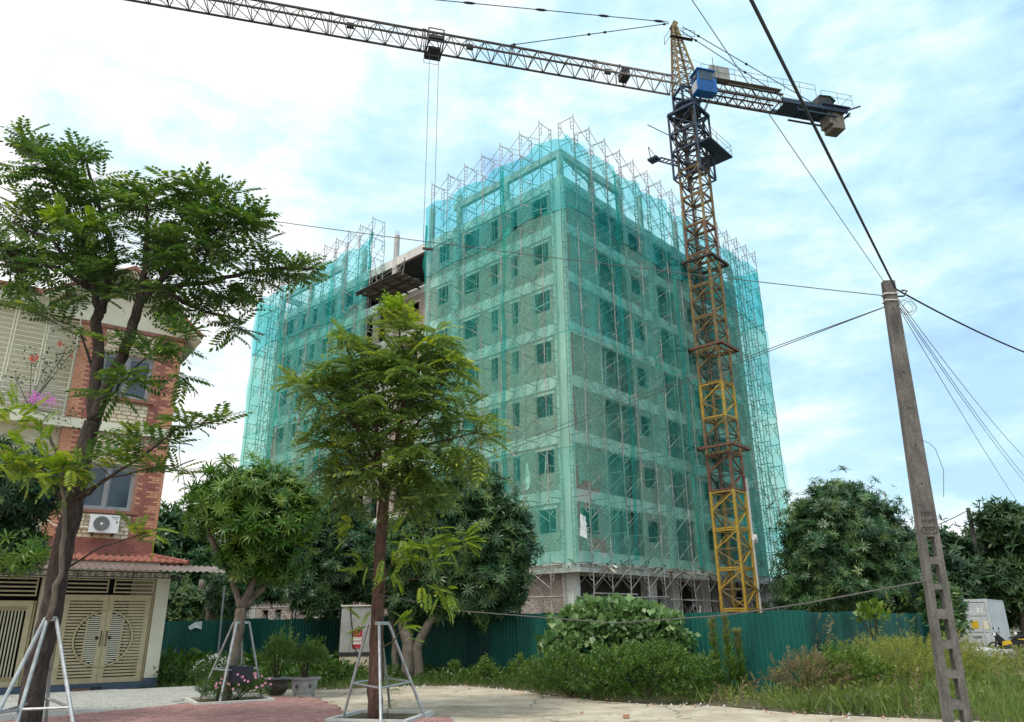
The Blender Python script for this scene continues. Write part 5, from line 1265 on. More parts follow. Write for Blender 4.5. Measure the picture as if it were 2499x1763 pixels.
for y in (740, 757, 802, 911, 999, 1088, 1183):
    h = hh_(y); b = MB().mat('print_dark'); c0 = p_bot + ax * h - sy * (pd_(h) / 2 + .002); r0 = .014
    V = [c0 + sx * r0 * math.cos(a) + ax * r0 * math.sin(a) for a in np.linspace(0, 2 * math.pi, 13)[:-1]]; b.add(V, [tuple(range(12))]); b.build('bolt_hole', up_)
surf('stamp', (0.045, 0.04, 0.037), rough=1.0)
fo_ = lambda y: p_bot + ax * hh_(y) - sy * (pd_(hh_(y)) / 2 + .002)
text('7B91', fo_(1257) + sx * .0, sx, ax, .085, 'stamp', up_); text('VNPT', fo_(1275) + sx * .01, sx, ax, .075, 'stamp', up_); text('PCM', fo_(1296), sx, ax, .062, 'stamp', up_)
c0 = fo_(1296) - sy * .003; b = MB().mat('stamp'); pts = []
for a in np.linspace(0, 2 * math.pi, 33): 
    ca, sa = math.cos(a), math.sin(a); pts.append(c0 + sx * (.06 * (1 if ca > 0 else -1) * min(1, abs(ca) * 4) * 1 + .045 * ca) + ax * .042 * sa)
b.tube(pts, .004, 4, False); b.build('oval_mark', up_)
for y in (720, 736): b = MB().mat('kerb_white'); h = hh_(y); b.tube([p_bot + ax * h + sx * q[0] * (pw_(h) / 2 + .012) + sy * q[1] * (pd_(h) / 2 + .012) for q in ((-1, -1), (1, -1), (1, 1), (-1, 1), (-1, -1))], .013, 5); b.build('band', up_)
h = hh_(724); b = MB().mat('black_metal'); b.tube([p_bot + ax * h + sx * .1, p_bot + ax * h + sx * .2, p_bot + ax * (h + .09) + sx * .26, p_bot + ax * (h + .1) + sx * .18], .014, 6); b.build('hook', up_)
b = MB().mat('cable_grey'); c0 = p_bot + ax * (hh_(750)) + sx * .2
for k, rr in enumerate((.1, .13, .085)): b.tube([c0 + sx * (rr * math.cos(a) + .03 * k) + ax * rr * math.sin(a) + sy * .02 * math.sin(3 * a) for a in np.linspace(0, 2 * math.pi, 17)], .004, 4, False)
b.build('cable_coil', up_)
def ext(p, q, k):                                                  # a free end carried on beyond the view
    p = np.asarray(p, float); q = np.asarray(q, float); return p + (p - q) * k
def wire(label, pts, r, mat='cable_black', sag=0.0, group='overhead cables', n=28, name='cable'):
    P = [np.asarray(p, float) for p in pts]; out = []
    for a, c in zip(P[:-1], P[1:]):
        for k in range(n): f = k / n; out.append(a + (c - a) * f - np.array([0, 0, sag * 4 * f * (1 - f)]))
    out.append(P[-1]); b = MB().mat(mat); b.tube(out, r, 6); o = b.build(name); tag(o, label, 'cable', group); return o
hk = p_bot + ax * hh_(706) + sx * .1
wire('thick black cable crossing the sky from the top edge down to the pole top', [ext(lvl(1823, -20, 6.25), hk, 4.5), hk], .0155, sag=.0)
wire('thick black cable running from the pole top down to the right edge', [hk, lvl(2520, 868, 6.2), ext(lvl(2520, 868, 6.2), hk, 6)], .014, sag=.06)
wire('thin cable falling across the counter jib of the crane to the pole', [ext(lvl(1675, -20, 7.6), lvl(1872, 272, 6.9), 6), lvl(1675, -20, 7.6), lvl(1872, 272, 6.9), p_bot + ax * hh_(690) - sx * .05], .0048, 'cable_grey', sag=.0)
wire('long thin cable crossing in front of the netted block to the pole', [ext(lvl(-10, 440, 10.2), p_bot + ax * hh_(722), 1.5), lvl(-10, 440, 10.2), p_bot + ax * hh_(722) - sx * .08], .0068, 'cable_grey', .11)
wire('upper of two close cables sloping across the netted block', [p_bot + ax * hh_(748) - sx * .08, at(1876, 852, 16), at(1474, 998, 22), at(1000, 1180, 27), at(600, 1330, 32)], .0085, 'cable_grey')
wire('lower of two close cables sloping across the netted block', [p_bot + ax * hh_(748) - sx * .08, at(1876, 858, 16), at(1474, 1008, 22), at(1000, 1192, 27), at(600, 1345, 32)], .0085, 'cable_grey')
q0 = p_bot + ax * hh_(735) + sx * .12
for i, (yy, z_, lb) in enumerate(((1120, 5.2, 'uppermost of the thin cables fanning from the pole down to the right'), (1168, 5.1, 'second of the thin cables fanning from the pole down to the right'), (1182, 5.1, 'third of the thin cables fanning from the pole down to the right'), (1262, 4.9, 'lowest of the thin cables fanning from the pole down to the right'))):
    wire(lb, [q0 - ax * .06 * i, lvl(2520, yy + 18, z_), ext(lvl(2520, yy + 18, z_), q0, .8)], .0055, 'cable_grey', .16)
wire('low grey cable looping from the brown trunk to a slot of the pole', [at(927, 1452, 14.45), at(1130, 1492, 14.2), at(1500, 1521, 13), at(1760, 1503, 12), at(1960, 1474, 11.2), at(2266, 1417, 10.45)], .011, 'cable_grey', .0)
wire('loose thin cable hanging from the pole side', [fo_(1078) + sx * .11, fo_(1086) + sx * .2, fo_(1100) + sx * .26, fo_(1150) + sx * .32, fo_(1215) + sx * .26], .004, 'cable_grey', .0)
wire('wavy thin cable hanging down beside the tiled house', [at(419, 950, 21.5), at(441, 1045, 21.5), at(437, 1110, 21.5), at(452, 1190, 21.5), at(447, 1245, 21.5), at(463, 1300, 21.5)], .011, 'cable_grey')
wire('low wire strung over the fence on the left side', [at(640, 1472, 26), at(720, 1493, 26), at(860, 1481, 26.4)], .012, 'cable_black', .05)

# ================================================================ far right: container, motorbikes, shed, pole
ct = thing('shipping_container', 'pale grey shipping container with closed doors and paper notices', 'container')
c0 = lvl(2344, 1572); c1 = lvl(2449, 1574, 0.0)
c1 = c0 + unit(c1 - c0) * 2.5 if False else c1
F0 = at(2344, 1560, 46.0); F0 = np.array([F0[0] - .1, 46.0, 0]); F1 = np.array([at(2430, 1570, 39.5)[0], 39.5, 0]); wdir = unit(np.array([.78, -.62, 0])); Wc = 2.44; F0 = F1 - wdir * Wc; ddir = np.array([-wdir[1], wdir[0], 0]); 
if ddir[1] < 0: ddir = -ddir
ddir = unit(ddir); Hc = 2.55
def KP(u, d, z): return F0 + wdir * u + ddir * d + np.array([0, 0, z])
b = MB().mat('container_grey'); b.obox(KP(0, .08, .15), wdir * Wc, ddir * 5.9, (0, 0, Hc - .15)); b.build('body', ct)
b = MB().mat('container_grey'); V = []
for k in range(45):
    d_ = .15 + k * .13; s_ = .035 * (1 if (k // 2) % 2 else 0); V += [KP(Wc + .005 + s_, d_, .3), KP(Wc + .005 + s_, d_, Hc - .12)]
b.add(V, [(2 * i, 2 * i + 2, 2 * i + 3, 2 * i + 1) for i in range(44)]); b.build('side_wall', ct)
for u in (.0, Wc - .12): b = MB().mat('container_grey'); b.obox(KP(u, 0, .1), wdir * .12, ddir * .1, (0, 0, Hc - .1)); b.build('corner_post', ct)
for z in (.1, Hc - .14): b = MB().mat('container_grey'); b.obox(KP(.12, .0, z), wdir * (Wc - .24), ddir * .09, (0, 0, .14)); b.build('rail', ct)
for k in range(2):
    u0 = .14 + k * (Wc / 2 - .13); uw = Wc / 2 - .15; b = MB().mat('container_grey'); b.obox(KP(u0, .03, .26), wdir * uw, ddir * .045, (0, 0, Hc - .42)); dr = b.build('door', ct)
    for zz in (.95, 1.72): b = MB().mat('concrete_dark'); b.obox(KP(u0 + .05, .024, zz), wdir * (uw - .1), ddir * .005, (0, 0, .035)); b.build('groove', dr)
    for f in (.28, .78): b = MB().mat('container_grey'); b.tube([KP(u0 + uw * f, -.01, .2), KP(u0 + uw * f, -.01, Hc - .1)], .022, 6); b.build('lock_rod', dr)
    b = MB().mat('jib_grey'); b.obox(KP(u0 + uw * .25, -.03, 1.05 - .3), wdir * .4, ddir * .03, (0, 0, .04)); b.build('handle', dr)
for u, z, w1, h1, mt in ((.55, 1.95, .3, .33, 'paper_white'), (.95, 1.97, .15, .18, 'paper_white'), (1.5, 1.85, .16, .2, 'paper_white'), (1.95, 1.86, .24, .28, 'paper_white'), (.75, 1.1, .4, .55, 'brick_red'), (1.55, 1.15, .35, .35, 'leaf_yellow'), (2.05, 1.1, .3, .38, 'cream')):
    b = MB().mat(mt if mt != 'leaf_yellow' else 'bike_yellow'); b.obox(KP(u * Wc / 2.5, .018, z), wdir * w1, ddir * .004, (0, 0, h1)); b.build('notice', ct)
def motorbike(name, label, P, ang, body, group):
    t = thing(name, label, 'motorbike', group); T = Matrix.Translation(P) @ Matrix.Rotation(ang, 4, 'Z')
    def add(nm, bb, par=t): o = bb.build(nm, par); o.matrix_world = T; return o
    for x in (-.62, .62):
        b = MB().mat('rubber'); b.tube([(x + .27 * math.cos(a), 0, .3 + .27 * math.sin(a)) for a in np.linspace(0, 2 * math.pi, 17)], .035, 6, False); wo = add('wheel', b)
        b = MB().mat('galvanised'); 
        for a in np.linspace(0, math.pi, 6)[:-1]: b.tube([(x - .25 * math.cos(a), 0, .3 - .25 * math.sin(a)), (x + .25 * math.cos(a), 0, .3 + .25 * math.sin(a))], .006, 4)
        b.lathe([(.05, -.04), (.05, .04)], (x, 0, .3), 8); add('rim', b, wo)
    b = MB().mat(body); b.add([(-.1, -.125, .5), (.33, -.13, .42), (.3, -.128, .62), (-.05, -.125, .66)], [(0, 1, 2, 3)]); b.add([(-.1, .125, .5), (.33, .13, .42), (.3, .128, .62), (-.05, .125, .66)], [(3, 2, 1, 0)]); b.box(-.66, -.095, .66, -.35, .095, .72); add('side_panel', b)
    b = MB().mat('rubber'); b.add([(-.55, -.1, .5), (.35, -.12, .42), (.55, -.08, .85), (.42, -.06, .95), (.1, -.1, .6), (-.35, -.12, .75), (-.72, -.09, .82), (-.55, .1, .5), (.35, .12, .42), (.55, .08, .85), (.42, .06, .95), (.1, .1, .6), (-.35, .12, .75), (-.72, .09, .82)],
          [(0, 1, 4, 5, 6), (1, 2, 3, 4), (13, 12, 11, 7), (11, 8, 7), (11, 10, 9, 8), (0, 7, 8, 1), (1, 8, 9, 2), (2, 9, 10, 3), (3, 10, 11, 4), (4, 11, 12, 5), (5, 12, 13, 6), (6, 13, 7, 0)]); add('body', b)
    b = MB().mat('rubber'); b.add([(-.75, -.12, .82), (-.05, -.1, .72), (-.05, .1, .72), (-.75, .12, .82), (-.72, -.1, .9), (-.1, -.09, .79), (-.1, .09, .79), (-.72, .1, .9)], [(4, 5, 6, 7), (0, 1, 5, 4), (1, 2, 6, 5), (2, 3, 7, 6), (3, 0, 4, 7)]); add('seat', b)
    b = MB().mat('black_metal'); b.tube([(.62, 0, .3), (.5, 0, .7), (.44, 0, .98)], .035, 6); b.lathe([(.14, -.1), (.17, 0), (.1, .12)], (.1, 0, .38), 8); b.tube([(-.62, .1, .3), (.0, .12, .28), (.3, .1, .35)], .035, 6); add('fork_engine', b)
    b = MB().mat('galvanised'); b.tube([(.38, -.33, 1.02), (.44, -.12, 1.0), (.44, .12, 1.0), (.38, .33, 1.02)], .018, 6); add('handlebar', b)
    b = MB().mat('ac_white'); b.box(.5, -.08, .86, .6, .08, 1.0); add('headlight', b)
    for y in (-.3, .3): b = MB().mat('black_metal'); b.tube([(.4, y, 1.0), (.42, y * 1.1, 1.18)], .008, 4); b.box(.4, y * 1.1 - .06, 1.15, .42, y * 1.1 + .06, 1.22); add('mirror', b)
    b = MB().mat('ac_white'); b.box(-.93, -.09, .5, -.91, .09, .66); add('plate', b); b = MB().mat('rubber'); b.tube([(-.92, 0, .66), (-.72, 0, .82)], .03, 5); add('rear_fender', b)
mp_ = at(2462, 1570, 37.0); motorbike('motorbike', 'yellow and black motorbike parked before the container corner', (mp_[0], 37.0, 0), R(168), 'bike_yellow', 'motorbikes parked by the container')
mp_ = at(2500, 1570, 38.5); motorbike('motorbike', 'dark red motorbike at the right edge, half hidden behind the yellow one', (mp_[0] + .3, 38.5, 0), R(160), 'bike_red', 'motorbikes parked by the container')
sheet('yard', [(22, 36), (60, 34), (60, 44), (27, 43.3), (23, 40)], -.006, 'road_concrete')
sh_ = thing('green_shed', 'low shed with a green corrugated roof behind the far end of the fence', 'shed')
a0 = at(2172, 1470, 56); a1 = at(2290, 1470, 56); zr, ze = at(2200, 1448, 58)[2], at(2200, 1471, 55)[2]
b = MB().mat('fence_green'); b.box(a0[0] + .3, 55.3, 0, a1[0] + 1, 59, ze - .05); b.build('wall', sh_)
b = MB().mat('shed_green'); V = []; us = np.arange(a0[0], a1[0] + 1.5, .12)
for i, u in enumerate(us): V += [(u, 54.8, ze + .04 * (i % 2)), (u + .35, 59.3, zr + .35 + .04 * (i % 2))]
b.add(V, [(2 * i, 2 * i + 2, 2 * i + 3, 2 * i + 1) for i in range(len(us) - 1)]); b.build('roof_sheet', sh_)
fp = thing('far_pole', 'distant leaning concrete pole above the trees on the right', 'utility pole'); pt = at(2362, 1240, 50); pb = at(2381, 1330, 50); pd2 = unit(pt - pb); b = MB().mat('pole_concrete'); b.tube([pb - pd2 * pb[2] / pd2[2], pt], [.2, .13], 8); b.build('shaft', fp)
wire('distant cable from behind the main pole up to the far pole', [at(2200, 1315, 45), pt - np.array([0, 0, .15])], .028, 'cable_grey', .1); wire('distant cable sloping right from the far pole', [pt - np.array([0, 0, .15]), at(2499, 1300, 48)], .022, 'cable_grey', .1)
fh = thing('far_house', 'distant gable end with an orange edge rising behind the right trees', 'house')
g0 = at(2176, 1245, 75); g1 = at(2194, 1300, 75); b = MB().mat('cream_shade'); b.add([(g0[0] - 2, 75, 0), (g1[0] + .8, 75, 0), (g1[0] + .8, 75, g1[2] - .5), (g0[0] - .4, 75, g0[2]), (g0[0] - 2, 75, g1[2] - .2), (g0[0] - 2, 85, 0), (g1[0] + .8, 85, 0), (g1[0] + .8, 85, g1[2] - .5), (g0[0] - .4, 85, g0[2]), (g0[0] - 2, 85, g1[2] - .2)], [(0, 1, 2, 3, 4), (1, 6, 7, 2), (2, 7, 8, 3), (3, 8, 9, 4)]); b.build('wall', fh)
b = MB().mat('far_orange'); b.beam((g0[0] - .6, 74.8, g0[2] + .1), (g0[0] - 2, 74.8, g1[2] - .2), .5); b.tube([(g0[0] - .4, 74.9, g0[2]), (g0[0] - .5, 74.9, g0[2] + 1.8)], .05, 4); b.build('roof_edge', fh)
# heaps and small stones
for i, (x, y, s_, lb) in enumerate(((2370, 1592, .6, 'pale rubble block in the grass, right of the utility pole'), (2428, 1598, .55, 'pale rubble block in the grass below the yellow motorbike'))):
    P = lvl(x, y + 12); b = MB().mat('rock_pale'); V = []
    for k in range(8): V.append(P + np.array([(1 if k & 1 else -1) * s_ * random.uniform(.7, 1.4) * 1.3, (1 if k & 2 else -1) * s_ * .6, (.7 if k & 4 else -.1) * s_ * random.uniform(.8, 1.3)]) * 1.0)
    b.add(V, [(0, 2, 3, 1), (4, 5, 7, 6), (0, 1, 5, 4), (1, 3, 7, 5), (3, 2, 6, 7), (2, 0, 4, 6)]); tag(b.build('rubble_block'), lb, 'rubble', 'rubble blocks in the grass')
for i, (x, y, s_, mt, lb) in enumerate(((1528, 1754, .06, 'brick_bit', 'largest brown stone lying on the concrete road'), (1420, 1744, .03, 'brick_bit', 'tiny brown stone on the road, left of the largest one'), (760, 1718, .06, 'brick_bit', 'broken brick at the paver edge beside the grey pot'), (795, 1723, .04, 'brick_bit', 'second broken brick along the paver edge'), (812, 1730, .05, 'brick_bit', 'broken brick nearest the trunk along the paver edge'), (736, 1708, .05, 'rubber', 'dark rag at the foot of the grey pot'))):
    P = lvl(x, y) + np.array([0, 0, .03]); b = MB().mat(mt); V = []
    for k in range(8): V.append(P + np.array([(1 if k & 1 else -1) * s_ * random.uniform(.7, 1.1), (1 if k & 2 else -1) * s_ * .7, (1 if k & 4 else -.6) * s_ * random.uniform(.4, .7)]))
    b.add(V, [(0, 2, 3, 1), (4, 5, 7, 6), (0, 1, 5, 4), (1, 3, 7, 5), (3, 2, 6, 7), (2, 0, 4, 6)]); tag(b.build('stone' if mt != 'rubber' else 'rag'), lb, 'stone' if mt != 'rubber' else 'rag')
b = MB().mat('plastic_sheet'); P = at(478, 1530, 30.3); V = [P + np.array(q) for q in ((-.3, 0, .0), (-.05, -.05, .16), (.22, 0, .2), (.25, -.05, -.1), (.05, -.1, -.03), (-.2, -.03, -.12))]; b.add(V, [(0, 5, 4, 1), (1, 4, 3, 2)]); tag(b.build('plastic_bag'), 'white plastic bag caught on the left part of the fence', 'bag')
# pots
def hexpot():
    P = lvl(732, 1708); t = thing('stone_planter', 'grey hexagonal stone planter on feet, right of the dark pot', 'planter', 'planters beside the small mango tree'); b = MB().mat('pot_stone')
    prof = [(.3, .07), (.33, .12), (.34, .17), (.4, .5), (.47, .54), (.48, .6), (.43, .6), (.41, .5)]; V = []; n = 6
    for r_, z in prof:
        for j in range(n): a = 2 * math.pi * j / n + .12; V.append((P[0] + r_ * .8 * math.cos(a), P[1] + .3 + r_ * .6 * math.sin(a), z * .7 + .05))
    F = [(i * n + j, i * n + (j + 1) % n, (i + 1) * n + (j + 1) % n, (i + 1) * n + j) for i in range(len(prof) - 1) for j in range(n)]; F.append(tuple(range(n))[::-1]); b.add(V, F); b.build('bowl', t)
    b = MB().mat('soil'); b.add([(P[0] + .33 * math.cos(a), P[1] + .3 + .24 * math.sin(a), .43) for a in np.linspace(0, 2 * math.pi, 13)[:-1]], [tuple(range(12))]); b.build('earth', t)
    for k in (3, 4, 5, 0): a = 2 * math.pi * k / 6 + .12; b = MB().mat('pot_stone'); cx_, cy_ = P[0] + .22 * math.cos(a), P[1] + .3 + .16 * math.sin(a); b.box(cx_ - .035, cy_ - .03, .04, cx_ + .035, cy_ + .03, .1); b.build('foot', t)
    for a, ww in ((-math.pi / 2 + .64, .16), (-math.pi / 2 - .41, .16)):
        b = MB().mat('pot_dark'); c_ = np.array([P[0] + .275 * math.cos(a), P[1] + .3 + .205 * math.sin(a), .28]); tx = np.array([-math.sin(a), math.cos(a) * .8, 0]); nn_ = np.array([math.cos(a), math.sin(a), -.1]) * .035; V = [c_ + nn_ + tx * .04 * math.cos(q) + np.array([0, 0, .05 * math.sin(q)]) for q in np.linspace(0, 2 * math.pi, 11)[:-1]]; b.add(V, [tuple(range(10))]); b.build('relief', t)
    return P
hp = hexpot()
P2 = lvl(662, 1702); t = thing('dark_planter', 'round dark glazed planter between the flower bed and the grey planter', 'planter', 'planters beside the small mango tree')
b = MB().mat('pot_dark'); b.lathe([(.18, 0), (.22, .03), (.28, .13), (.295, .22), (.275, .29), (.295, .34), (.31, .36), (.27, .37), (.25, .32)], (P2[0], P2[1] + .35, .03), 22); b.build('bowl', t, True)
b = MB().mat('pot_stone'); b.lathe([(.285, .345), (.32, .36), (.32, .385), (.28, .388)], (P2[0], P2[1] + .35, .03), 22); b.build('rim', t)
for k in range(12):
    a = -math.pi * (.12 + .76 * k / 11); b = MB().mat('pot_stone'); c_ = np.array([P2[0] + .298 * math.cos(a), P2[1] + .35 + .298 * math.sin(a), .24 + .03 * math.sin(k * 1.7)]); b.tube([c_ + np.array([0, 0, -.035]), c_ + np.array([.015, 0, .0]), c_ + np.array([-.01, 0, .035])], .008, 4); b.build('relief', t)

# ================================================================ trees
def trunk_part(parent, name, pts, r0, r1, mat, n=10, wob=.03, sub=5):
    P = [np.asarray(p, float) for p in pts]; out = []; rs = []; m = len(P) - 1
    for i in range(m):
        for k in range(sub):
            f = k / sub; out.append(P[i] + (P[i + 1] - P[i]) * f + rng.normal(0, wob * .3, 3) * (1 if k else 0)); rs.append(r0 + (r1 - r0) * (i + f) / m)
    out.append(P[-1]); rs.append(r1); b = MB().mat(mat); b.tube(out, [r_ * random.uniform(.94, 1.07) for r_ in rs], n); return b.build(name, parent, True)
def limb(b, pts, r0, r1, n=6):
    P = [np.asarray(p, float) for p in pts]; out = []; rs = []; m = len(P) - 1
    for i in range(m):
        for k in range(4): f = k / 4; out.append(P[i] + (P[i + 1] - P[i]) * f + rng.normal(0, .012, 3)); rs.append(r0 + (r1 - r0) * (i + f) / m)
    out.append(P[-1]); rs.append(r1); b.tube(out, rs, n)
D2N = W0 / 2296.0                                                  # the photo's viewing size to its own pixels
def dp(x, y, Y): return at(x * D2N, y * D2N, Y)
def compound_tree(t, sprays, mat, skel, scale, lime=(), dens=1.0, FROND=None):
    FROND = FROND or globals()['FROND']
    """sprays: (x, y, rx, ry, Y, depth, n, brightness) clouds of twig tips; every tip is fed by a twig from the nearest limb point"""
    crown = Leafy(); tw = MB().mat('twig'); sk = np.array(skel); nf = 0; fronds = []
    for (x, y, rx, ry, Y, dY, n, br) in sprays:
        c = dp(x, y, Y); ppm = np.linalg.norm(dp(x + 10, y, Y) - c) / 10
        for k in range(max(2, int(n * dens + .5))):
            a = rng.uniform(0, 6.283); rr = .9 * rng.uniform(0, 1) ** .6
            p = c + np.array([rr * math.cos(a) * rx * ppm, rng.uniform(-1, 1) * dY, rr * math.sin(a) * ry * ppm])
            j = np.argmin(((sk - p) ** 2).sum(1) + rng.uniform(0, .25, len(sk))); q = sk[j]; L = np.linalg.norm(p - q)
            base = q if L < 1.7 else p + (q - p) / L * 1.3
            mid = (base + p) / 2 + np.array([0, 0, .06 * L]); 
            if L > .3: tw.tube([base, mid, p], [.008, .006, .003], 4, False)
            out = unit(p - q + np.array([0, 0, .15])); m = rng.integers(5, 8); aa = rng.uniform(0, 6.283)
            for i in range(m):
                an = aa + 2 * math.pi * i / m; d = unit(out * .75 + np.array([math.cos(an), math.sin(an), rng.uniform(-.25, .45)]) * .9)
                fronds.append((p - out * rng.uniform(0, .14), d, scale * rng.uniform(.3, .48), br + rng.normal(0, .13)))
    order = rng.permutation(len(fronds)); P = np.array([fronds[i][0] for i in order]); Dd = np.array([fronds[i][1] for i in order]); Sc = np.array([fronds[i][2] for i in order]); Br = np.array([fronds[i][3] for i in order])
    roll = rng.normal(0, .35, len(P))
    cr_ = link('crown', None, t)
    for i in range(0): pass
    fm = [npmesh('frond', FROND[0], FROND[1], [mat], np.clip(v + rng.normal(0, .1, len(FROND[1])), 0, 1)) for v in (.3, .5, .7)]
    k = 260
    for i in range(k):
        x = unit(Dd[i]); y = unit(np.cross((0, 0, 1), x)); z = np.cross(x, y); s = Sc[i]; o = link('frond', fm[int(np.clip(Br[i] * 3, 0, 2))], cr_)
        o.matrix_world = Matrix(((x[0] * s, y[0] * s, z[0] * s, P[i][0]), (x[1] * s, y[1] * s, z[1] * s, P[i][1]), (x[2] * s, y[2] * s, z[2] * s, P[i][2]), (0, 0, 0, 1)))
    crown.add(FROND[0], FROND[1], P[k:], Dd[k:], Sc[k:], np.clip(Br[k:], 0, .92), roll[k:], .2); crown.build('foliage', mat, cr_)
    tw.build('twigs', cr_, kind='stuff')
    if lime:
        lf = Leafy()
        for (x, y, rx, Y, n, dr) in lime:
            n = int(n * 2.0)
            c = dp(x, y, Y); ppm = np.linalg.norm(dp(x + 10, y, Y) - c) / 10
            pp = c + rng.normal(0, 1, (n, 3)) * rx * ppm * .4; dd = np.tile(dr, (n, 1)) + rng.normal(0, .55, (n, 3))
            lf.add(FROND_L[0], FROND_L[1], pp, dd + np.array([0, 0, .15]), scale * rng.uniform(.24, .36, n), .62 + rng.normal(0, .15, n), rng.normal(0, .3, n))
        lf.build('young_leaves', 'leaf_lime', cr_)
    return cr_
def skel_pts(paths, step=.25):
    out = []
    for P in paths:
        P = [np.asarray(p, float) for p in P]
        for a, c in zip(P[:-1], P[1:]):
            n = max(1, int(np.linalg.norm(c - a) / step))
            for k in range(n): out.append(a + (c - a) * k / n)
        out.append(P[-1])
    return out

# --- the tall forked tree at the left
Y1 = 11.5
t1 = thing('forked_tree', 'tall forked street tree with feathery leaves, tied to a silver tripod, before the gates', 'tree', 'street trees')
bt = dp(62, 1640, Y1); bt[2] = 0
main = [bt, dp(82, 1500, Y1), dp(112, 1390, Y1), dp(135, 1260, Y1), dp(165, 1130, Y1), dp(192, 1000, Y1), dp(208, 945, Y1)]
tr_ = trunk_part(t1, 'trunk', main, .165, .12, 'bark_dark', 12)
LF = [dp(208, 950, Y1), dp(212, 880, Y1), dp(222, 790, Y1), dp(218, 715, Y1), dp(228, 690, Y1)]
LF1 = [dp(222, 700, Y1), dp(205, 630, Y1), dp(195, 560, Y1 + .1), dp(150, 470, Y1), dp(110, 380, Y1 - .1)]; LF2 = [dp(226, 700, Y1), dp(245, 640, Y1), dp(250, 560, Y1 + .3), dp(215, 440, Y1 + .3), dp(195, 370, Y1 + .3)]
RF = [dp(212, 945, Y1), dp(240, 870, Y1 - .05), dp(275, 800, Y1 - .1), dp(300, 730, Y1 - .1), dp(318, 660, Y1 - .1)]
RF1 = [dp(318, 665, Y1 - .1), dp(325, 580, Y1), dp(330, 500, Y1), dp(330, 440, Y1)]; RF2 = [dp(312, 680, Y1 - .1), dp(360, 630, Y1 - .1), dp(430, 560, Y1 - .2), dp(520, 490, Y1 - .2)]
RF3 = [dp(340, 645, Y1 - .1), dp(430, 640, Y1), dp(560, 610, Y1 + .2), dp(660, 598, Y1 + .3), dp(715, 605, Y1 + .3)]; RF4 = [dp(350, 640, Y1), dp(430, 690, Y1 + .2), dp(540, 720, Y1 + .4)]
LW = [dp(205, 650, Y1), dp(130, 600, Y1 - .2), dp(40, 570, Y1 - .3)]; LW2 = [dp(200, 640, Y1), dp(120, 540, Y1), dp(30, 500, Y1)]
BR1 = [dp(232, 915, Y1), dp(270, 860, Y1 - .3), dp(330, 800, Y1 - .5), dp(390, 760, Y1 - .5)]; BR2 = [dp(168, 1130, Y1), dp(230, 1080, Y1 - .3), dp(310, 1030, Y1 - .5), dp(400, 960, Y1 - .6), dp(490, 945, Y1 - .6)]
BR3 = [dp(165, 1120, Y1 - .1), dp(250, 1070, Y1 - .5), dp(390, 1043, Y1 - .7)]; BR4 = [dp(130, 1290, Y1), dp(230, 1225, Y1 - .3), dp(330, 1195, Y1 - .4)]
EP = [dp(112, 1385, Y1 - .2), dp(135, 1290, Y1 - .24), dp(143, 1170, Y1 - .28), dp(140, 1060, Y1 - .3), dp(110, 970, Y1 - .35)]; EP2 = [dp(140, 1120, Y1 - .3), dp(90, 1050, Y1 - .5), dp(60, 1010, Y1 - .6)]
BRM = [dp(215, 850, Y1), dp(180, 740, Y1 - .2), dp(130, 720, Y1 - .3)]
brs = [(LF, .10, .082), (RF, .098, .075), (LF1, .07, .025), (LF2, .065, .025), (RF1, .06, .02), (RF2, .06, .016), (RF3, .05, .012), (RF4, .05, .015), (LW, .05, .015), (LW2, .05, .015), (BR1, .025, .01), (BR2, .028, .008), (BR3, .02, .008), (BR4, .018, .007), (EP, .045, .02), (EP2, .02, .01), (BRM, .025, .01)]
for P, r0, r1 in brs:
    b = MB().mat('bark_dark' if P is not EP else 'bark_grey'); limb(b, P, r0, r1, 8 if r0 > .07 else 6); b.build('branch', t1, True)
sk1 = skel_pts([b_[0] for b_ in brs[2:]] + [LF[2:], RF[2:]])
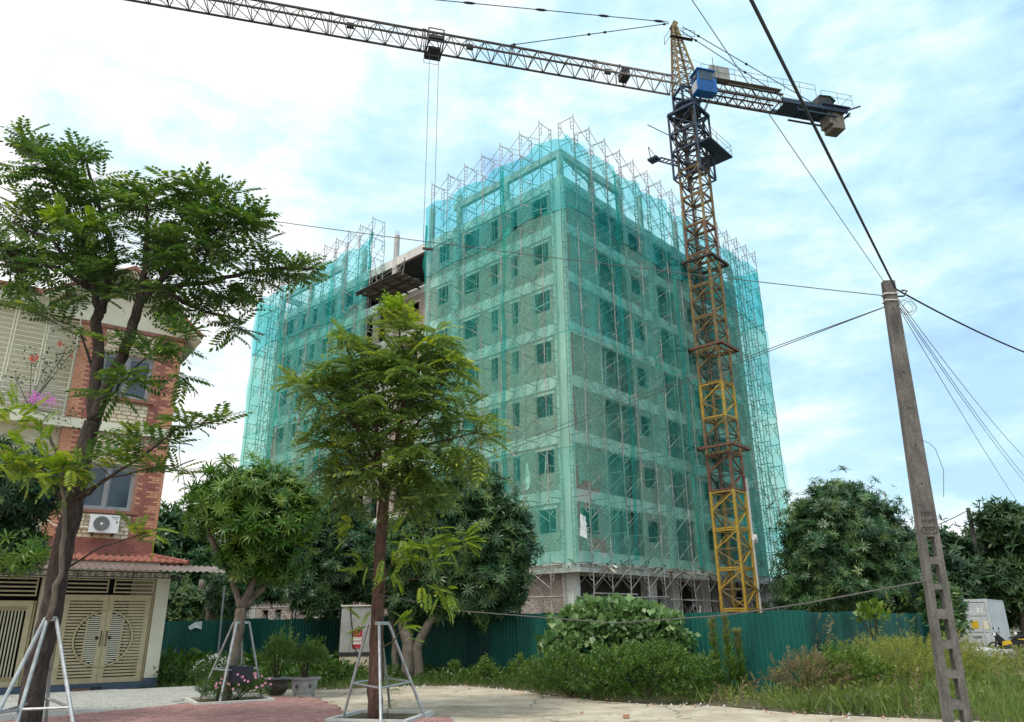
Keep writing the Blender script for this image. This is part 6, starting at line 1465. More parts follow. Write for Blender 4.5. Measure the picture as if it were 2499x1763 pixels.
spr1 = [(80, 350, 50, 45, Y1, .5, 16, .45), (185, 370, 45, 45, Y1 + .2, .5, 14, .45), (120, 430, 80, 50, Y1, .7, 26, .42), (60, 480, 60, 40, Y1, .6, 18, .5), (180, 480, 70, 60, Y1 + .2, .8, 26, .35),
        (60, 560, 70, 40, Y1 - .2, .6, 22, .4), (20, 540, 40, 50, Y1, .6, 12, .4), (160, 560, 90, 50, Y1, .9, 28, .3), (290, 440, 40, 45, Y1, .5, 14, .45), (350, 460, 60, 45, Y1, .6, 20, .45),
        (300, 530, 90, 55, Y1, .9, 32, .33), (430, 450, 60, 35, Y1 - .1, .6, 18, .5), (520, 470, 75, 30, Y1 - .2, .5, 20, .5), (430, 530, 90, 45, Y1, .8, 32, .38), (540, 520, 40, 30, Y1, .5, 10, .45),
        (520, 560, 60, 30, Y1, .6, 12, .4), (300, 610, 110, 40, Y1, .9, 26, .25), (420, 610, 70, 35, Y1, .8, 22, .32), (590, 600, 60, 22, Y1 + .2, .3, 13, .45), (690, 597, 38, 14, Y1 + .3, .2, 8, .5), (640, 615, 40, 15, Y1 + .3, .2, 7, .45),
        (500, 650, 60, 25, Y1 + .2, .5, 12, .35), (560, 660, 40, 22, Y1 + .3, .3, 6, .4), (430, 690, 60, 22, Y1 + .2, .4, 12, .35), (530, 735, 45, 16, Y1 + .4, .3, 7, .4), (350, 680, 50, 25, Y1, .5, 6, .3),
        (150, 640, 110, 30, Y1 - .1, .7, 12, .3), (40, 620, 60, 30, Y1, .4, 9, .35), (150, 705, 80, 22, Y1 - .2, .5, 7, .35), (260, 650, 60, 25, Y1 - .4, .3, 3, .35),
        (380, 740, 40, 28, Y1 - .5, .3, 6, .4), (375, 795, 45, 32, Y1 - .5, .3, 8, .4), (290, 770, 50, 20, Y1 - .4, .3, 6, .4), (300, 840, 65, 18, Y1 - .5, .3, 8, .5), (420, 850, 28, 10, Y1 - .5, .15, 3, .45),
        (440, 960, 35, 14, Y1 - .6, .2, 6, .5), (490, 943, 18, 8, Y1 - .6, .1, 3, .5), (330, 985, 65, 14, Y1 - .5, .25, 7, .6), (250, 1030, 60, 18, Y1 - .5, .3, 8, .6), (360, 1045, 50, 9, Y1 - .7, .2, 6, .6), (320, 1195, 30, 10, Y1 - .4, .2, 2, .85), (240, 880, 30, 15, Y1 - .4, .2, 3, .45)]
compound_tree(t1, spr1, 'leaf_tall', sk1, .95, dens=.56, lime=[(135, 490, 18, Y1 - .7, 9, (0, -.3, .5)), (205, 505, 20, Y1 - .7, 10, (.2, -.3, .4)), (60, 1045, 50, Y1 - .6, 22, (-.2, -.3, .4)), (130, 1060, 48, Y1 - .6, 18, (.3, -.3, .3)), (30, 930, 40, Y1 - .5, 8, (-.2, -.2, .5)), (90, 960, 40, Y1 - .5, 6, (.1, -.2, .5)), (170, 1050, 25, Y1 - .6, 4, (.6, 0, .1)), (245, 1030, 22, Y1 - .7, 3, (.8, 0, .2)), (340, 1192, 16, Y1 - .5, 2, (.9, 0, .1))])
# --- the second street tree, centre
Y2 = 14.6
t2 = thing('street_tree', 'young street tree with drooping feathery leaves and lime tips beside the road', 'tree', 'street trees')
b2 = dp(840, 1635, Y2); b2[2] = 0
trunk_part(t2, 'trunk', [b2, dp(843, 1500, Y2), dp(846, 1400, Y2), dp(850, 1300, Y2), dp(855, 1200, Y2), dp(862, 1110, Y2)], .14, .10, 'bark_brown', 12)
T2 = [[dp(860, 1120, Y2), dp(850, 1040, Y2), dp(845, 950, Y2), dp(835, 850, Y2)], [dp(862, 1115, Y2), dp(885, 1020, Y2), dp(900, 930, Y2), dp(908, 830, Y2), dp(895, 740, Y2)], [dp(852, 1060, Y2), dp(800, 960, Y2), dp(720, 870, Y2 - .1), dp(670, 855, Y2 - .1)], [dp(885, 1020, Y2), dp(960, 920, Y2), dp(1010, 830, Y2)],
      [dp(868, 1080, Y2), dp(950, 1000, Y2), dp(1090, 965, Y2 - .2)], [dp(845, 1090, Y2), dp(780, 1010, Y2), dp(700, 975, Y2)], [dp(895, 900, Y2), dp(950, 800, Y2), dp(985, 750, Y2)], [dp(840, 900, Y2), dp(790, 800, Y2), dp(760, 750, Y2)],
      [dp(850, 1330, Y2 - .1), dp(880, 1260, Y2 - .3), dp(950, 1225, Y2 - .5), dp(1050, 1212, Y2 - .5)], [dp(852, 1335, Y2 - .1), dp(900, 1300, Y2 - .3), dp(960, 1300, Y2 - .4), dp(1010, 1335, Y2 - .4)], [dp(848, 1340, Y2), dp(830, 1290, Y2 - .2), dp(810, 1265, Y2 - .3)], [dp(845, 1455, Y2 - .1), dp(880, 1440, Y2 - .3), dp(905, 1395, Y2 - .4)]]
for i, P in enumerate(T2): b = MB().mat('bark_brown' if i < 4 else 'twig'); limb(b, P, .08 if i < 2 else (.04 if i < 8 else .018), .02 if i < 2 else .008, 7); b.build('branch', t2, True)
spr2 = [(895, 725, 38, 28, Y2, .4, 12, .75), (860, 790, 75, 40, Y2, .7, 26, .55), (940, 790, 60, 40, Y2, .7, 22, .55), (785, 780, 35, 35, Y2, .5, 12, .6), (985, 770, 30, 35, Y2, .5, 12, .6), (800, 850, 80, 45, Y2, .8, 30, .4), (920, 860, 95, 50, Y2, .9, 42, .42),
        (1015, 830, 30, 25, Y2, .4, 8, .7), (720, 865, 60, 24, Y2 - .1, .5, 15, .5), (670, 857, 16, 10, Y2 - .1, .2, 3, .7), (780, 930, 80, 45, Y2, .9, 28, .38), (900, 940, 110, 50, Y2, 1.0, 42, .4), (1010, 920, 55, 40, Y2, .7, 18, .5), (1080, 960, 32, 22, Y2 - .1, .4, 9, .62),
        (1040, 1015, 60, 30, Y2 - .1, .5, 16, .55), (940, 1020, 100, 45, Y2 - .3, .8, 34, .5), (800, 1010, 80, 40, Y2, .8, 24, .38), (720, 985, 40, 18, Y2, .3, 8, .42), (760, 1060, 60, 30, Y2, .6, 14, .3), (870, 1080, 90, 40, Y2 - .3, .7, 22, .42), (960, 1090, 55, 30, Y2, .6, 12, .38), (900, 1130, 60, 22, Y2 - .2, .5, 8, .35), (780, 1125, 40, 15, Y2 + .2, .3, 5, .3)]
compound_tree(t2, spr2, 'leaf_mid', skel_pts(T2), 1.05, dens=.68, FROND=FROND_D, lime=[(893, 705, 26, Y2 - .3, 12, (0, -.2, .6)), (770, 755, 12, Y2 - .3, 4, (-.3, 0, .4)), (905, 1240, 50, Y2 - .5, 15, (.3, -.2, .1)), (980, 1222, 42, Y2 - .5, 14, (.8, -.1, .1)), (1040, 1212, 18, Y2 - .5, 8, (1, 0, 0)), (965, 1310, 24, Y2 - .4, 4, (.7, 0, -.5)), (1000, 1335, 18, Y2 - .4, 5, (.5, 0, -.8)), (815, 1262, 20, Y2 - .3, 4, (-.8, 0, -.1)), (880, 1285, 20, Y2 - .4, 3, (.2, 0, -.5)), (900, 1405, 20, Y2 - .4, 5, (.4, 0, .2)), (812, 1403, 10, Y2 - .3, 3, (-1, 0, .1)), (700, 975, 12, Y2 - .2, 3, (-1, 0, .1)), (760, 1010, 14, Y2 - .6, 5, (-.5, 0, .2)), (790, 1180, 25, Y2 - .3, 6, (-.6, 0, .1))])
# --- mango trees
def mango(t, lobes, mat, n_per, size, low=-.85, seed=0, dark_core=True, tpl=None, bright=.5, name='crown'):
    L = Leafy()
    for i, (c, rad, f) in enumerate(lobes):
        n = int(n_per * f); p, d = shell(c, rad, n, .6, .24, low, seed + i)
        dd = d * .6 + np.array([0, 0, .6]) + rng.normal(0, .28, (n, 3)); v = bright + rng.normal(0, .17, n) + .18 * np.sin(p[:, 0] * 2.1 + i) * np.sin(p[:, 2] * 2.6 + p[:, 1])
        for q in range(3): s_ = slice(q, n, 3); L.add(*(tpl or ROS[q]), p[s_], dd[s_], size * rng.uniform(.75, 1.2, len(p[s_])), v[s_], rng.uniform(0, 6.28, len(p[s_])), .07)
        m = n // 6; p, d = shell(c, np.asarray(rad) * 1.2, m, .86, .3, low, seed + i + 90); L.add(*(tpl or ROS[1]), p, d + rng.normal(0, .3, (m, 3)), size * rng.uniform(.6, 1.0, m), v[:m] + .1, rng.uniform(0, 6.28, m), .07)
        m = n // 4; p, d = shell(c, np.asarray(rad) * .72, m, .2, .1, -1, seed + i + 50); L.add(*(tpl or ROS[0]), p, rng.normal(0, 1, (m, 3)), size * 1.5, .2, rng.uniform(0, 6.28, m), .05)  # inner leaves coloured darker, shade put into the crown core
    return L.build(name, mat, t)
Y3 = 18.45
t3 = thing('small_mango_tree', 'small round headed mango tree in the flower bed, tied to a silver tripod', 'tree', 'street trees')
b3 = dp(503, 1560, Y3); b3[2] = 0
trunk_part(t3, 'trunk', [b3, dp(522, 1480, Y3), dp(537, 1400, Y3), dp(540, 1365, Y3)], .135, .12, 'bark_grey')
for P in ([dp(540, 1370, Y3), dp(520, 1290, Y3), dp(512, 1210, Y3), dp(520, 1140, Y3)], [dp(541, 1368, Y3), dp(575, 1290, Y3), dp(600, 1220, Y3), dp(620, 1150, Y3)], [dp(520, 1290, Y3), dp(470, 1200, Y3 - .3), dp(450, 1150, Y3 - .3)], [dp(541, 1365, Y3), dp(600, 1310, Y3 + .3), dp(650, 1230, Y3 + .4)]):
    b = MB().mat('bark_grey'); limb(b, P, .085, .03, 8); b.build('branch', t3, True)
pm3 = np.linalg.norm(dp(570, 1150, Y3) - dp(580, 1150, Y3)) / 10
def lobe(x, y, rx, ry, Y, f, ky=1.0, ppm=None):
    m = np.linalg.norm(dp(x, y, Y) - dp(x + 10, y, Y)) / 10; return (dp(x, y, Y), (rx * m, (rx + ry) / 2 * m * ky, ry * m), f)
mango(t3, [lobe(560, 1125, 118, 78, Y3, 1.0), lobe(485, 1150, 55, 55, Y3, .4), lobe(650, 1165, 60, 70, Y3, .5), lobe(600, 1200, 75, 60, Y3 - .2, .5), lobe(555, 1270, 40, 30, Y3, .12), lobe(620, 1270, 40, 40, Y3 + .2, .15), lobe(520, 1245, 22, 25, Y3 - .2, .06)], 'leaf_mango', 520, .30, seed=1, bright=.55)
L = Leafy(); p, d = shell(dp(600, 1130, Y3), np.array((120, 95, 80)) * pm3, 60, .95, .1, -.1, 77); L.add(*ROS[1], p, d + np.array([0, 0, .5]), .2, .97, rng.uniform(0, 6, 60), .05); L.build('young_leaves', 'leaf_mango', t3)
t4 = thing('mango_tree', 'dark leaved mango tree cut by the left edge, before the tiled house', 'tree', 'mango trees round the site')
Y4 = 13.6; b = MB().mat('bark_grey'); p0 = dp(-60, 1560, Y4); p0[2] = 0; limb(b, [p0, dp(-40, 1400, Y4), dp(0, 1240, Y4), dp(60, 1160, Y4)], .13, .03, 8); b.build('trunk', t4, True)
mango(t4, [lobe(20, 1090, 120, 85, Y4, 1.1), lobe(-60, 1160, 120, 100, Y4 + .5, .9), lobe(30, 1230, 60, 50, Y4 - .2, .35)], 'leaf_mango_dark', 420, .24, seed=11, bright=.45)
L = Leafy(); p, d = shell(dp(35, 1240, Y4 - .4), (.5, .3, .35), 40, .6, .1, -1, 5); L.add(*ROS[2], p, d, .22, .75, rng.uniform(0, 6, 40), .1); L.build('young_leaves', 'leaf_mango', t4)
# two big mango trees against the fence
Y5 = 27.3
t5 = thing('mango_tree', 'broad dark mango tree over the fence, right behind the utility cabinet', 'tree', 'mango trees round the site')
def trunk_to(t, P, r0, r1, mat='bark_grey', name='trunk'): b = MB().mat(mat); limb(b, P, r0, r1, 9); return b.build(name, t, True)
g = lambda x, y, Y: np.array([dp(x, y, Y)[0], Y, 0.0])
trunk_to(t5, [g(760, 1500, 29.5), dp(765, 1400, 29.5), dp(790, 1300, 29)], .2, .12)
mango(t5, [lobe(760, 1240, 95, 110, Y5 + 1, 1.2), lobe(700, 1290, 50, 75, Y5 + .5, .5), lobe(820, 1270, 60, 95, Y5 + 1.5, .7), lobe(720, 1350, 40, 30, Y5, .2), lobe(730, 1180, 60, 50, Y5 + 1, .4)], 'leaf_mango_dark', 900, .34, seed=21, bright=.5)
t6 = thing('mango_tree', 'largest dark mango tree, between the street tree and the netted corner, over the fence', 'tree', 'mango trees round the site')
trunk_to(t6, [g(917, 1500, 25.2), dp(915, 1440, 25.2), dp(900, 1390, 25.4), dp(930, 1300, 26)], .22, .13); trunk_to(t6, [g(940, 1500, 25.2), dp(935, 1450, 25.2), dp(960, 1400, 25.2), dp(1010, 1340, 25.5), dp(1050, 1280, 26)], .17, .1, name='branch'); trunk_to(t6, [g(890, 1500, 26), dp(885, 1420, 26), dp(870, 1350, 26)], .13, .08, name='branch')
Y6 = 25.8
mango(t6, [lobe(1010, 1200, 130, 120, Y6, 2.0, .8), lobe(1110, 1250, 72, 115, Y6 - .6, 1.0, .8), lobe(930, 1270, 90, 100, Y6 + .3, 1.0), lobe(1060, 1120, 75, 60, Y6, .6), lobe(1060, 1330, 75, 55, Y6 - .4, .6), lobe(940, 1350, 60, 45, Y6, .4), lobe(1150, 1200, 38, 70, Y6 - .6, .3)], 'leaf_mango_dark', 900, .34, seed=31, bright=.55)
# background trees
def bgtree(label, lobes, mat, n, size, Y, seed, base, bright=.5, tpl=None, group='trees behind the site'):
    t = thing('background_tree', label, 'tree', group); x, y = base
    trunk_to(t, [g(x, y, Y), dp(x, y - 60, Y), dp(x + 5, y - 120, Y)], .3, .15); mango(t, lobes, mat, n, size, seed=seed, bright=bright, tpl=tpl); return t
bgtree('dark leafy tree between the tiled house and the small round mango tree', [lobe(375, 1210, 38, 70, 40, .6), lobe(430, 1240, 55, 60, 41, .8), lobe(470, 1310, 60, 60, 40, .6), lobe(390, 1310, 55, 60, 40, .6)], 'leaf_mango_dark', 700, .45, 40, 41, (440, 1420), .6, (ROS_S))
bgtree('paler green tree behind the fence just right of the tiled house', [lobe(400, 1370, 60, 45, 36, .6), lobe(470, 1370, 40, 40, 36, .4)], 'leaf_far', 600, .4, 36, 45, (450, 1420), .8, (ROS_S))
bgtree('dark tree whose trunk shows behind the small mango tree, over the fence', [lobe(520, 1330, 50, 55, 33, .6), lobe(620, 1320, 40, 30, 34, .3)], 'leaf_mango_dark', 500, .36, 33, 49, (475, 1430), .6)
bgtree('big dark mango tree right of the netted block, behind the fence', [lobe(1890, 1200, 105, 90, 46, 1.4), lobe(1830, 1260, 70, 110, 45, 1.1), lobe(1960, 1250, 85, 110, 46, 1.2), lobe(1900, 1330, 130, 60, 45, 1.0), lobe(1880, 1120, 60, 32, 47, .4), lobe(2020, 1310, 50, 60, 46, .4), lobe(1820, 1180, 40, 40, 46, .3)], 'leaf_mango_dark', 1050, .5, 46, 51, (1930, 1400), .62)
bgtree('dark tree right behind the main utility pole', [lobe(2110, 1240, 60, 45, 52, .7), lobe(2120, 1310, 90, 60, 50, 1.0), lobe(2060, 1340, 45, 50, 52, .5), lobe(2200, 1330, 70, 60, 55, .8)], 'leaf_far', 800, .55, 52, 61, (2120, 1400), .35, (ROS_S))
bgtree('light green tree in front of the far pole, at the right', [lobe(2215, 1230, 42, 50, 56, .6), lobe(2190, 1270, 40, 35, 56, .4)], 'leaf_bush', 600, .5, 56, 65, (2215, 1400), .5, (ROS_S))
bgtree('broad green tree at the right edge above the container', [lobe(2265, 1180, 60, 45, 49, .8), lobe(2290, 1260, 75, 70, 50, 1.0), lobe(2240, 1310, 70, 60, 50, .8), lobe(2300, 1350, 80, 50, 52, .6), lobe(2170, 1350, 80, 35, 54, .4)], 'leaf_far', 850, .5, 50, 71, (2290, 1400), .55, (ROS_S))
bgtree('leafy shrub covering the left edge of the container', [lobe(2118, 1370, 34, 45, 38, .6), lobe(2130, 1400, 28, 25, 37.5, .3), lobe(2105, 1330, 30, 25, 38, .2)], 'leaf_mango_dark', 420, .36, 38, 81, (2125, 1430), .75, (ROS_S))
b = Leafy()
for k in range(26):
    x = -70 + k * 9.5 if k < 14 else 22 + (k - 14) * 9; yy = 95 + rng.uniform(-6, 10); hh = rng.uniform(2.5, 4.2) if k < 14 else rng.uniform(4, 6.5)
    p, d = shell((x, yy, hh * .5), (7, 3, hh * .62), 700, .6, .2, -.4, 200 + k); b.add(*ROS_S, p, d, rng.uniform(.5, .9, 700), .35 + rng.normal(0, .15, 700), rng.uniform(0, 6, 700))
o = b.build('far_woods', 'leaf_far'); o['label'] = 'distant belt of trees closing the view behind the site'; o['category'] = 'woods'
# tripods
def tripod(label, top, feet, bar_h, group='tree support tripods'):
    t = thing('tree_support', label, 'tree support', group); c = np.asarray(top, float)
    tops = [c + unit(np.asarray(f, float) * (1, 1, 0) - c * (1, 1, 0)) * rad_ for f, rad_ in zip(feet, [.2] * 4)]
    for f, q in zip(feet, tops): b = MB().mat('galvanised'); b.tube([f, q], .027, 8); b.build('leg', t)
    n = len(feet)
    for i in range(n):
        p, q = tops[i], tops[(i + 1) % n]; b = MB().mat('galvanised'); b.beam(p, q, .012, .06); b.build('clamp_bar', t)
        f = bar_h / c[2]; a = np.asarray(feet[i]) * (1 - f) + tops[i] * f; e = np.asarray(feet[(i + 1) % n]) * (1 - f) + tops[(i + 1) % n] * f
        b = MB().mat('galvanised'); b.tube([a, a + (e - a) * .04, a + (e - a) * .96, e], [.008, .02, .02, .008], 6); b.build('cross_bar', t)
    return t
c2 = dp(848, 1398, Y2); tripod('silver tubular support round the trunk beside the road', c2, [lvl(836, 1757, .03), lvl(930, 1790, .03), lvl(1036, 1751, .03), lvl(952, 1728, .03)], .62)
c1_ = dp(112, 1388, Y1); f_ = lambda x, y: lvl(x * D2N, y * D2N, .03)
tripod('silver tubular support round the thick forked trunk', c1_, [f_(-75, 1740), f_(8, 1720), f_(178, 1710), f_(100, 1660)], .62)
c3 = dp(540, 1396, Y3); tripod('silver tubular support over the flower bed', c3, [lvl(487, 1709, .03), lvl(536, 1718, .03), lvl(640, 1706, .03), lvl(592, 1690, .03)], .68)
b = MB().mat('board_navy'); q0 = dp(527, 1496, 18.1); b.box(q0[0] - .02, 18.08, q0[2] - .34, q0[0] + .42, 18.11, q0[2] + .02); b.box(q0[0] - .14, 18.12, q0[2] - .3, q0[0] - .03, 18.3, q0[2] + .02)
tag(b.build('dark_board'), 'dark navy board tied to the support over the flower bed', 'board')
trunk_to(t3, [b3 + np.array([-.12, .1, 0]), b3 + np.array([-.05, .12, .6]), b3 + np.array([.02, .15, 1.05])], .1, .05, 'bark_dark', 'stump')

# ================================================================ shrubs, weeds, grass
def clump(name, label, cat, c, rad, n, mat, size, seed, bright=.5, tpl=SPRIG, group=None, stems=10, low=-.1, inner=.4):
    t = thing(name, label, cat, group); L = Leafy(); p, d = shell(c, rad, n, inner, .16, low, seed)
    p[:, 2] = np.maximum(p[:, 2], .05)
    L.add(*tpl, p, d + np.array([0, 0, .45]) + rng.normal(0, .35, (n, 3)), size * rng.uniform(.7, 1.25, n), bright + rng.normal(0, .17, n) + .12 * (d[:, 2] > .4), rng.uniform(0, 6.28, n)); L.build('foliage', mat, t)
    b = MB().mat('twig'); c = np.asarray(c, float)
    for k in range(stems): a = rng.uniform(0, 6.28); e = rng.uniform(.2, .8); b.tube([(c[0] + .06 * math.cos(a), c[1] + .06 * math.sin(a), max(0, c[2] - rad[2])), tuple(c + np.array([rad[0] * e * math.cos(a), rad[1] * e * math.sin(a), rad[2] * .4]))], [.018, .006], 4)
    b.build('stems', t, kind='stuff'); return t
clump('potted_shrub', 'small leaved shrub growing in the grey stone planter', 'shrub', (hp[0], hp[1] + .3, .78), (.36, .32, .34), 330, 'leaf_bush', .14, 301, .3, group='shrubs in the planters')
clump('potted_shrub', 'loose shrub with red brown lower leaves in the round dark planter', 'shrub', (P2[0], P2[1] + .35, .82), (.36, .34, .42), 300, 'leaf_bush', .15, 302, .45, group='shrubs in the planters')
fb = clump('flower_clump', 'low green clump with pink flowers under the small mango tree', 'flowers', (-6.5, 18.6, .18), (.72, .66, .3), 520, 'leaf_bush', .13, 303, .25)
def blossoms(parent, name, mat, P, s=.03):
    b = MB().mat(mat)
    for p in P:
        for a in range(5): 
            an = a * 1.2566; e = s * 1.5; b.add([p, p + np.array([math.cos(an) * e, -.01, math.sin(an) * e]), p + np.array([math.cos(an + .9) * e, -.012, math.sin(an + .9) * e])], [(0, 1, 2)])
    return b.build(name, parent, kind='stuff')
p, d = shell((-6.2, 18.5, .34), (.65, .5, .32), 46, .8, .1, -.1, 9); p[:, 1] -= .1; blossoms(fb, 'blossoms', 'flower_pink', p, .019)
fb2 = clump('flower_clump', 'low weeds with small whitish heads behind the small mango tree', 'flowers', (-8.0, 21.6, .35), (.6, .4, .42), 200, 'leaf_bush', .2, 304, .2)
p, d = shell((-8.0, 21.4, .5), (.6, .35, .4), 90, .85, .1, .1, 19); blossoms(fb2, 'blossoms', 'white_flower', p, .013)
# bush and vine before the fence
clump('vine_clump', 'big heap of broad leaved pale green vine climbing the fence corner', 'vine', (2.75, 21.0, .95), (1.7, .8, 1.18), 700, 'leaf_vine', .27, 305, .5, tpl=LEAFW, stems=14, low=-.5, inner=.75)
L = Leafy(); 
for c, r_, n in (((1.6, 21.3, 1.2), (.8, .6, .8), 500), ((2.6, 20.9, 1.6), (1.2, .6, .55), 900), ((3.6, 20.6, 1.2), (.9, .5, .8), 700), ((2.4, 20.6, .8), (1.4, .5, .7), 600)):
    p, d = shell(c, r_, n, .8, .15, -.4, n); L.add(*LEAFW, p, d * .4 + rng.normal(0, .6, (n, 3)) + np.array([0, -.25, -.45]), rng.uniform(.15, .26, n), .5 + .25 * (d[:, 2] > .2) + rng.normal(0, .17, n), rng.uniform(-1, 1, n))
tag(L.build('vine_leaves', 'leaf_vine'), 'broad pale leaves of the vine spilling over the top of the fence', 'vine leaves')
clump('bush', 'dense dark green bush bulging over the road edge below the vine', 'bush', (3.0, 18.6, .22), (1.55, 1.15, .82), 1500, 'leaf_bush', .22, 306, .42, inner=.7)
clump('bush', 'left end of the dense bush, thinning toward the road', 'bush', (1.3, 19.4, .18), (1.0, .8, .7), 600, 'leaf_bush', .2, 307, .42, inner=.6)
clump('bush', 'round yellow green weed bush between the tall weeds and the utility pole', 'bush', (10.2, 20.6, .4), (2.0, 1.2, .78), 1400, 'leaf_yellow', .2, 308, .6, tpl=SPRIG_F, inner=.6)
clump('bush', 'feathery yellow green weed bush just left of the utility pole', 'bush', (8.9, 19.0, .3), (1.5, .9, .66), 900, 'leaf_yellow', .19, 309, .55, tpl=SPRIG_F, inner=.5)
clump('bush', 'dry brownish weed patch beside the tall weeds', 'bush', (6.6, 18.3, .3), (.9, .6, .58), 420, 'leaf_dry', .2, 310, .4, tpl=SPRIG_F, inner=.3)
clump('bush', 'pale leafy weed patch in front of the right part of the fence', 'bush', (7.6, 18.6, .35), (1.0, .6, .62), 500, 'leaf_bush', .2, 311, .7, inner=.4)
clump('shrub', 'light green papaya like shrub poking above the fence', 'shrub', (10.6, 23.5, 1.6), (.4, .35, .5), 70, 'leaf_bush', .24, 312, .85, tpl=LEAFW)
for i, (x, Y, h, lb) in enumerate(((1606, 19.5, 1.62, 'leftmost of the three tall spiky weeds by the fence corner'), (1637, 19.4, 1.7, 'middle of the three tall spiky weeds by the fence corner'), (1660, 19.6, 1.35, 'rightmost of the three tall spiky weeds by the fence corner'))):
    t = thing('tall_weed', lb, 'weed', 'tall spiky weeds'); X = dp(x, 1500, Y)[0]; n = 280; f = rng.uniform(0, 1, n); rr = .15 * (1 - f * .75) + .02; a = rng.uniform(0, 6.28, n)
    p = np.stack([X + rng.normal(0, .02, n), Y + rng.normal(0, .02, n), f * h + .05], 1); d = np.stack([np.cos(a), np.sin(a), np.full(n, 1.1)], 1)
    L = Leafy(); L.add(*t_leaf(.16, .05), p, d, .14 + .18 * (1 - f), .5 + .5 * f, rng.uniform(0, 6, n)); L.build('leaves', 'leaf_bush', t)
    L = Leafy(); k = f > .62; L.add(*SPRIG_F, p[k], d[k], .13, .7, 0); L.build('flower_spike', 'leaf_dry', t); b = MB().mat('twig'); b.tube([(X, Y, 0), (X, Y, h)], [.012, .004], 4); b.build('stem', t)
def weed(label, x, Y, h, n, mat, s, seed, br=.6):
    X = dp(x, 1480, Y)[0]; return clump('weed', label, 'weed', (X, Y, h * .55), (h * .3, h * .25, h * .5), n, mat, s, seed, br, tpl=SPRIG, group='single weeds along the fence', stems=4)
weed('tall thin weed against the fence, left of the round yellow green bush', 1790, 20.6, 1.5, 60, 'leaf_bush', .16, 320)
weed('weed with pale seed heads above the far fence', 2015, 28, 2.3, 60, 'leaf_yellow', .16, 321)
weed('thin dry weed bending above the fence by the papaya like shrub', 1838, 20.5, 1.75, 24, 'leaf_dry', .2, 322)
weed('bushy weed at the foot of the fence below the netted corner', 1090, 23.4, .5, 90, 'leaf_bush', .2, 323, .7)
weed('upright weed at the foot of the fence, left of the vine', 1165, 22.6, .62, 90, 'leaf_bush', .18, 324, .7)
weed('second upright weed at the fence foot, nearer the big bush', 1190, 22.0, .6, 80, 'leaf_bush', .18, 325, .75)
weed('small weed below the dark fence, right of the street tree', 1020, 24.2, .4, 70, 'leaf_bush', .18, 326, .6)
weed('tallest weed behind the two planters', 635, 24.5, 1.35, 120, 'leaf_bush', .2, 327, .5)
weed('weed behind the grey planter, against the fence', 700, 25.5, 1.1, 120, 'leaf_bush', .2, 328, .5)
sp = thing('sapling', 'tiny feathery sapling sprouting beside the street tree trunk', 'sapling'); P = np.array([dp(868, 1610, 14.5)[0], 14.5, 0]); b = MB().mat('twig'); b.tube([P, P + (.02, 0, .75)], [.008, .004], 4); b.build('stem', sp)
L = Leafy(); n = 22; f = rng.uniform(.3, 1, n); a = rng.uniform(0, 6.28, n); L.add(*FROND_S, np.stack([P[0] + 0 * f, P[1] + 0 * f, f * .75], 1), np.stack([np.cos(a), np.sin(a), .4 + 0 * a], 1), .22, .45, 0); L.build('leaves', 'leaf_mid', sp)
# bougainvillea and creepers on the balcony
fl = thing('flowering_creeper', 'flowering creeper with red and magenta blossoms on the balcony bars', 'creeper')
L = Leafy(); n = 260
cs_ = [HP(4.2, UO + .15, 9.2), HP(3.8, UO + .15, 9.6), HP(4.6, UO + .2, 9.3), HP(4.0, UO + .2, 8.8), HP(3.5, UO + .2, 9.9), HP(4.9, UO + .2, 8.6), HP(3.3, UO + .2, 7.6), HP(3.7, UO + .2, 7.4)]
p = np.array([cs_[i % 8] for i in range(n)]) + rng.normal(0, .22, (n, 3)) * (1, .5, 1); L.add(*LEAF, p, rng.normal(0, 1, (n, 3)), .09, .35, rng.uniform(0, 6, n)); L.build('leaves', 'leaf_mango_dark', fl, 'stuff')
b = MB().mat('twig')
for k in range(7): b.tube([HP(4.4, UO + .1, 7.8), cs_[k], cs_[k] + rng.normal(0, .25, 3)], [.012, .008, .004], 4)
b.build('stems', fl, kind='stuff')
def cl_(u, z, n, s_, sp_): return HP(u, UO + .25, z) + rng.normal(0, 1, (n, 3)) * np.array([sp_, sp_ * .5, sp_ * .8])
blossoms(fl, 'red_blossoms', 'flower_red', np.concatenate([cl_(4.55, 9.25, 60, 1, .07), cl_(3.95, 9.85, 34, 1, .05), cl_(3.6, 9.5, 8, 1, .05)]), .016); blossoms(fl, 'magenta_blossoms', 'flower_magenta', np.concatenate([cl_(4.3, 8.05, 150, 1, .13), cl_(3.95, 8.05, 110, 1, .12)]), .015)
# ground cover
def field(label, name, poly, n, hmin, hmax, mat, tpl, bright, wd=1.0, cat='grass', lean=.5, near=None):
    xs = [p[0] for p in poly]; ys = [p[1] for p in poly]; P = []
    while len(P) < n:
        x, y = rng.uniform(min(xs), max(xs)), rng.uniform(min(ys), max(ys))
        if in_poly(x, y, poly): P.append((x, y, 0))
    P = np.array(P); h = rng.uniform(hmin, hmax, n) * (.7 + .5 * np.sin(P[:, 0] * 1.3) * np.cos(P[:, 1] * 1.7) + .2); h = np.maximum(h, hmin * .6)
    d = np.stack([rng.normal(0, lean, n), rng.normal(0, lean, n), np.ones(n)], 1); v = bright + rng.normal(0, .15, n) + .15 * np.sin(P[:, 0] * .9 + 2) * np.sin(P[:, 1] * 1.1)
    L = Leafy(); L.add(*tpl, P, d, h, v, rng.uniform(0, 6.28, n), .08); o = L.build(name, mat); o['label'] = label; o['category'] = cat; return o
gp_right = [(5.2, 15.5), (6.9, 14.5), (12, 12.1), (13.5, 8.5), (22, 16), (34, 30), (31, 46), (23.5, 44), (7.3, 19.4), (5.9, 19.9), (4.5, 20.9), (3.9, 17.2)]
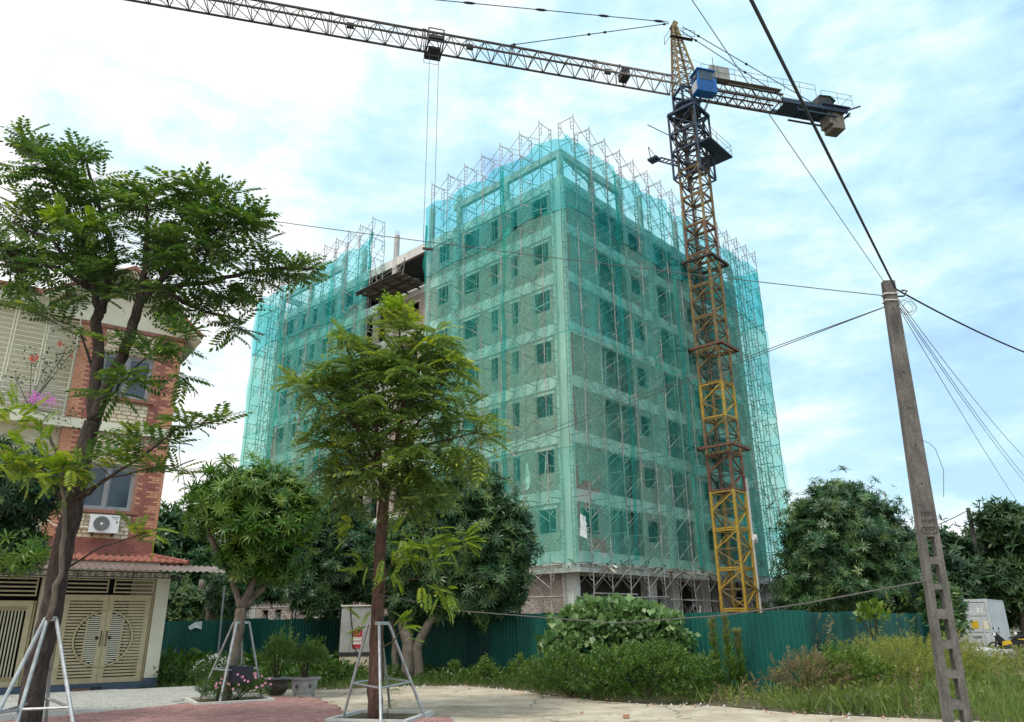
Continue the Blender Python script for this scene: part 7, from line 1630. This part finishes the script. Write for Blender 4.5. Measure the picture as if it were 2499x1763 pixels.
field('tall green grass on the rough ground right of the road', 'grass', gp_right, 15000, .18, .5, 'grass_blade', BLADE, .5)
field('grass round the foot of the utility pole', 'grass', [(5.2, 15.5), (6.9, 14.5), (12, 12.1), (12.5, 10), (15, 13), (12, 19), (7.5, 19), (5, 17.5)], 9000, .18, .5, 'grass_blade', BLADE, .55)
field('dry straw coloured weeds among the grass', 'dry_weeds', gp_right, 1600, .2, .5, 'leaf_dry', SPRIG_F, .6, cat='weeds')
field('low weeds among the grass on the rough ground', 'weeds', gp_right, 4200, .14, .42, 'leaf_yellow', SPRIG, .5, cat='weeds')
gp_left = [(-12.5, 22.8), (-8.4, 22.5), (-5.3, 21.7), (-2.84, 22.6), (-1.5, 22.7), (0.1, 20.9), (0.9, 19.3), (1.9, 18.0), (3.9, 17.2), (5.8, 19.8), (3.1, 22.4), (.4, 25.0), (-3.3, 27.9), (-6.2, 29.0), (-13.5, 30.2)]
field('short grass along the foot of the fence', 'grass', gp_left, 22000, .1, .3, 'grass_blade', BLADE, .42)
field('low leafy weeds along the foot of the fence', 'weeds', [(-12.5, 23.2), (-8.4, 23.0), (-5.4, 22.6), (-4.9, 26), (-6.2, 29.0), (-13.5, 30.2)], 3600, .25, .62, 'leaf_bush', SPRIG, .4, cat='weeds')
field('thin leafy weeds between road and fence', 'weeds', [(-5, 23.4), (-1.6, 23.3), (.6, 21.2), (1.9, 18.6), (3.1, 22.4), (.4, 25.0), (-3.3, 27.9), (-6, 28.8)], 1400, .14, .36, 'leaf_bush', SPRIG, .45, cat='weeds')
# tall reed like blades round the pole
L = Leafy(); n = 240; X = np.abs(rng.normal(0, 1.1, n)) + 7.5; Yy = rng.normal(12.9, .6, n); d = np.stack([rng.normal(0, .45, n), rng.normal(0, .4, n), np.ones(n)], 1); L.add(BLADE[0] * (1, .7, 1.5), BLADE[1], np.stack([X, Yy, 0 * X], 1), d, rng.uniform(.4, .9, n), .5, rng.uniform(0, 6, n)); tag(L.build('reed_grass', 'grass_blade'), 'tall broad bladed grass right beside the utility pole', 'grass')
# litter on the road and paving: dead leaves, grit
b = Leafy(); n = 420; P = []
while len(P) < n:
    x, y = rng.uniform(-9, 8), rng.uniform(11, 23)
    if in_poly(x, y, road_edge): P.append((x, y, .058 if in_poly(x, y, red_poly) or in_poly(x, y, grey_poly) else .008))
P = np.array(P); b.add(*t_leaf(.5, .2), P, np.stack([rng.normal(0, 1, n), rng.normal(0, 1, n), rng.uniform(-.02, .15, n)], 1), rng.uniform(.03, .075, n), rng.uniform(0, 1, n), 0); o = b.build('leaf_litter', 'leaf_dry'); o['label'] = 'dead leaves scattered over the road and paving'; o['category'] = 'leaf litter'
b = MB().mat('brick_bit')
for k in range(260):
    t_ = rng.uniform(0, 1); e = road_edge[2 + int(t_ * 10) % 11]; e2 = road_edge[3 + int(t_ * 10) % 11]; f = rng.uniform(0, 1); x = e[0] + (e2[0] - e[0]) * f + rng.normal(0, .25); y = e[1] + (e2[1] - e[1]) * f + rng.normal(0, .25); s_ = rng.uniform(.012, .035)
    b.mat(random.choice(['brick_bit', 'rock_pale', 'concrete_dark'])); b.add([(x - s_, y - s_, .0), (x + s_, y - s_ * .7, .0), (x + s_ * .6, y + s_, .0), (x - s_ * .8, y + s_ * .8, 0), (x, y, s_ * 1.1 + .003)], [(0, 1, 4), (1, 2, 4), (2, 3, 4), (3, 0, 4)])
o = b.build('gravel', kind='stuff'); o['label'] = 'grit and small stones along the ragged road edge'; o['category'] = 'gravel'
sheet('worn_patch', ccw([(-1.2, 15.3), (-2.9, 15.9), (-2.6, 17.0), (-1.0, 17.3), (.9, 16.6), (1.2, 15.6), (.2, 15.0)]), .004, 'patch_dirt')
